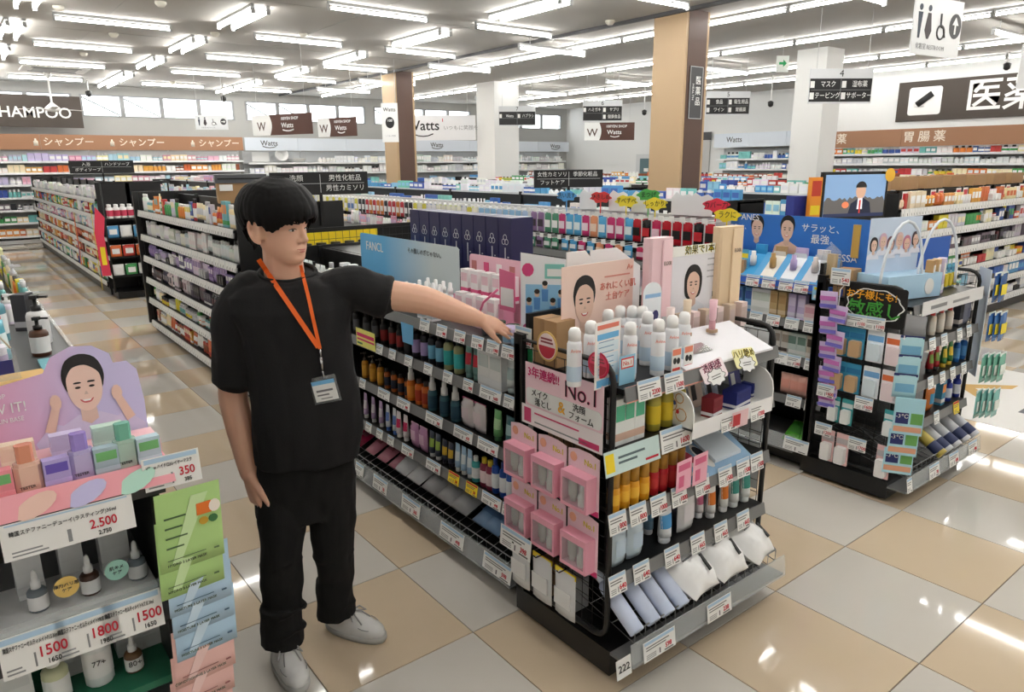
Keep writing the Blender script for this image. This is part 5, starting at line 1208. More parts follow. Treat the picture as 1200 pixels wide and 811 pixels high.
# steps, cartons and the three tester bottles
stp = MB().box(-.235, .225, .06, .168, .018, .05).obj('step', cm((248, 200, 205)), jd)
def tester(x, y, c, c2, nm):
    t = thing('tester_bottle', nm, 'bottle', (jd.location.x + x, jd.location.y + y, ZG[0] + .021), .1)
    MB().bbox(-.026, .026, -.016, .016, 0, .058, .009).obj('bottle_body', cm(c, .15), t)
    MB().bbox(-.0235, .0235, -.0135, .0135, .058, .066, .008).obj('shoulder', cm(c, .15), t)
    MB().bbox(-.016, .016, -.012, .012, .066, .105, .006).obj('cap', cm(c2, .12), t)
    text('TESTER', .009, t, (-.006, -.0165, .012), 'ink')
tester(-.052, .005, (236, 196, 176), (225, 150, 120), 'peach tester bottle in the pink display')
tester(.05, .01, (190, 180, 222), (160, 140, 215), 'lavender tester bottle in the pink display')
tester(.140, .018, (176, 205, 190), (120, 190, 165), 'mint tester bottle in the pink display')
for x, y, c, nm in ((.0, -.0, (186, 172, 228), 'lilac base carton'), (.097, .005, (170, 195, 205), 'pale teal base carton'), (-.105, -.002, (240, 150, 160), 'rose base carton'), (.187, .012, (190, 215, 225), 'pale blue base carton')):
    spawn('carton', (jd.location.x + x, jd.location.y + y, ZG[0] + .021), .05, .05, .026, .062, (c, {'l': (110, 90, 190)}.get(nm[0], (120, 190, 120)), tuple(min(255, v + 20) for v in c)), nm + ' beside the tester bottles', None)
for x, c in ((-.06, (246, 224, 200)), (.035, (210, 200, 235)), (.12, (200, 228, 215))):
    spawn('carton', (jd.location.x + x, jd.location.y + .1, ZG[0] + .053), 0, .066, .03, .05, (c, c, tuple(min(255, v + 15) for v in c)), 'pastel back row carton on the pink step', 'pastel back row cartons')
# big price cards
def big_card(x, z, w_, h_, title, price, sub, label, y=None, tilt=.12, s=1.):
    o = tag(MB().box(-w_ / 2, w_ / 2, 0, .0014, 0, h_, 0).box(-w_ * .46, w_ * .46, -.0005, 0, h_ * (.83 if s < 1 else .93), h_ * .97, 1).box(-w_ * .44, -w_ * .18, -.0005, 0, h_ * .08, h_ * .12, 2).box(-w_ * .44, -w_ * .22, -.0005, 0, h_ * .18, h_ * .22, 2).box(-w_ * .03, w_ * .0, -.0005, 0, h_ * .1, h_ * .45, 2).obj('price_card', ['white', 'blueband', 'grey'], None, (x, (YE - .012) if y is None else y, z), 0), label, 'price card', 'large price cards')
    o.rotation_euler = (-tilt, 0, 0)
    text(title, h_ * .15, o, (-w_ * .44, -.001, h_ * .7), 'ink', 'LEFT', name='title_lettering', squeeze=fit(title, h_ * .15, w_ * .8))
    text(price, h_ * .36, o, (w_ * .25, -.001, h_ * .4), 'redink', name='price_digits', squeeze=.85, bold=.03); text(sub, h_ * .17, o, (w_ * .25, -.001, h_ * .13), 'ink', name='sub_price', squeeze=.85, bold=.02)
big_card(xat(84, YE - .045, 1.06), 1.03, .25, .08, '韓国ステファニーデューイ(ラスティング)35ml', '2.500', '2.750', 'large price card reading 2.500 under the pink tester display', y=YE - .045)
big_card(xat(203, YE - .03, 1.13), 1.098, .125, .078, 'VTJapan ハイドロ3レイヤーマスク', '350', '385', 'price card reading 350 above the green sheet masks', y=YE - .03, s=.5)
for i, (px, p_, s_) in enumerate(((40, '1500', '1650'), (102, '1800', '1980'), (155, '1500', '1650'))):
    big_card(xat(px, YE - .02, .81), .752 , .128, .095, '韓国ステファニーオルティメイト%s 30ml' % ('P.I.S', 'MRSE', 'N.T.05')[i], p_, s_, 'price card reading %s %s' % (p_, ('below the grey serum on the clear shelf', 'below the brown serum', 'beside the sheet masks')[i]), y=YE - .03, s=.5)
# serum shelf: white sloped tray with acrylic front
tr_ = thing('serum_tray', 'white tray with clear front holding three dropper serums', 'display stand', (XE - .24, YE + .03, ZG[1] + .001), 0)
MB().box(-.25, .2, 0, .2, 0, .03).obj('tray', cm((238, 239, 240)), tr_); MB().box(-.25, .2, -.035, -.031, -.0, .06).obj('clear_front', 'clear', tr_)
MB().box(-.25, .2, -.03, .0, .0, .02).obj('front_band', cm((244, 244, 240)), tr_)
for px, bc, nm in ((43, (120, 130, 138), 'grey dropper serum before its white carton'), (104, (70, 46, 36), 'brown dropper serum before its white carton'), (159, (120, 130, 138), 'grey dropper serum next to the green tag')):
    x = xat(px, YE + .1, .87)
    spawn('dropper', (x, YE + .09, ZG[1] + .032), 0, .042, .042, .1, (bc, (244, 244, 244), (240, 240, 240)), nm)
for i, (px, w_) in enumerate(((32, .055), (82, .05), (132, .065))):
    spawn('carton', (xat(px, YE + .17, .9), YE + .175, ZG[1] + .032), .05, w_, .045, .125, ((224, 225, 226), (220, 221, 222), (205, 207, 208)), 'white serum carton ' + ('behind the first grey serum', 'behind the brown serum', 'behind the mint tag')[i])
for px, py, c, s_ in ((78, 688, (246, 208, 120), '弾力ハリ感'), (137, 668, (170, 220, 205), '肌キメ')):
    p = ony(px, py, YE + .045)
    o = tag(MB().plate(ell(0, 0, .026, .026, 20), 0, .003).obj('round_tag', cm(c), None, p, 0), ('yellow' if c[2] < 150 else 'mint') + ' round tag standing in the serum tray', 'tag')
    text(s_, .0105, o, (0, -.001, .006), 'dgrey'); text('ケア', .0105, o, (0, -.001, -.007), 'dgrey')
# lower shelf
ZL = ZG[1] - .33 + .1
sh = MB().box(-2.6 - gx, XE - gx, YE + .02 - gy, .72 - gy, .555, .575).obj('shelf', cm((40, 120, 90)), ge)
for px, kind, w_, h_, cols, nm, y in ((63, 'dropper', .058, .17, ((214, 218, 180), (248, 248, 248), (240, 242, 240)), 'tall pale yellow dropper bottle on the green shelf', .1), (112, 'bottle', .066, .165, ((235, 238, 238), (244, 244, 244), (246, 246, 246)), 'white bottle numbered 77+ on the green shelf', .11), (153, 'dropper', .042, .1, ((110, 80, 50), (246, 246, 246), (240, 240, 238)), 'small brown dropper bottle numbered 80+ on the green shelf', .1)):
    o = spawn(kind, (xat(px, YE + y, .66), YE + y, .576), 0, w_, w_, h_, cols, nm)
    if '77' in nm or '80' in nm: text('77+' if '77' in nm else '80+', .02, o, (0, -w_ / 2 - .003, h_ * (.42 if '77' in nm else .3)), 'dgrey')
for px, w_, h_, y, s_, nm in ((15, .07, .13, .13, '1', 'white carton numbered 1'), (82, .07, .15, .2, '77+', 'white carton behind the 77+ bottle'), (148, .07, .15, .2, '80+', 'pale grey carton behind the 80+ bottle'), (172, .05, .15, .2, '', 'narrow white carton by the rack side')):
    o = spawn('carton', (xat(px, YE + y, .66), YE + y, .576), 0, w_, .06, h_, ((236, 238, 238), (225, 228, 228), (232, 234, 234)), nm + ' on the green shelf')
    if s_: text(s_, .03, o, (.005, -.0315, h_ * .8), cm((30, 140, 110)) if s_ == '1' else 'dgrey')
# hanging sheet masks
mk = thing('mask_strip', 'hanging strip of green, blue and pink sheet mask packs at the rack corner', 'sachet strip', (xat(215, YE - .02, .9), YE - .03, .42), .12)
packs = [(.47, (178, 216, 138), (204, 232, 176), .2, .0), (.40, (176, 214, 136), (204, 232, 176), .2, -.004), (.345, (178, 208, 234), (204, 226, 244), .16, .012), (.285, (176, 207, 233), (204, 226, 244), .16, .016), (.215, (174, 206, 232), (204, 226, 244), .16, .02), (.14, (236, 190, 184), (243, 208, 204), .16, .012), (.07, (235, 189, 183), (243, 208, 204), .16, .006), (.0, (234, 188, 182), (243, 208, 204), .16, .0)]
for k, (z, c, c2, h_, dx) in enumerate(packs):
    y = -.012 + .003 * k
    e = MB().pillow(.152, h_, .008, nx=4, nz=4, crimp=.1, z0=z, y=y).obj('mask_pack', cm(c, .28), mk); e.location.x = dx; e.rotation_euler = (0, .035, 0)
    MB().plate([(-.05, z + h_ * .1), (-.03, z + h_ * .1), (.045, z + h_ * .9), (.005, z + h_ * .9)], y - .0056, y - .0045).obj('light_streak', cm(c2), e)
    MB().box(-.06, .03, y - .0062, y - .0048, z + .03, z + .0315).box(.05, .062, y - .0062, y - .0048, z + .026, z + .03).obj('print_line', cm((90, 120, 80) if k < 2 else (80, 110, 140) if k < 5 else (150, 90, 90)), e)
    text(('HYDRO 3 LAYER MASK', 'MOISTURE 3 LAYER MASK', 'CONDITIONING 3 LAYER MASK')[0 if k < 2 else 1 if k < 5 else 2], .009, e, (-.015, y - .006, z + .018), cm((60, 80, 60)))
    if k == 0:
        MB().box(.015, .05, y - .007, y - .005, z + .125, z + .155).obj('orange_sticker', cm((232, 120, 40)), e); MB().plate(ell(.058, z + .14, .014, .016, 12), y - .0075, y - .005).obj('face_sticker', cm((245, 236, 225)), e)
        MB().plate(ell(.03, z + .108, .011, .01, 12), y - .007, y - .005).obj('gold_dot', cm((200, 160, 50)), e); MB().plate(ell(.053, z + .108, .011, .01, 12), y - .0074, y - .005).obj('green_dot', cm((50, 110, 60)), e)
        for q in range(4): MB().box(-.06, -.02 + .01 * (q % 2), y - .0062, y - .0048, z + .06 + .025 * q, z + .064 + .025 * q).obj('print_line', cm((80, 110, 70)), e)
MB().tube([(0, .012, .6), (0, .012, .1)], .003, 5).obj('clip_strip', 'clear', mk)
# ---- goods on the aisle side top of rack E, going back
TE = Face('+x', XE)
for i, (y, c, c2, s_) in enumerate(((.95, (242, 206, 148), (235, 170, 90), 0), (1.14, (70, 70, 130), (225, 225, 240), 1), (1.33, (165, 45, 65), (240, 225, 228), 2), (1.52, (120, 190, 205), (235, 245, 246), 3))):
    o = tag(MB().box(-.09, .09, -.055, .055, 0, .012).box(-.06, .05, -.035, .02, .012, .0128, 1).box(-.06, -.02, .028, .04, .012, .0128, 1).obj('flat_pack', [cm(c, .35), cm(c2)], None, (XE - .07, y, 1.1305), PI / 2), ('cream', 'indigo', 'crimson', 'turquoise')[i] + ' flat mask pack lying in the row along the rack edge', 'pack')
tag(MB().box(-.1, .1, -.09, .09, 0, .1).box(-.1, .1, -.0905, -.09, .03, .035, 1).obj('kraft_tray', [cm((222, 180, 105), .6), cm((200, 155, 85))], None, (XE - .24, .98, 1.131), .1), 'straw coloured box behind the pink tester display', 'box')
o = tag(MB().plate([(-.05, 0), (.05, 0), (.045, .09), (-.045, .09)], -.02, .02).obj('gift_bag', 'clear', None, (XE - .26, 1.0, 1.232), .15), 'clear gift bag with a blue label standing on the straw box', 'bag')
MB().box(-.035, .035, -.0215, -.0205, .02, .06).obj('blue_label', cm((45, 50, 120)), o); MB().tube([(-.04, 0, .09), (0, 0, .16), (.04, 0, .09)], .003, 5).obj('bag_handle', cm((225, 215, 195)), o)
tag(MB().plate(ell(0, .04, .075, .06, 16, 0, PI) + [(-.075, 0), (.075, 0)], 0, .003).obj('display_card', 'lgrey', None, (XE - .17, .80, 1.131), .2), 'pale grey rounded card behind the pink display', 'card')
tag(MB().box(-.06, .06, -.05, .05, 0, .04).obj('dark_box', 'black', None, (XE - .09, .80, 1.131), PI / 2), 'flat black box at the rack edge behind the portrait cut-out', 'box')
bt = [(1.72, .1, 'pump', .066, .15, ((80, 44, 22), (24, 22, 20), (240, 240, 238)), 'brown pump bottle with white label at the rack edge'), (1.95, .08, 'pump', .08, .2, ((240, 240, 240), (26, 26, 28), (225, 225, 225)), 'white pump bottle with black pump at the rack edge'),
      (1.62, .22, 'tube', .06, .17, ((80, 165, 185), (240, 240, 240), (225, 240, 240)), 'turquoise tube behind the brown pump bottle'), (1.8, .22, 'tube', .06, .19, ((190, 60, 70), (240, 240, 240), (245, 225, 225)), 'red tube behind the white pump bottle'),
      (1.4, .24, 'bottle', .06, .16, ((225, 222, 232), (245, 245, 245), (180, 160, 200)), 'pale violet bottle behind the crimson flat pack'), (2.1, .2, 'bottle', .07, .2, ((90, 150, 165), (240, 240, 240), (235, 240, 240)), 'teal bottle beyond the red tube'),
      (2.3, .1, 'carton', .08, .16, ((60, 60, 66), (30, 30, 34), (200, 200, 205)), 'charcoal carton beyond the pump bottles'), (1.2, .3, 'carton', .1, .2, ((40, 44, 110), (30, 34, 90), (225, 225, 240)), 'tall indigo carton beside the clear gift bag')]
for y, dx, k, w_, h_, cols, nm in bt: spawn(k, (XE - dx, y, 1.131), PI / 2 - .5, w_, w_ * (1 if k == 'pump' else .7), h_, cols, nm)
tag(MB().plate([(-.05, 0), (.05, 0), (.05, .14), (-.05, .14)], 0, .003).obj('leaflet_card', 'white', None, (XE + .002, .62, 1.10), PI / 2 - .5), 'white folded leaflet standing off the rack edge behind the portrait', 'card')
fill(TE, 2.45, 4.5, 1.131, 'mixed', ['bottle', 'carton', 'pump', 'tube'], '%s on the far top of the cosmetics rack', .1, .19, rows=2, depth=.06)
# ================================================================ the other racks, nearest first
# ---- stock on rack A beyond the employee
for z, pal, wh in zip(ZA, ('white', 'dark', 'warm', 'pastel'), ('top', 'second', 'third', 'fourth')):
    fill(AF, 2.5, 3.5, z + .001, pal, ['bottle', 'carton', 'tube'], '%s on the ' + wh + ' shelf behind the employee', .1, .17, depth=.06)
# ---- rack C behind the employee
CF = Face('-x', -.33); ZC = (1.36, 1.10, .865, .625, .395, .13)
gc = gondola('shelf_rack', 'long black shelf rack behind the employee with white tag rails', -.33, .57, 4.02, 7.36, ZC, 1.53, mats=('steel_black', 'steel_black', 'railwhite'), rail_h=.06)
MB().box(-.36 - .12, .57 - .12, -.02, .02, .1, 1.56).obj('end_panel', 'steel_black', gc, (0, 3.36 / 2, 0))
for z, pal, kinds, h0, h1, w0, w1, wh in ((1.36, 'mixed', ['carton', 'bottle', 'tube', 'bottle'], .11, .2, .05, .08, 'top'), (1.10, 'white', ['carton', 'tube', 'bottle'], .12, .17, .05, .08, 'second'), (.865, 'violet', ['carton', 'blister', 'pouch'], .1, .16, .05, .09, 'third'), (.625, 'dark', ['pouch', 'carton', 'tube'], .1, .15, .05, .09, 'fourth'), (.395, 'mixed', ['pouch', 'jar', 'bottle'], .09, .15, .06, .09, 'fifth'), (.13, 'warm', ['tube', 'carton', 'bottle'], .11, .17, .05, .08, 'lowest')):
    fill(CF, 4.06, 7.3, z + .001, pal, kinds, '%s on the ' + wh + ' shelf of the long rack behind the employee', h0, h1, rows=1, wmin=w0, wmax=w1, depth=.06)
# kraft carton with a grey printer-like lid on rack C
kb = thing('storage_box', 'kraft box with a dark grey hinged lid on top of the long rack', 'box', (-.02, 4.75, 1.531), -.25)
MB().box(-.19, .19, -.14, .14, 0, .16).obj('box', 'kraft', kb); MB().box(-.2, .2, -.15, .15, .16, .23).obj('lid', cm((92, 94, 98), .4), kb); MB().box(-.17, -.07, -.1515, -.14, .1, .15).obj('paper_label', 'white', kb)
MB().box(-.18, .18, -.155, -.15, .19, .2).obj('lid_groove', 'black', kb)
# black category signs on posts
def cat_sign(x, y, z0, z1, w_, cells, label, ztop_rack, rz=-.2):
    t = thing('category_sign', label, 'sign', (x, y, ztop_rack), rz)
    MB().box(-.012, .012, -.006, .006, 0, z0 - ztop_rack).obj('post', 'black', t)
    p = MB().box(-w_ / 2, w_ / 2, -.01, .01, z0 - ztop_rack, z1 - ztop_rack).obj('panel', cm((22, 22, 23)), t)
    hh = z1 - z0; zc = (z0 + z1) / 2 - ztop_rack
    MB().box(-.002, .002, -.0112, -.01, zc - hh * .4, zc + hh * .4).box(-w_ * .46, w_ * .46, -.0112, -.01, zc - .0015, zc + .0015).obj('divider', 'lgrey', p)
    for cx, cz, s in cells: text(s, hh * .3, p, (cx * w_, -.0115, zc + cz * hh), 'white')
cat_sign(.36, 4.0, 1.6, 1.775, .76, ((-.24, .22, '洗顔'), (.26, .22, '男性化粧品'), (.26, -.22, '男性カミソリ')), 'black category sign for face wash and mens cosmetics over the racks', 1.531 if False else 1.36, -.2)
cat_sign(2.32, 3.25, 1.62, 1.77, .62, ((-.24, .24, '女性カミソリ'), (-.24, -.22, 'フットケア'), (.24, .24, '季節化粧品')), 'black category sign for ladies razors and foot care over the sun care rack', 1.24, -.45)
# mesh sided end display between racks A and C with yellow lined shelves
em = thing('end_display', 'black mesh end display with yellow lined shelves between the racks', 'shelf rack', (.62, 3.9, 0))
MB().box(-.55, .72, -.1, .1, .02, .1).obj('base', 'steel_black', em)
for x in (-.55, .7): MB().box(x, x + .02, -.1, -.08, .1, 1.36).obj('upright', 'steel_black', em)
MB().box(-.55, .72, -.1, -.085, 1.335, 1.36).obj('top_bar', 'steel_black', em)
grid_panel('wire_mesh', em, -.54, .7, .12, 1.33, .06, .0018, 'y', -.09, 'wireblack')
MB().box(-.55, .72, .085, .1, .1, 1.34).obj('back_panel', 'steel_black', em)
for z in (1.16, .98, .7):
    s = MB().box(-.54, .2, -.08, .08, z - .01, z).obj('shelf', 'black', em); MB().box(-.53, .2, -.075, .07, z, z + .004).obj('shelf_liner', 'yellow', s); MB().box(-.53, .2, .07, .08, z, z + .15).obj('liner_back', 'yellow', s)
for k in range(5): spawn('jar', (.17 + .12 * k, 3.9, 1.166), 0, .08, .08, .07, ((200, 120, 40) if k % 2 else (60, 50, 45), (30, 30, 30), (150, 90, 40)), 'amber or dark hair wax jar on the yellow lined shelf', 'wax jars on the yellow shelf')
# ---- rack B, further along: hanging packs on hooks
hook_mesh = MB().tube([(0, 0, 0), (0, -.22, .0), (0, -.23, .015)], .003, 4).box(-.022, .022, -.236, -.234, -.005, .03, 1).mesh('peg_hook', ['white', 'white'])
def hooks(x, y0, y1, z, step, cols, label, hlabel, w_=.08, h_=.17, kind='hang', n=1):
    y = y0
    while y < y1:
        if COUNT.get('hook', 0) < 130:
            COUNT['hook'] = COUNT.get('hook', 0) + 1
            tag(link('peg_hook', hook_mesh, None, (x + .22, y, z), -PI / 2), hlabel, 'hook', 'white peg hooks')
        c = random.choice(cols)
        spawn(kind, (x + .05, y, z - h_ - .002), -PI / 2, w_, .02, h_, c, label % (colname(c[0]) + ' pack'), None or ('packs hung on rack B ' + colname(c[0])), False)
        y += step
RED = [((190, 30, 45), (25, 22, 24), (240, 225, 228)), ((200, 40, 90), (240, 200, 215), (245, 225, 235)), ((30, 28, 30), (200, 40, 50), (190, 40, 60))]
BLU = [((45, 95, 190), (200, 60, 70), (225, 235, 245)), ((90, 175, 225), (235, 245, 250), (60, 120, 200)), ((235, 160, 120), (245, 220, 200), (245, 235, 225)), ((205, 60, 120), (245, 225, 235), (240, 240, 245))]
GRN = [((85, 150, 120), (240, 240, 240), (225, 235, 228)), ((150, 120, 160), (60, 50, 60), (215, 205, 225))]
LBL = [((150, 195, 230), (240, 240, 245), (200, 220, 240)), ((180, 205, 235), (245, 245, 250), (235, 240, 246))]
YEL = [((225, 215, 90), (240, 240, 235), (245, 243, 220)), ((240, 238, 220), (225, 205, 60), (205, 215, 120)), ((235, 235, 238), (90, 130, 190), (120, 150, 200))]
ORG = [((205, 120, 60), (240, 235, 230), (245, 220, 200)), ((190, 60, 70), (240, 240, 240), (245, 235, 235)), ((60, 60, 66), (235, 235, 235), (150, 150, 155))]
XB = 1.90
bkB = MB().box(2.16 - 2.32, 2.2 - 2.32, 1.42 - 4.615, 8.58 - 4.615, 1.24, 1.46).obj('hook_panel', cm((205, 206, 208)), gb)
for cols, y0, y1, nm in ((RED, 1.46, 2.15, 'makeup'), (BLU, 2.18, 2.95, 'travel'), (GRN, 3.0, 3.35, 'comb'), (LBL, 3.4, 4.1, 'razor'), (YEL, 4.15, 5.3, 'sponge'), (ORG, 5.35, 6.6, 'brush'), (YEL, 6.65, 8.4, 'towel')):
    hooks(XB, y0, y1, 1.44, .092, cols, '%s hung among the ' + nm + ' goods on the upper pegs', 'white peg hook holding hanging packs on the sun care rack')
    if y0 < 5: hooks(XB, y0, min(y1, 5), 1.235, .1, cols, '%s hung among the ' + nm + ' goods on the lower pegs', 'white peg hook holding hanging packs on the sun care rack', h_=.098)
# hand lettered pop signs and white display tops above rack B
POP = (('洗い流す', (90, 165, 225), 668, 1.52), ('ひきしめ', (215, 60, 60), 708, 1.52), ('すべすべ', (240, 220, 60), 738, 1.5), ('まつげ', (80, 170, 80), 764, 1.55), ('しっかり!', (240, 220, 60), 772, 1.49), ('カバー力', (225, 50, 75), 843, 1.5), ('ラクに', (240, 215, 50), 856, 1.44))
for i, (s_, c, px, z) in enumerate(POP):
    y = yat(px, XB + .2, z)
    pts = [(.085 * math.cos(a) * (1 + .13 * math.cos(7 * a + i)), .045 + .042 * math.sin(a) * (1 + .15 * math.sin(6 * a + i))) for a in [2 * PI * k / 36 for k in range(36)]]
    o = tag(MB().plate(pts, 0, .003).box(-.004, .004, .0005, .0025, -.12, .01).obj('pop_sign', cm(c), None, (XB + .16, y, z), -PI / 2 + .4), '%s hand lettered pop sign above the hanging packs, shape %s' % (colname(c), ('beside the post sign', 'flame-like', 'wide', 'leafy', 'below the leafy one', 'beside the blue display', 'below the red one')[i]), 'sign')
    text(s_, .05, o, (0, -.002, .045), 'ink', squeeze=.8)
for i, px in enumerate((690, 725, 752, 800, 822)):
    y = yat(px, XB + .25, 1.5)
    tag(MB().plate([(-.09, -.05), (.09, -.05), (.09, .08), (.05, .1), (.0, .085), (-.05, .11), (-.09, .07)], 0, .004).box(-.09, .09, .004, .04, -.05, -.04).obj('header_card', cm((226, 227, 228)), None, (XB + .24, y, 1.46 + .05), -PI / 2 + .1), 'white scalloped header card above the hook panel', 'display board', 'white header cards')
for z, pal, wh in zip(ZB, ('pastel', 'clean', 'mixed', 'white'), ('top', 'second', 'third', 'fourth')):
    fill(BF, 1.46 if wh != 'top' else 5.1, 4.2 if wh != 'top' else 8.4, z + .001, pal, ['carton', 'tube', 'bottle', 'pouch'], '%s on the ' + wh + ' shelf further along the sun care rack', .1, .16, depth=.06)
# ---- rack D with its end display
DF = Face('-x', -.30); ZDk = (1.38, 1.15, .92, .69, .46, .2)
gdk = gondola('shelf_rack', 'far black shelf rack in line with the long rack, near the shampoo wall', -.30, .60, 10.27, 19.0, ZDk, 1.6, mats=('steel_black', 'steel_black', 'railwhite'), rail_h=.055)
gde = gondola('end_display', 'far end display stacked with white bottles under a dark tube frame', -.28, .58, 9.82, 10.25, (1.12, .86, .6, .34), 1.28, ends=False, mats=('steel_black', 'steel_black', 'railwhite'), tags=False)
fd = MB()
for x in (-.43, .43): fd.tube([(x, -.2, .1), (x, -.2, 1.62), (x, .2, 1.62)], .012, 6)
fd.tube([(-.43, -.2, 1.62), (.43, -.2, 1.62)], .012, 6); fd.obj('tube_frame', 'wireblack', gde)
DE = Face('-y', 9.82)
for z in (1.13, .86, .59, .32): MB().box(-.42, .42, -.215, .0, z - .012, z).obj('front_shelf', 'steel_black', gde)
for i, z in enumerate((1.132, .862, .592, .322)):
    for k in range(9):
        for r in range(2 if i == 0 else 1):
            if i == 0: spawn('bottle', (-.2 + .085 * k, 9.85 + .09 * r, z), 0, .075, .06, .19, ((245, 245, 245), (245, 245, 245), (200, 60, 90)), 'white bottle with red mark on the far end display', 'white bottles on the far end display', False)
            elif k % 2 == 0: spawn('pouch', (-.2 + .085 * k, 9.87, z), 0, .15, .08, .17, (PAL[('clean', 'warm', 'mixed')[i - 1]][k % 4], (235, 235, 235), (245, 245, 245)), ('light', 'orange', 'mixed colour')[i - 1] + ' refill pouch on the far end display shelf', 'refill pouches far end %d' % i, False)
o = tag(MB().plate([(-.05, 0), (.06, 0), (.04, .55), (.08, .8), (-.02, .95), (-.07, .6)], 0, .004).box(-.03, .03, -.002, 0, .15, .4, 1).obj('banner_card', [cm((225, 60, 90)), 'yellow'], None, (-.36, 9.84, .35), -.3), 'tall red wavy card at the corner of the far end display', 'card')
o = tag(MB().plate([(-.06, 0), (.05, 0), (.07, .4), (.03, .8), (-.05, .75)], 0, .004).box(-.03, .03, -.002, 0, .15, .4, 1).obj('banner_card', [cm((235, 120, 50)), cm((80, 60, 140))], None, (-.345, 12.3, .25), -PI / 2), 'orange and violet wavy card on the side of the far rack', 'card')
tag(MB().box(-.02, .02, 0, .003, .05, 1.3).obj('slot_strip', 'yellow', None, (-.33, 10.6, 0.0), -PI / 2), 'yellow upright strip on the edge of the far rack', 'strip')
for k in range(6):
    tag(MB().box(-.06, .06, -.05, .05, 0, .12).box(-.06, .06, -.0505, -.05, .02, .06, 1).obj('hanging_pack', ['lgrey', 'grey'], None, (.22 + .03 * (k % 2), 9.74, .35 + .15 * k), .3 * (-1) ** k), 'pale grey pack in the chain hung down the far end display', 'pack', 'chain of pale grey packs')
for z, pal in zip(ZDk, ('white', 'mixed', 'pastel', 'warm', 'warm', 'mixed')):
    fill(DF, 10.3, 18.9, z + .001, pal, ['carton', 'pouch', 'bottle'], '%s on the far rack near the shampoo wall', .12, .19, wmin=.08, wmax=.12, depth=.06)
cat_sign(.2, 12.5, 1.72, 1.93, .95, ((-.24, .2, '入浴'), (.24, .2, 'ハンドソープ'), (-.22, -.22, 'ボディソープ')), 'small black category sign over the far rack', 1.6, -.2)
# ---- rack R: long rack facing the crosswise aisle on the right, with the television
RF = Face('-y', 1.66); ZR = (1.37, 1.13, .9, .67, .44, .2)
gr = gondola('shelf_rack', 'long white railed rack of boxed remedies below the medicine wall', -.45, .45, -2.6, 2.6, ZR, 1.5, mats=('steel_black', 'steel_black', 'railwhite'), rail_h=.07)
gr.location = (7.7, 2.11, 0); gr.rotation_euler = (0, 0, PI / 2)
for z, pal in zip(ZR, ('warm', 'mixed', 'dark', 'mixed', 'clean', 'white')):
    fill(RF, 5.15, 10.25, z + .001, pal, ['carton', 'carton', 'pouch', 'blister'], '%s on the white railed rack by the medicine wall', .08, .16, wmin=.06, wmax=.11, depth=.06)
for k in range(7):
    x = 5.4 + .62 * k
    o = tag(MB().box(-.2, .2, -.1, .1, 0, .13).obj('shipping_carton', 'kraft', None, (x, 2.1, 1.525), 0), 'kraft carton in the row on the white railed rack', 'box', 'kraft cartons on the remedy rack')
    for q in (-.09, .09):
        s = tag(MB().box(-.06, .06, 0, .003, -.02, .14, 0).box(-.05, .05, -.001, 0, .06, .12, 1).obj('sale_card', ['white', 'red'], None, (x + q, 1.72, 1.395), 0), 'red and white sale card standing over the remedy rack edge', 'card', 'red sale cards')
tv = thing('television', 'flat television showing a newscaster over a city view', 'television', (4.45, 1.78, 1.302), -.35)
MB().box(-.36, .36, 0, .04, 0, .43).obj('housing', mat('tvblack', (14, 14, 15), .25), tv)
sc_ = MB().box(-.335, .335, -.003, 0, .035, .405).obj('screen', mat('screen_blue', (120, 150, 185), .2, emit=.5), tv)
def scr(pts, c, k, nm): MB().plate(pts, -.0036 - .0006 * k, -.003 - .0006 * k).obj(nm, mat('scr_%d_%d_%d' % c, c, .2, emit=.4), tv)
scr([(-.335, .035), (.335, .035), (.335, .17)] + [(.335 - .67 * i / 24, .17 + .05 * random.random()) for i in range(1, 24)] + [(-.335, .17)], (95, 92, 90), 0, 'picture_skyline')
scr([(-.07, .035), (.2, .035), (.17, .16), (.09, .2), (.03, .19), (-.04, .15)], (32, 36, 56), 1, 'picture_jacket')
scr([(.03, .1), (.09, .1), (.085, .2), (.035, .2)], (225, 225, 230), 2, 'picture_shirt'); scr([(.055, .06), (.068, .06), (.07, .18), (.05, .18)], (200, 60, 50), 3, 'picture_tie')
scr(ell(.06, .26, .055, .07, 14), (200, 160, 135), 2, 'picture_face'); scr(ell(.06, .29, .06, .055, 12, 0, PI), (30, 26, 26), 3, 'picture_hair')
scr([(-.335, .035), (.335, .035), (.335, .065), (-.335, .065)], (40, 48, 80), 4, 'picture_caption'); scr(ell(-.1, .14, .04, .03, 10), (225, 130, 90), 2, 'picture_hand')
MB().box(-.1, .1, -.02, .06, -.14, 0).box(-.2, .2, -.1, .14, -.155, -.14).obj('stand', 'black', tv)
o = tag(MB().plate(ell(0, 0, .055, .06, 14), 0, .004).obj('round_sticker', cm((245, 190, 60)), None, (4.77, 1.635, 1.70), -.35), 'yellow round sticker on the television corner', 'sticker')
ts = gondola('shelf_rack', 'short rack under the television', 4.2, 5.0, 1.4, 2.05, (.9, .6, .3), 1.13, mats=('steel_black', 'steel_black', 'railwhite'), tags=False); MB().box(-.42, .42, -.33, .33, 1.13, 1.145).obj('top_board', 'steel_black', ts)
oc = tag(MB().box(-.06, .06, -.02, .02, 0, .36, 0).box(-.05, .05, -.021, -.02, .2, .33, 1).box(-.05, .05, -.021, -.02, .04, .12, 2).obj('banner_box', [cm((240, 150, 40)), cm((200, 60, 40)), 'yellow'], None, (3.98, 1.9, 1.33), -.3), 'orange upright box beside the television', 'box')
nb = tag(MB().box(-.1, .1, -.05, .05, 0, .2).obj('blue_box', cm((35, 50, 140)), None, (3.95, 2.02, 1.33), -.3), 'dark blue box behind the orange one', 'box')
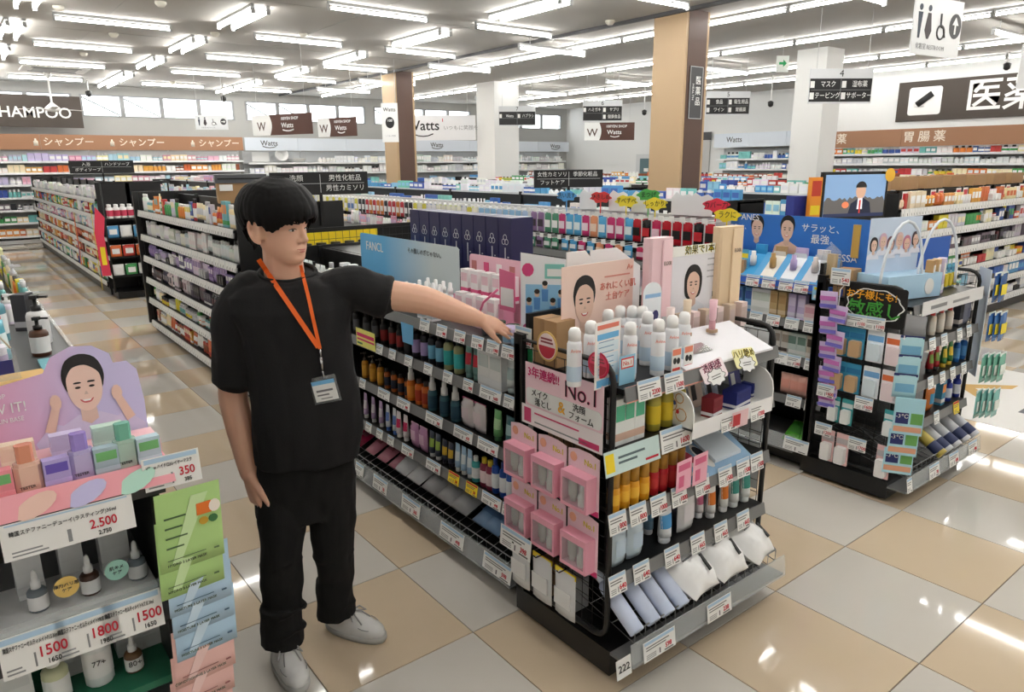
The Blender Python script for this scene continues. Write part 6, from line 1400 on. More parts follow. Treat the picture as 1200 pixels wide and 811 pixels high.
t3 = gondola('shelf_rack', 'low rack carrying the orange box beside the television', 3.72, 4.18, 1.75, 2.4, (1.1, .8), 1.31, mats=('steel_black', 'steel_black', 'railwhite'), tags=False); MB().box(-.23, .23, -.33, .33, 1.31, 1.328).obj('top_board', 'steel_black', t3)
# ---- rows of racks beyond, seen over the near ones
def far_row(x0, y0, y1, top, label, pal, kinds=('carton', 'pouch', 'bottle'), hk=None):
    g = gondola('shelf_rack', label, x0, x0 + .9, y0, y1, (top - .26, top - .5, top - .75), top, mats=('steel_black', 'lgrey', 'railwhite'), tags=False, unit=1.8)
    F = Face('-x', x0)
    for z, hh in ((top - .26, .2), (top - .5, .16)):
        fill(F, y0 + .05, y1 - .05, z + .001, pal, list(kinds), '%s on the ' + label.split(' rack')[0] + ' rack', hh * .6, hh, wmin=.07, wmax=.12, depth=.06, gap=.006)
    T = MB().box(x0 + .42 - x0 - .45, .44, -(y1 - y0) / 2, (y1 - y0) / 2, top - .02, top).obj('top_deck', 'lgrey', g)
    F2 = Face('-x', x0 + .45)
    fill(F2, y0 + .05, y1 - .05, top + .001, pal, list(kinds), '%s on the top deck of the ' + label.split(' rack')[0] + ' rack', .06, .13, wmin=.08, wmax=.15, depth=.08, gap=.012)
far_row(4.05, 3.0, 12.0, 1.42, 'razor aisle rack beyond the sun care rack', 'clean')
far_row(6.25, 6.6, 13.0, 1.42, 'oral care aisle rack between the wooden pillars', 'white')
far_row(6.2, 2.75, 5.3, 1.42, 'bath goods aisle rack before the near wooden pillar', 'clean')
far_row(8.4, 3.2, 13.2, 1.42, 'hundred yen goods aisle rack beyond the wooden pillars', 'mixed')
far_row(10.6, 3.2, 5.8, 1.42, 'laundry aisle rack before the white pillar', 'clean')
far_row(10.6, 6.7, 17.5, 1.42, 'household aisle rack beyond the white pillar', 'clean')
far_row(12.9, 3.2, 17.5, 1.45, 'snack aisle rack in front of the medicine wall', 'warm')
far_row(2.2, 10.3, 18.5, 1.5, 'body care aisle rack toward the windows', 'pastel')
far_row(4.4, 13.5, 18.5, 1.5, 'kitchen goods aisle rack under the windows', 'white')
# ---- wall shelving
def wall_rack(label, face, a0, a1, zs, ztop, pals, kinds, where, hmax=.22, top_from=None):
    L = (a1 - a0) / 2
    g = gondola('shelf_rack', label, 0, .5, -L, L, zs, ztop, mats=('lgrey', 'lgrey', 'railwhite'), tags=False, back=.44, ends=False, unit=1.8)
    if face.kind == '-y': g.location = ((a0 + a1) / 2, face.front + .25, 0); g.rotation_euler = (0, 0, PI / 2)
    else: g.location = (face.front + .25, (a0 + a1) / 2, 0)
    for i, z in enumerate(zs):
        fill(face, (top_from if top_from and i == len(zs) - 1 else a0 + .05), a1 - .05, z + .001, pals[i % len(pals)], kinds, '%s ' + where, .12, hmax, wmin=.08, wmax=.14, depth=.08, gap=.008)
    return g
WS = Face('-y', 19.75)
wall_rack('white wall shelving of shampoo under the brown fascia', WS, -4.5, 4.95, (.2, .52, .82, 1.12, 1.42, 1.7, 1.97), 2.22, ('warm', 'mixed', 'dark', 'mixed', 'pastel', 'warm', 'pastel'), ['bottle', 'carton', 'pouch'], 'on the shampoo wall shelving', .19)
wall_rack('white wall shelving of household goods under the pale fascia', WS, 5.05, 17.3, (.3, .75, 1.2, 1.6, 1.9), 2.22, ('white', 'white', 'clean', 'white', 'white'), ['carton', 'bottle', 'pouch'], 'on the household wall shelving', .24, 7.2)
WR = Face('-x', 15.28)
wall_rack('white wall shelving of boxed medicine under the brown fascia', WR, -1.0, 8.7, (.4, .7, 1.0, 1.25, 1.5, 1.75, 1.97), 2.1, ('mixed', 'white', 'mixed', 'clean', 'mixed', 'white', 'mixed'), ['carton', 'carton', 'bottle'], 'on the medicine wall shelving', .14)
wall_rack('wall shelving of umbrellas and laundry goods beyond the white pillar', Face('-x', 17.25), 9.2, 12.8, (.4, .8, 1.2, 1.6, 1.9), 2.2, ('clean', 'dark', 'clean', 'clean'), ['bottle', 'carton'], 'on the laundry goods wall shelving', .24)
# white basins and trays on the household shelf
for k, (x, wd, h_) in enumerate(((5.5, .5, .24), (6.05, .38, .25), (6.6, .5, .12))):
    b = MB().lathe([(wd * .34, 0), (wd * .5, h_ * .9), (wd * .52, h_), (wd * .48, h_), (wd * .32, .02)], 16) if k != 0 else MB().add([(-.25, 0, .04), (.25, 0, .04), (.21, .05, .0), (-.21, .05, 0), (-.25, 0, .3), (.25, 0, .3), (.2, .06, .27), (-.2, .06, .27)], [(0, 1, 5, 4), (7, 6, 2, 3), (4, 5, 6, 7), (0, 3, 2, 1), (1, 2, 6, 5), (3, 0, 4, 7)])
    o = tag(b.obj('basin', 'white', None, (x, 19.97, 1.901), 0), ('white rectangular wash basin', 'white round basin standing on edge', 'low white round basin')[k] + ' on the top shelf of the household wall', 'basin')
    if k == 1: o.rotation_euler = (1.3, 0, 0); o.location.z = 1.901 + .17
# fascias
def fascia(name, label, loc, rz, L, z0, z1, m, seg):
    t = thing(name, label, 'fascia', loc, rz); n = max(1, round(L / seg))
    for k in range(n): MB().box(-L / 2 + L * k / n + .003, -L / 2 + L * (k + 1) / n - .003, -.02, .0, z0, z1).obj('panel', m, t)
    return t
mat('terracotta', (164, 120, 90), .6); mat('paleblue', (214, 222, 232), .5)
f1 = fascia('fascia', 'brown fascia lettered shampoo above the wall shelving', (.1, 19.74, 0), 0, 9.7, 2.24, 2.6, 'terracotta', 2.4)
for x in (-1.2, 2.1, 4.05, .45): 
    if x != -1.2: text('シャンプー', .22, f1, (x - .1 + .25, -.022, 2.42), cm((240, 228, 212)), bold=.015); MB().lathe([(.05, 2.33), (.05, 2.44), (.02, 2.46), (.02, 2.5)], 10, x - .1 - .45, -.0225, sy=.05).obj('bottle_icon', cm((240, 228, 212)), f1)
f2 = fascia('fascia', 'pale blue fascia with dark logos and smile lines above the household shelving', (11.2, 19.74, 0), 0, 12.4, 2.24, 2.6, 'paleblue', 1.55)
for x in (-5.5, 0.2, 5.5): text('Watts', .2, f2, (x, -.022, 2.44), 'dgrey', bold=.03); MB().tube([(x - .2 + .1 * k, -.022, 2.32 + .02 * (k - 2) ** 2 * .5) for k in range(5)], .012, 4).obj('smile_mark', 'dgrey', f2)
f3 = fascia('fascia', 'brown fascia lettered with stomach medicine above the medicine shelving', (15.25, 3.85, 0), -PI / 2, 9.8, 2.12, 2.5, 'terracotta', 2.4)
text('胃 腸 薬', .25, f3, (3.85 - yat(1082, 15.2, 2.3), -.022, 2.31), cm((240, 228, 212)), bold=.02); text('秘 薬', .25, f3, (3.85 - yat(978, 15.2, 2.3), -.022, 2.31), cm((240, 228, 212)), bold=.02)
f4 = fascia('fascia', 'short pale blue fascia with one logo beyond the white pillar', (17.23, 11.0, 0), -PI / 2, 3.7, 2.24, 2.65, 'paleblue', 1.25)
text('Watts', .22, f4, (11.0 - yat(860, 17.2, 2.4), -.022, 2.46), 'dgrey', bold=.03)
# floor sticker beyond rack B
fs = thing('floor_sticker', 'white floor sticker with a gold arrow and grey letter beyond the sun care rack', 'floor sticker', (4.35, .3, .0006), 0)
MB().box(-.75, .9, -.75, .6, 0, .0008).obj('sheet', cm((228, 226, 222), .35), fs)
MB().add([(-.25, .1, .0012), (-.1, .1, .0012), (.1, .3, .0012), (.3, .1, .0012), (.45, .1, .0012), (.1, .45, .0012)], [(0, 1, 2, 5), (2, 3, 4, 5)]).obj('gold_arrow', cm((205, 165, 90)), fs)
MB().box(-.3, .5, -.25, -.13, .0008, .0014).box(.04, .16, -.6, -.25, .0008, .0014).obj('grey_letter', cm((95, 98, 105)), fs)

MB().box(-1.7, 1.7, 0, .565, 2.3, 2.34).obj('bracket', 'lgrey', f4)
# ================================================================ pillars
def pillar(x, y, wx, wy, label, wooden):
    t = thing('pillar', label, 'pillar', (x, y, 0))
    if wooden:
        MB().box(-wx / 2, wx / 2, -wy / 2, wy / 2, 0, H - .002).obj('wood_cladding', 'wood', t)
        MB().box(-wx * .40, wx * .40, -wy / 2 - .006, -wy / 2, 0, H - .002).obj('brown_panel', 'brown', t)
    else:
        MB().box(-wx / 2, wx / 2, -wy / 2, wy / 2, 0, H - .002).obj('white_casing', mat('pillarw', (232, 232, 230), .7), t)
        MB().box(-wx / 2 - .012, wx / 2 + .012, -wy / 2 - .012, wy / 2 + .012, 0, 1.2).obj('lower_casing', 'pillarw', t)
    return t
P1 = pillar(6.62, 5.62, .5, .58, 'wood clad pillar with a brown panel and vertical HEALTH sign', True)
P2 = pillar(6.62, 13.75, .5, .58, 'farther wood clad pillar behind a vertical hundred yen board', True)
pillar(9.85, 14.25, .8, .78, 'broad white pillar beside the hundred yen aisle', False)
pillar(11.45, 6.25, .6, .6, 'white pillar behind the aisle four sign', False)
s = MB().box(-.14, .14, -.31, -.296, 2.42, 3.12).obj('sign_plate', 'dgrey', P1); MB().box(-.14, -.132, -.314, -.31, 2.42, 3.12).box(.132, .14, -.314, -.31, 2.42, 3.12).box(-.14, .14, -.314, -.31, 2.42, 2.428).box(-.14, .14, -.314, -.31, 3.112, 3.12).obj('sign_border', 'lgrey', s)
for k, ch in enumerate('医薬品'): text(ch, .12, s, (.04, -.3125, 2.93 - .14 * k), 'white', bold=.02)
text('HEALTH', .06, s, (-.07, -.3125, 2.78), 'white', rot=(0, PI / 2, 0))
# ================================================================ hanging signs
def cords(t, xs, z0, z1):
    c = MB()
    for x in xs: c.tube([(x, 0, z0), (x, 0, z1)], .004, 4)
    c.obj('cord', 'lgrey', t)
def hang_sign(name, label, loc, rz, w_, h_, m, cat='sign', xs=None):
    t = thing(name, label, cat, loc, rz)
    p = MB().box(-w_ / 2, w_ / 2, -.006, .006, 0, h_).obj('panel', m, t)
    cords(t, xs or (-w_ * .4, w_ * .4), h_, H - loc[2])
    return t, p
def aisle(px, py, d, num, cells, label, s=1.):
    p = atd(px, py, d); w_, h_ = .9 * s, .46 * s
    rz = -.62
    t, b = hang_sign('aisle_sign', label, (p.x, p.y, p.z - h_ / 2), rz, w_, h_, cm((214, 216, 219)))
    MB().box(-w_ * .49, w_ * .49, -.008, -.006, h_ * .05, h_ * .72).obj('black_field', cm((26, 26, 27)), b)
    MB().box(-.003, .003, -.0095, -.008, h_ * .08, h_ * .7).box(-w_ * .47, w_ * .47, -.0095, -.008, h_ * .385, h_ * .395).obj('divider', 'grey', b)
    text(str(num), h_ * .28, b, (0, -.007, h_ * .86), 'ink')
    for cx, cz, s_ in cells:
        text(s_, h_ * .2, b, (w_ * (cx + .05), -.009, h_ * cz), 'white', squeeze=.8); MB().box(w_ * (cx - .2) - .03, w_ * (cx - .2) + .03, -.0095, -.008, h_ * cz - .045, h_ * cz + .045).obj('pictogram', 'white', b)
aisle(985, 101, 10, 4, ((-.25, .55, 'マスク'), (.25, .55, '湿布薬'), (-.25, .22, 'テーピング'), (.25, .22, 'サポーター')), 'hanging aisle sign numbered 4 for masks and supporters')
aisle(853, 121, 14.5, 5, ((-.25, .55, '食品'), (.25, .55, '衛生用品'), (-.25, .22, 'ワイン'), (.25, .22, '胃腸薬')), 'hanging aisle sign numbered 5 beside the wooden pillar')
aisle(706, 130, 16.2, 6, ((-.25, .55, 'ハミガキ'), (.25, .55, 'サプリ'), (.25, .22, '健康食品')), 'hanging aisle sign numbered 6 for toothpaste')
aisle(606, 136, 17.5, 7, ((-.25, .5, 'Watts'), (.25, .5, 'ハブラシ')), 'hanging aisle sign numbered 7 for toothbrushes')
p = atd(1190, 82, 8)
t, b = hang_sign('aisle_sign', 'pale hanging aisle sign cut by the frame edge before the medicine banner', (p.x + .35, p.y - .3, p.z - .2), -.62, .9, .46, cm((224, 226, 228)))
# brown and white banners of the hundred yen shop
def yen(px, py, d, rz, w_, h_, label):
    p = atd(px, py, d); t, b = hang_sign('shop_banner', label, (p.x, p.y, p.z - h_ / 2), rz, w_, h_, cm((84, 52, 42)))
    MB().plate([(-w_ / 2, .0), (-w_ * .2, .0)] + [(-w_ * .2 + w_ * .04 * math.sin(PI * k / 8), h_ * k / 8) for k in range(1, 8)] + [(-w_ * .2, h_), (-w_ / 2, h_)], -.008, -.006).obj('white_field', 'white', b)
    text('W', h_ * .6, b, (-w_ * .34, -.009, h_ * .42), 'brown', bold=.03); text('100YEN SHOP', h_ * .2, b, (w_ * .14, -.009, h_ * .78), 'white', bold=.02); text('Watts', h_ * .34, b, (w_ * .1, -.009, h_ * .45), 'white', bold=.03)
    MB().tube([(w_ * (.02 + .045 * k), -.008, h_ * (.18 + .03 * (k - 2) ** 2 * .5)) for k in range(5)], .012, 4).obj('smile_mark', 'white', b)
yen(330, 146, 13, -1.2, 1.55, .36, 'brown and white hundred yen shop banner hung under the windows')
yen(395, 149, 15, -1.2, 1.1, .38, 'shorter brown hundred yen shop banner beside the farther wooden pillar')
yen(714, 154, 18.5, -.66, 1.3, .44, 'brown hundred yen shop banner below the aisle six sign')
p = atd(457, 145, 14.5); t, b = hang_sign('shop_board', 'upright white shop board with a round hundred mark', (p.x, p.y, p.z - .36), -.62, .33, .76, 'white')
text('Watts', .1, b, (0, -.007, .63), 'ink', bold=.02); MB().plate(ell(0, .38, .09, .11, 18), -.0075, -.006).obj('round_mark', 'ink', b); text('100', .07, b, (0, -.009, .42), 'white', bold=.03); text('いつもに笑顔', .035, b, (0, -.007, .12), 'grey')
p = atd(512, 148, 18.5); t, b = hang_sign('shop_board', 'wide white hanging shop banner with a smile line', (p.x, p.y, p.z - .35), -.62, 2.0, .62, cm((232, 233, 236)))
text('Watts', .34, b, (-.36, -.008, .36), 'ink', bold=.03); MB().tube([(-.62 + .13 * k, -.008, .1 + .016 * (k - 2) ** 2) for k in range(5)], .014, 5).obj('smile_mark', 'ink', b); text('いつもに笑顔を', .13, b, (.62, -.008, .3), 'grey'); MB().box(.14, .16, -.008, -.006, .46, .54).obj('red_ray', 'red', b)
# restroom signs
def restroom(loc, rz, w_, h_, label, arrow):
    t, b = hang_sign('restroom_sign', label, loc, rz, w_, h_, cm((236, 238, 240)))
    q = h_
    for k, x in enumerate((-.38, -.2)):
        MB().plate(ell(x * w_, q * .8, q * .055, q * .055, 12), -.0075, -.006).obj('figure_head', cm((40, 52, 70)), b)
        MB().plate([(x * w_ - q * (.07 if k == 0 else .05), q * .72), (x * w_ + q * (.07 if k == 0 else .05), q * .72), (x * w_ + q * (.04 if k == 0 else .11), q * .42), (x * w_ + q * .03, q * .28), (x * w_ - q * .03, q * .28), (x * w_ - q * (.04 if k == 0 else .11), q * .42)], -.0075, -.006).obj('figure_body', cm((40, 52, 70) if k == 0 else (60, 50, 55)), b)
    MB().tube([(.06 * w_ + q * .12 * math.cos(a), -.007, q * .42 + q * .12 * math.sin(a)) for a in [2 * PI * i / 14 for i in range(14)]], q * .018, 5, closed=True).tube([(.04 * w_, -.007, q * .74), (.05 * w_, -.007, q * .52), (.11 * w_, -.007, q * .5), (.15 * w_, -.007, q * .34)], q * .022, 5).obj('wheelchair_mark', 'dgrey', b)
    MB().plate(ell(.36 * w_, q * .56, q * .2, q * .22, 20), -.0075, -.006).obj('arrow_disc', 'dgrey', b)
    a = MB()
    if arrow == 'up': a.plate([(.36 * w_ - q * .1, q * .58), (.36 * w_ + q * .1, q * .58), (.36 * w_, q * .72)], -.009, -.0075).box(.36 * w_ - q * .025, .36 * w_ + q * .025, -.009, -.0075, q * .42, q * .58)
    else: a.plate([(.36 * w_ + q * .02, q * .46), (.36 * w_ + q * .02, q * .66), (.36 * w_ + q * .15, q * .56)], -.009, -.0075).box(.36 * w_ - q * .14, .36 * w_ + q * .02, -.009, -.0075, q * .53, q * .59)
    a.obj('arrow', 'white', b)
    text('化粧室 RESTROOM', q * .11, b, (-.12 * w_, -.0075, q * .14), 'grey')
p = ony(1098, 34, 1.2); restroom((p.x, 1.2, p.z - .2), -.12, .66, .42, 'white restroom sign with an up arrow hanging before the light lines', 'up')
p = atd(248, 143, 15.5); restroom((p.x, p.y, p.z - .16), -.35, .66, .3, 'white restroom sign with a right arrow under the windows', 'right')
# exit sign
p = atd(917, 75, 12); t, b = hang_sign('exit_sign', 'small white sign with a green arrow before the white pillar', (p.x, p.y, p.z - .13), -.62, .21, .26, mat('exitw', (240, 246, 240), .4), xs=(0,))
MB().plate([(-.06, .12), (.01, .12), (.01, .08), (.07, .14), (.01, .2), (.01, .16), (-.06, .16)], -.008, -.006).obj('green_arrow', cm((40, 170, 100)), b)
# wall banners
def banner(label, loc, rz, w_, h_, cells):
    t = thing('wall_banner', label, 'banner', loc, rz); b = MB().box(-w_ / 2, w_ / 2, -.02, 0, 0, h_).obj('cloth', mat('bannerbrown', (74, 66, 60), .7), t)
    for s_, size, x, z in cells: text(s_, size, b, (x, -.022, z), 'white', bold=.035)
    return t, b
ya = yat(1052, 15.78, 3.1); W_ = 5.0
t, b = banner('dark brown wall banner reading medicine with a pill icon', (15.78, ya - W_ / 2, 2.68), -PI / 2, W_, .86, (('医薬品', .72, 1.75 - W_ / 2 + .75, .43),))
ib = MB().plate(rrect(.25 - W_ / 2, .95 - W_ / 2, .13, .73, .06), -.024, -.02).obj('icon_field', 'white', b); MB().tube([(.45 - W_ / 2, -.03, .36), (.75 - W_ / 2, -.03, .58)], .07, 8).obj('capsule_icon', 'ink', ib); MB().lathe([(.11, -.0), (.11, .02)], 14, .5 - W_ / 2, -.026, sy=.01).obj('pill_icon', 'lgrey', ib, (0, 0, .3))
xb = xat(96, 19.7, 3.1); xa = xb - 5
t, b = banner('dark brown wall banner reading SHAMPOO below the ceiling fan', ((xa + xb) / 2, 19.70, 2.76), 0, 5, .74, ()); text('SHAMPOO', .345, b, (2.5 - .22, -.022, .33), 'white', 'RIGHT', bold=.02)
MB().box(-2.4, -2.36, .02, .58, .3, .34).box(2.36, 2.4, .02, .58, .3, .34).obj('wall_bracket', 'lgrey', t)
# ceiling fan, cassette air conditioner, detectors, cameras
p = onz(57, 98, 3.62); fan = thing('ceiling_fan', 'white three bladed ceiling fan hanging before the shampoo banner', 'fan', (p.x, p.y, H), 0)
MB().lathe([(.07, -.0), (.07, -.06), (.02, -.08), (.02, -.62), (.06, -.66), (.15, -.74), (.13, -.8), (.04, -.83)], 14).obj('stem_and_motor', 'white', fan)
for k in range(3):
    e = MB().box(.1, .72, -.06, .06, -.765, -.758).obj('blade', 'white', fan); e.rotation_euler = (.0, 0, 2 * PI * k / 3 + .5)
p = onz(57, 86, H); ac = thing('air_conditioner', 'square cassette air conditioner set in the ceiling', 'air conditioner', (p.x, 17.2, H), 0)
MB().box(-.6, .6, -.5, .5, -.03, 0).obj('frame', cm((222, 220, 214)), ac); MB().box(-.4, .4, -.3, .3, -.036, -.03).obj('grille', cm((150, 150, 146)), ac)
for y in (-.42, .36): MB().box(-.45, .45, y, y + .06, -.036, -.03).obj('louver', 'dgrey', ac)
for i, (px, py) in enumerate(((68, 7), (133, 39), (98, 62), (355, 39), (252, 38), (202, 96), (603, 32), (715, 24), (188, 2))):
    p = onz(px, py, H); tag(MB().lathe([(.07, -.0), (.07, -.025), (.04, -.06), (.01, -.062)], 12).obj('smoke_detector', cm((226, 222, 210)), None, (p.x, p.y, H), 0), 'round cream detector fixed to the plaster ceiling', 'detector', 'ceiling detectors')
for i, (px, py, d) in enumerate(((104, 110, 17.3), (262, 116, 18.5), (755, 132, 20), (903, 122, 17.5), (1180, 78, 14))):
    p = atd(px, py, d); tm = thing('security_camera', 'small black dome camera hung %s' % ('over the shampoo wall', 'beside the window corner', 'over the far corner', 'before the white wall', 'over the medicine banner')[i], 'camera', (p.x, p.y, H)); MB().tube([(0, 0, 0), (0, 0, p.z - H + .06)], .015, 6).obj('stem', 'white', tm); MB().lathe([(.02, p.z - H + .08), (.07, p.z - H + .05), (.06, p.z - H - .04), (.02, p.z - H - .07)], 10).obj('dome', 'black', tm)
flush_stuff()
# ================================================================ the employee
FH = Vector((FW.x, FW.y, 0)).normalized(); RH = Vector((FH.y, -FH.x, 0)); ZU = Vector((0, 0, 1))
def J(px, py, D=2.45):
    d = ray(px, py); return CAM + d * (D / d.dot(FH))
def capsule(mb, pts, rad, n=14, sub=4, flat=None):
    """smooth tapering limb with rounded ends; flat=(axis, factor) squashes the section along an axis"""
    P = [Vector(p) for p in pts]; N = len(P)
    def cr(i, t):
        a, b, c, d = P[max(i - 1, 0)], P[i], P[i + 1], P[min(i + 2, N - 1)]
        return .5 * ((2 * b) + (c - a) * t + (2 * a - 5 * b + 4 * c - d) * t * t + (3 * b - a - 3 * c + d) * t ** 3)
    Q, R = [], []
    for i in range(N - 1):
        for k in range(sub):
            t = k / sub; Q.append(cr(i, t)); R.append(rad[i] + (rad[i + 1] - rad[i]) * t)
    Q.append(P[-1]); R.append(rad[-1])
    t0 = (Q[0] - Q[1]).normalized(); t1 = (Q[-1] - Q[-2]).normalized()
    hs = (.5, .85, .98)
    Q = [Q[0] + t0 * R[0] * h for h in reversed(hs)] + Q + [Q[-1] + t1 * R[-1] * h for h in hs]
    R = [R[0] * math.sqrt(1 - h * h) for h in reversed(hs)] + R + [R[-1] * math.sqrt(1 - h * h) for h in hs]
    o = len(mb.v); mb.tube(Q, R, n)
    if flat:
        ax, fct = flat; ax = Vector(ax).normalized()
        k = 0
        for i, c in enumerate(Q):
            for _ in range(n):
                v = Vector(mb.v[o + k]); dv = v - c; v -= ax * dv.dot(ax) * (1 - fct); mb.v[o + k] = tuple(v); k += 1
AX = None
def ellipsoid(mb, c, ax, r, n=18, m=12):
    vs = []; c = Vector(c)
    if ax is AX: r = [q * HK for q in r]
    for i in range(1, m):
        th = PI * i / m
        for k in range(n):
            a = 2 * PI * k / n
            vs.append(c + ax[0] * (r[0] * math.sin(th) * math.cos(a)) + ax[1] * (r[1] * math.sin(th) * math.sin(a)) + ax[2] * (r[2] * math.cos(th)))
    top = c + ax[2] * r[2]; bot = c - ax[2] * r[2]; L = len(vs)
    fs = [((i + 1) * n + k, (i + 1) * n + (k + 1) % n, i * n + (k + 1) % n, i * n + k) for i in range(m - 2) for k in range(n)]
    fs += [(L, k, (k + 1) % n) for k in range(n)] + [(L + 1, (m - 2) * n + (k + 1) % n, (m - 2) * n + k) for k in range(n)]
    mb.add([tuple(v) for v in vs] + [tuple(top), tuple(bot)], fs, 0, True)
def loft(mb, rings, n=24, p=2.4):
    """rings: (centre, half width vector, half depth vector) superellipse sections, bottom first"""
    vs = []
    for c, a, b in rings:
        for k in range(n):
            t = 2 * PI * k / n; ct, st = math.cos(t), math.sin(t)
            vs.append(tuple(Vector(c) + a * (math.copysign(abs(ct) ** (2 / p), ct)) + b * (math.copysign(abs(st) ** (2 / p), st))))
    m = len(rings)
    fs = [(i * n + k, i * n + (k + 1) % n, (i + 1) * n + (k + 1) % n, (i + 1) * n + k) for i in range(m - 1) for k in range(n)]
    fs += [tuple(reversed(range(n))), tuple((m - 1) * n + k for k in range(n))]
    mb.add(vs, fs, 0, True)
def fuse(mb, name, m, parent, voxel, smooth=6, origin=Vector((0, 0, 0))):
    """union of overlapping closed forms into one continuous skin"""
    me = mb.mesh(name, [m]); bm = bmesh.new(); bm.from_mesh(me); bmesh.ops.recalc_face_normals(bm, faces=bm.faces); bm.to_mesh(me); bm.free()
    o = bpy.data.objects.new('tmp', me); COL.objects.link(o)
    r = o.modifiers.new('r', 'REMESH'); r.mode = 'VOXEL'; r.voxel_size = voxel; r.use_smooth_shade = True
    s = o.modifiers.new('s', 'SMOOTH'); s.iterations = smooth; s.factor = .5
    dg = bpy.context.evaluated_depsgraph_get(); dg.update()
    out = bpy.data.meshes.new_from_object(o.evaluated_get(dg)); bpy.data.objects.remove(o)
    out.transform(Matrix.Translation(-origin)); out.name = name
    out.materials.clear(); out.materials.append(MATS[m])
    out.polygons.foreach_set('use_smooth', [True] * len(out.polygons))
    return link(name, out, parent)
mat('skin', (226, 178, 152), .5, noise=(14, .07)); MATS['skin'].node_tree.nodes['Principled BSDF'].inputs['Subsurface Weight'].default_value = .12; MATS['skin'].node_tree.nodes['Principled BSDF'].inputs['Subsurface Radius'].default_value = (.02, .008, .004)
mat('tshirt', (12, 12, 15), .85, bump=(260, .25)); mat('trousers', (9, 9, 10), .9, bump=(300, .3)); mat('hair', (11, 9, 10), .6, spec=.2); mat('shoe', (222, 222, 221), .45, noise=(18, .12)); mat('sole', (186, 186, 184), .6); mat('lanyard', (246, 108, 32), .5)
O = Vector((-1.14, .92, 0))
emp = thing('person', 'employee in black T-shirt and trousers with an orange lanyard reaching to a shelf', 'person', O)
# key joints from the photograph, at the distance given by the feet on the floor
hipc = J(360, 545, 2.47); neck = J(333, 316, 2.49); headc = J(328, 264, 2.46)
shR = J(283, 343, 2.43); shL = J(408, 338, 2.53)
elR = J(273, 462, 2.45); wrR = J(292, 555, 2.40)
elL = J(497, 352, 2.57); wrL = J(561, 374, 2.64)
ankR = Vector((-1.262, .905, .10)); ankL = Vector((-1.005, .955, .10))
hipR = J(330, 560, 2.45); hipL = J(388, 556, 2.49); knR = J(330, 655, 2.36); knL = J(391, 645, 2.47)
body = MB()
tw = (RH * .95 - FH * -.25).normalized(); tw = (RH * math.cos(.3) + FH * math.sin(.3)); td = Vector((-tw.y, tw.x, 0))
# torso core, legs, neck
loft(body, [(hipc + ZU * -.06, tw * .14, td * .09), (hipc + ZU * .1, tw * .14, td * .095), (J(345, 440, 2.47), tw * .15, td * .09), (J(342, 370, 2.48), tw * .16, td * .09), (J(338, 332, 2.48), tw * .12, td * .07)])
capsule(body, [neck + ZU * -.08, neck + ZU * -.01, headc + ZU * -.05], [.08, .069, .064])
for h, k, a in ((hipR, knR, ankR), (hipL, knL, ankL)): capsule(body, [h, k, a + ZU * .02, a - ZU * .03], [.075, .05, .036, .036])
# arms
capsule(body, [shR * .55 + elR * .45, shR * .3 + elR * .7, elR, (elR * .6 + wrR * .4), wrR], [.05, .053, .051, .049, .032])
capsule(body, [shL * .7 + elL * .3, shL * .4 + elL * .6, elL, (elL * .6 + wrL * .4), wrL], [.054, .056, .053, .047, .031])
def hand(wrist, D, N, T, curl, spread=.16, thumb=(.55, .62), s=1.):
    """D finger direction, N back of the hand, T toward the thumb"""
    D = D.normalized(); N = (N - D * N.dot(D)).normalized(); T = (T - D * T.dot(D) - N * T.dot(N)).normalized()
    cen = wrist + D * .05 * s
    loft(body, [(wrist - D * .012, T * .029 * s, N * .021 * s), (wrist + D * .02 * s, T * .034 * s, N * .019 * s), (wrist + D * .055 * s, T * .041 * s, N * .0165 * s), (wrist + D * .088 * s, T * .041 * s, N * .0135 * s), (wrist + D * .1 * s, T * .038 * s, N * .010 * s)], 20, 2.6)
    nails = []
    for q, (off, L, r) in enumerate(((.029, .070, .0092), (.0098, .078, .0094), (-.0098, .072, .0090), (-.0285, .056, .0078))):
        b = wrist + D * (.088 - .006 * abs(off) / .03) * s + T * off * s
        ang = spread * off / .03; dd = (D * math.cos(ang) + T * math.sin(ang)).normalized()
        pts = [b - dd * .03 * s]; cur = b; pts.append(cur); a = curl[q][0]
        for seg, fr in enumerate((.45, .31, .24)):
            v = dd * math.cos(a) - N * math.sin(a); cur = cur + v * L * fr * s; pts.append(cur); a += curl[q][1]
        capsule(body, pts, [r * s, r * s, r * .96 * s, r * .88 * s, r * .74 * s], 10, 3)
        v = (pts[-1] - pts[-2]).normalized(); nn = (N - v * N.dot(v)).normalized(); nails.append((pts[-1], v, nn, r * s))
    b = wrist + D * .022 * s + T * .026 * s; ta, tl = thumb
    v1 = (D * math.cos(ta) + T * math.sin(ta) - N * .18).normalized(); v2 = (D * math.cos(ta * .65) + T * math.sin(ta * .65) - N * .25).normalized()
    pts = [b - v1 * .015, b + v1 * .036 * s, b + v1 * .036 * s + v2 * .032 * s, b + v1 * .036 * s + v2 * .056 * s]
    capsule(body, pts, [.016 * s, .0135 * s, .0112 * s, .0088 * s], 10, 3)
    v = (pts[-1] - pts[-2]).normalized(); nn = (N + T * .5); nn = (nn - v * nn.dot(v)).normalized(); nails.append((pts[-1], v, nn, .0095 * s))
    return nails
tipL = J(603, 389, 2.71); dL = (tipL - wrL)
nails = hand(wrL, dL, (ZU * .8 - FH * .55), (-FH * .75 - ZU * .6 + RH * .1), [(.12, .12), (.05, .1), (.05, .12), (.1, .15)], .08, (.62, .6), .96)
tipR = J(306, 612, 2.37); dR = (tipR - wrR)
nails += hand(wrR, dR, (-RH * .75 - FH * .65), (-FH * .6 + RH * .8), [(.2, .22), (.24, .26), (.28, .28), (.32, .3)], .05, (.45, .6), 1.12)
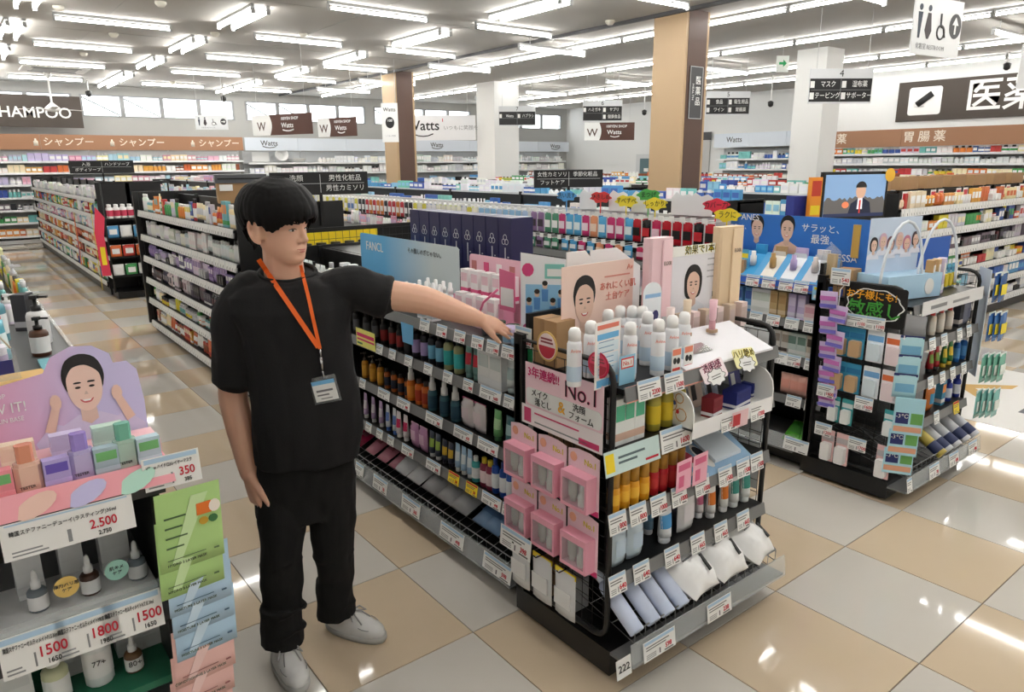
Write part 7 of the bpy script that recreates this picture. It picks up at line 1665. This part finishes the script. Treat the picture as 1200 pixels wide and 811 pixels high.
# head: F face direction, S toward his left ear side, U up
ang = math.radians(68)
HF = (RH * math.sin(ang) - FH * math.cos(ang) - ZU * .12).normalized(); HS = ZU.cross(HF).normalized(); HU = HF.cross(HS).normalized()
AX = (HF, HS, HU)
HK = 1.07
def hp(f, s, u): return headc + (HF * f + HS * s + HU * u) * HK
TAB = ((-.118, .062, .005, .024), (-.109, .080, -.012, .038), (-.095, .0865, -.03, .050), (-.08, .0845, -.045, .059), (-.066, .0865, -.055, .065), (-.05, .0845, -.065, .070), (-.035, .084, -.075, .073), (-.015, .083, -.088, .0745), (.0, .0805, -.098, .0755), (.018, .0865, -.105, .0765), (.04, .0865, -.11, .078), (.065, .078, -.108, .076), (.09, .058, -.095, .066), (.11, .025, -.065, .045), (.12, -.01, -.04, .02))
loft(body, [(hp((f + b) / 2, 0, u), HF * ((f - b) / 2 * HK), HS * (w_ * HK)) for u, f, b, w_ in TAB], 36, 2.25)
for s in (-1, 1):
    ax2 = (HF * .95 + HU * .15, HS, HU * .95 - HF * .15)
    ellipsoid(body, hp(-.016, s * .083, -.014), ax2, (.022, .011, .036)); ellipsoid(body, hp(-.004, s * .077, -.018), ax2, (.013, .012, .026))
    capsule(body, [hp(f, s * q, u) for f, q, u in ((-.002, .086, .018), (-.018, .094, .024), (-.036, .098, .008), (-.036, .097, -.016), (-.022, .092, -.042), (-.006, .086, -.05))], [.006, .0075, .008, .0075, .0075, .007], 8, 3)
    ellipsoid(body, hp(.0865, s * .0115, -.037), AX, (.011, .0085, .008))
capsule(body, [hp(.078, 0, .012), hp(.088, 0, -.012), hp(.098, 0, -.031)], [.008, .0095, .0125], 10, 3)
ellipsoid(body, hp(.079, 0, -.066), AX, (.0125, .026, .017))
bo = fuse(body, 'body', 'skin', emp, .0038, 9, O)
# face details
def sub(mb, name, m, par=None): return mb.obj(name, m, par or emp, -O)
for s in (-1, 1):
    e = MB(); ellipsoid(e, hp(.0705, s * .031, -.003), AX, (.0088, .0135, .0036), 12, 8); ey = sub(e, 'eye', cm((236, 230, 226), .25))
    e = MB(); ellipsoid(e, hp(.0772, s * .034, -.003), AX, (.003, .0052, .0034), 10, 6); e.obj('iris', cm((30, 22, 20), .2), ey)
    e = MB(); e.tube([hp(f, s * q, u) for f, q, u in ((.0795, .017, -.001), (.0795, .026, .0022), (.0765, .036, .0022), (.071, .046, -.002))], [.0008, .0016, .0016, .0008], 5); e.obj('eyelid_line', 'hair', ey)
    e = MB(); e.tube([hp(f, s * q, u) for f, q, u in ((.0868, .015, .0165), (.0835, .027, .0195), (.0775, .039, .0205), (.070, .050, .017))], [.002, .003, .0028, .001], 6); sub(e, 'eyebrow', 'hair')
e = MB(); e.tube([hp(.0905 - .006 * t * t, .021 * t, -.0635 + .0008 * t * t) for t in (-1, -.5, 0, .5, 1)], [.001, .0026, .003, .0026, .001], 6); e.tube([hp(.0895 - .006 * t * t, .019 * t, -.0705) for t in (-1, -.5, 0, .5, 1)], [.001, .003, .0036, .003, .001], 6); sub(e, 'lips', cm((190, 112, 104), .45))
for p_, v, nn, r in nails:
    e = MB(); sd_ = v.cross(nn); ellipsoid(e, p_ + nn * r * .62 - v * r * .1, (v, sd_, nn), (r * .75, r * .55, r * .22), 10, 6); sub(e, 'fingernail', cm((240, 200, 184), .3))
# hair: a thick cap of overlapping locks with a heavy fringe
hb = MB()
def umin(a):                        # lower edge by azimuth (0 = face front, pi = back)
    a = abs(a)
    if a < .65: return .036 - .02 * a
    if a < 1.15: return .023 - (a - .65) * .085
    if a < 1.3: return -.0195 + (a - 1.15) * .18
    if a < 1.9: return .0095
    return .0095 - (a - 1.9) * .085
hc = (-.014, .0, .036); hr = (.124, .104, .112)
random.seed(3)
ellipsoid(hb, hp(-.022, 0, .042), AX, (.112, .092, .1), 22, 14)
NA = 64
for i in range(NA):
    a = -PI + 2 * PI * (i + .5) / NA; lo = umin(a) + random.uniform(-.012, .008)
    for layer in range(3):
        pts = []; aa = a + random.uniform(-.06, .06); ph0 = .25 + .3 * layer
        for k in range(6):
            t = k / 5; u_top = hr[2] * math.cos(ph0); u = hc[2] + u_top + (lo + .02 * layer * (layer - 2) * 0 - hc[2] - u_top) * t
            uu = max(-1.2, min(.98, (u - hc[2]) / hr[2])); rr = math.sqrt(max(.02, 1 - min(uu, .98) ** 2)) if uu > 0 else (1 - .32 * min(1, -uu) ** 1.3)
            bul = 1.0 + .02 * random.random() + (.02 * t if abs(a) < .8 else 0)
            sw = aa + .25 * (1 - t) * (1 if a > 0 else -1) * .3
            pts.append(hp(hc[0] + hr[0] * rr * bul * math.cos(sw), hc[1] + hr[1] * rr * bul * math.sin(sw), u))
        hb.tube(pts, [.007, .011, .012, .011, .008, .0025], 7)
hr_o = fuse(hb, 'hair', 'hair', emp, .0045, 2, O)
# clothing
ts_ = MB()
def row(py, l, r, dep, D=2.47, dz=0):
    a, b = J(l, py, D), J(r, py, D); c = (a + b) / 2; hw = (b - a).length / 2
    return (c, tw * hw, td * dep)
loft(ts_, [row(536, 302, 419, .135), row(505, 298, 424, .14), row(460, 297, 420, .14), row(420, 291, 414, .14), row(385, 281, 410, .142), row(360, 270, 414, .138), row(342, 268, 418, .122, 2.48), row(332, 283, 407, .102, 2.48), (J(338, 324, 2.485), tw * .112, td * .092 + ZU * .01), (J(337, 319, 2.49), tw * .098, td * .084 + ZU * .022)], 36, 2.5)
hemR = J(276, 447, 2.44); hemL = J(455, 349, 2.555)
capsule(ts_, [J(292, 345, 2.45), J(277, 372, 2.43), (J(277, 372, 2.43) + hemR) / 2, hemR + (shR - hemR).normalized() * .03], [.08, .082, .078, .074], 20)
ts_.tube([hemR + (shR - hemR).normalized() * .12, hemR + (shR - hemR).normalized() * .03, hemR], [.07, .073, .0745], 22)
upL = (shL - hemL).normalized()
capsule(ts_, [J(395, 340, 2.51), J(420, 338, 2.53), hemL + upL * .03], [.085, .083, .072], 20)
ts_.tube([hemL + upL * .1, hemL + upL * .03, hemL], [.072, .074, .076], 22)
shirt = fuse(ts_, 'tshirt', 'tshirt', emp, .0055, 4, O)
from mathutils import noise as NZ
def folds(o, amp, f):
    me = o.data; ns = [v.normal.copy() for v in me.vertices]
    for v, n in zip(me.vertices, ns):
        q = Vector((v.co.x * f[0], v.co.y * f[1], v.co.z * f[2])); v.co += n * amp * (NZ.noise(q) + .5 * NZ.noise(q * 2.3))
    me.update()
folds(shirt, .011, (9, 9, 4))
cb = MB(); cb.tube([J(337, 318.5, 2.49) + tw * (.096 * math.cos(a)) + (td * .082 + ZU * .022) * math.sin(a) for a in [2 * PI * i / 28 for i in range(28)]], .0065, 7, closed=True); sub(cb, 'collar', 'tshirt')
tr2 = MB()
loft(tr2, [row(600, 303, 412, .115), row(570, 301, 415, .12), row(535, 303, 413, .12), row(505, 304, 412, .118)], 30, 2.4)
def leg(h, k, a, hem, r):
    capsule(tr2, [h, (h + k) / 2, k, (k + a) / 2, hem + ZU * .06], r, 20)
    tr2.tube([hem + ZU * .16, hem + ZU * .07, hem + ZU * .002], [.07, .074, .078], 20)
leg(hipR + RH * .005, knR, ankR, J(331, 752, 2.33), [.098, .09, .076, .072, .074]); leg(hipL - RH * .005, knL, ankL, J(394, 720, 2.50), [.098, .09, .074, .070, .07])
# creases at knee and hem
for c, r0 in ((knR, .072), (knL, .07), (J(333, 735, 2.33), .07), (J(394, 705, 2.5), .068), (J(335, 712, 2.33), .069)):
    tr2.tube([c + RH * (r0 * math.cos(a)) - FH * (r0 * math.sin(a)) + ZU * .014 * math.sin(2 * a + r0 * 90) for a in [2 * PI * i / 16 for i in range(16)]], .0085, 6, closed=True)
pants = fuse(tr2, 'trousers', 'trousers', emp, .006, 3, O)
folds(pants, .009, (12, 12, 7))
def shoe(ank, yaw_vec, name_off):
    F_ = Vector((yaw_vec[0], yaw_vec[1], 0)).normalized(); S_ = Vector((-F_.y, F_.x, 0))
    def q(f, s, z): return Vector((ank.x, ank.y, 0)) + F_ * f + S_ * s + ZU * z
    up_ = MB()
    loft(up_, [(q(.07, 0, .012), F_ * .136, S_ * .050), (q(.07, 0, .035), F_ * .137, S_ * .051), (q(.062, 0, .055), F_ * .128, S_ * .048), (q(.03, 0, .075), F_ * .1, S_ * .043), (q(.0, 0, .1), F_ * .066, S_ * .038), (q(-.01, 0, .115), F_ * .055, S_ * .036)], 28, 2.3)
    ellipsoid(up_, q(.138, 0, .036), (F_, S_, ZU), (.066, .049, .034))
    sh_ = fuse(up_, 'shoe', 'shoe', emp, .005, 4, O)
    so_ = MB(); loft(so_, [(q(.071, 0, .0), F_ * .138, S_ * .051), (q(.071, 0, .012), F_ * .143, S_ * .055), (q(.071, 0, .026), F_ * .142, S_ * .054)], 30, 2.3); so_.obj('sole', 'sole', sh_, -O)
    la = MB()
    for k in range(4):
        f = .055 + .022 * k; z = .098 - .0125 * k
        la.tube([q(f, -.034 + .002 * k, z - .012), q(f + .006, 0, z + .004), q(f, .034 - .002 * k, z - .012)], .0032, 5)
    for s in (-1, 1): la.tube([q(.06, 0, .1), q(.075, s * .03, .108), q(.095, s * .045, .085), q(.075, s * .03, .088), q(.062, 0, .098)], .0032, 5); la.tube([q(.06, 0, .1), q(.09, s * .02, .095), q(.125, s * .03, .07)], .003, 5)
    la.obj('laces', cm((170, 170, 170)), sh_, -O)
    st_ = MB(); st_.tube([q(.125 + .055 * math.cos(a), .046 * math.sin(a), .062 - .012 * math.cos(a)) for a in [-1.7 + 3.4 * i / 10 for i in range(11)]], .002, 4); st_.obj('toe_seam', 'grey', sh_, -O)
shoe(ankR, onz(347, 800) - Vector((ankR.x, ankR.y, 0)), 0)
shoe(ankL, onz(452, 752) - Vector((ankL.x, ankL.y, 0)), 1)
# lanyard laid over the shirt
from mathutils.bvhtree import BVHTree
def bvh(o): me = o.data; return BVHTree.FromPolygons([v.co + O for v in me.vertices], [p.vertices[:] for p in me.polygons])
BV = [bvh(shirt), bvh(bo)]
def onshirt(px, py, off=.004):
    d = ray(px, py).normalized(); best = None
    for b in BV:
        h = b.ray_cast(CAM, d)
        if h[0] is not None and (best is None or h[3] < best): best = h[3]
    return CAM + d * ((best if best else (J(px, py, 2.35) - CAM).length) - off)
def strap(pix, wd, name, par):
    P = [onshirt(*q, .006) for q in pix]
    for _ in range(4): P = [P[0]] + [(P[i - 1] + P[i] * 2 + P[i + 1]) / 4 for i in range(1, len(P) - 1)] + [P[-1]]
    for i, p in enumerate(P):          # never sink below the cloth
        d = (p - CAM).normalized(); hs = [h[3] for h in (b.ray_cast(CAM, d) for b in BV) if h[0] is not None]
        if hs and min(hs) - .006 < (p - CAM).length: P[i] = CAM + d * (min(hs) - .006)
    vs = []
    for i, p in enumerate(P):
        t = (P[min(i + 1, len(P) - 1)] - P[max(i - 1, 0)]).normalized(); vw = (CAM - p).normalized(); s = t.cross(vw).normalized()
        for sg in (-1, 1): vs += [p + s * sg * wd / 2 + vw * .001, p + s * sg * wd / 2 - vw * .001]
    fs = []
    for i in range(len(P) - 1):
        a = i * 4; fs += [(a, a + 2, a + 6, a + 4), (a + 1, a + 5, a + 7, a + 3), (a, a + 4, a + 5, a + 1), (a + 2, a + 3, a + 7, a + 6)]
    return MB().add([tuple(v - O) for v in vs], fs, 0).obj(name, 'lanyard', par)
def seg(a, b, n=12): return [(a[0] + (b[0] - a[0]) * i / n, a[1] + (b[1] - a[1]) * i / n) for i in range(n + 1)]
la_ = strap(seg((303, 304), (373, 407), 34), .016, 'lanyard', emp)
strap(seg((352, 311), (362, 350), 14) + seg((363, 356), (375, 409), 10), .012, 'lanyard_strap', la_)
cl2 = MB(); cl2.tube([onshirt(375, 409, .008) - O, onshirt(376, 418, .01) - O], .004, 6).tube([onshirt(376, 418, .01) - O, onshirt(378, 434, .01) - O], .0055, 6).tube([onshirt(378, 434, .01) - O, onshirt(380, 444, .01) - O], .003, 6); cl2.obj('badge_clip', 'chrome', la_)
bc = onshirt(381, 457, .012) - O
bd_ = link('badge', None, la_, bc); bd_.rotation_euler = (0, -.19, math.atan2(RH.y, RH.x))
bd_.name = 'badge'
badge = MB().box(-.047, .047, -.002, .002, -.046, .05).obj('badge', 'clear', la_, bc); badge.rotation_euler = bd_.rotation_euler
bpy.data.objects.remove(bd_); badge.name = 'badge'
MB().box(-.04, .04, -.0035, -.0022, -.038, .022).obj('name_card', 'white', la_, bc).rotation_euler = badge.rotation_euler
MB().box(-.04, .04, -.0045, -.0035, .022, .036).obj('blue_header', cm((120, 185, 230)), la_, bc).rotation_euler = badge.rotation_euler
MB().box(-.03, .028, -.0042, -.0035, -.004, .003).box(-.03, .012, -.0042, -.0035, -.018, -.013).box(-.02, .02, -.0042, -.0035, -.03, -.027).obj('name_print', cm((120, 120, 124)), la_, bc).rotation_euler = badge.rotation_euler
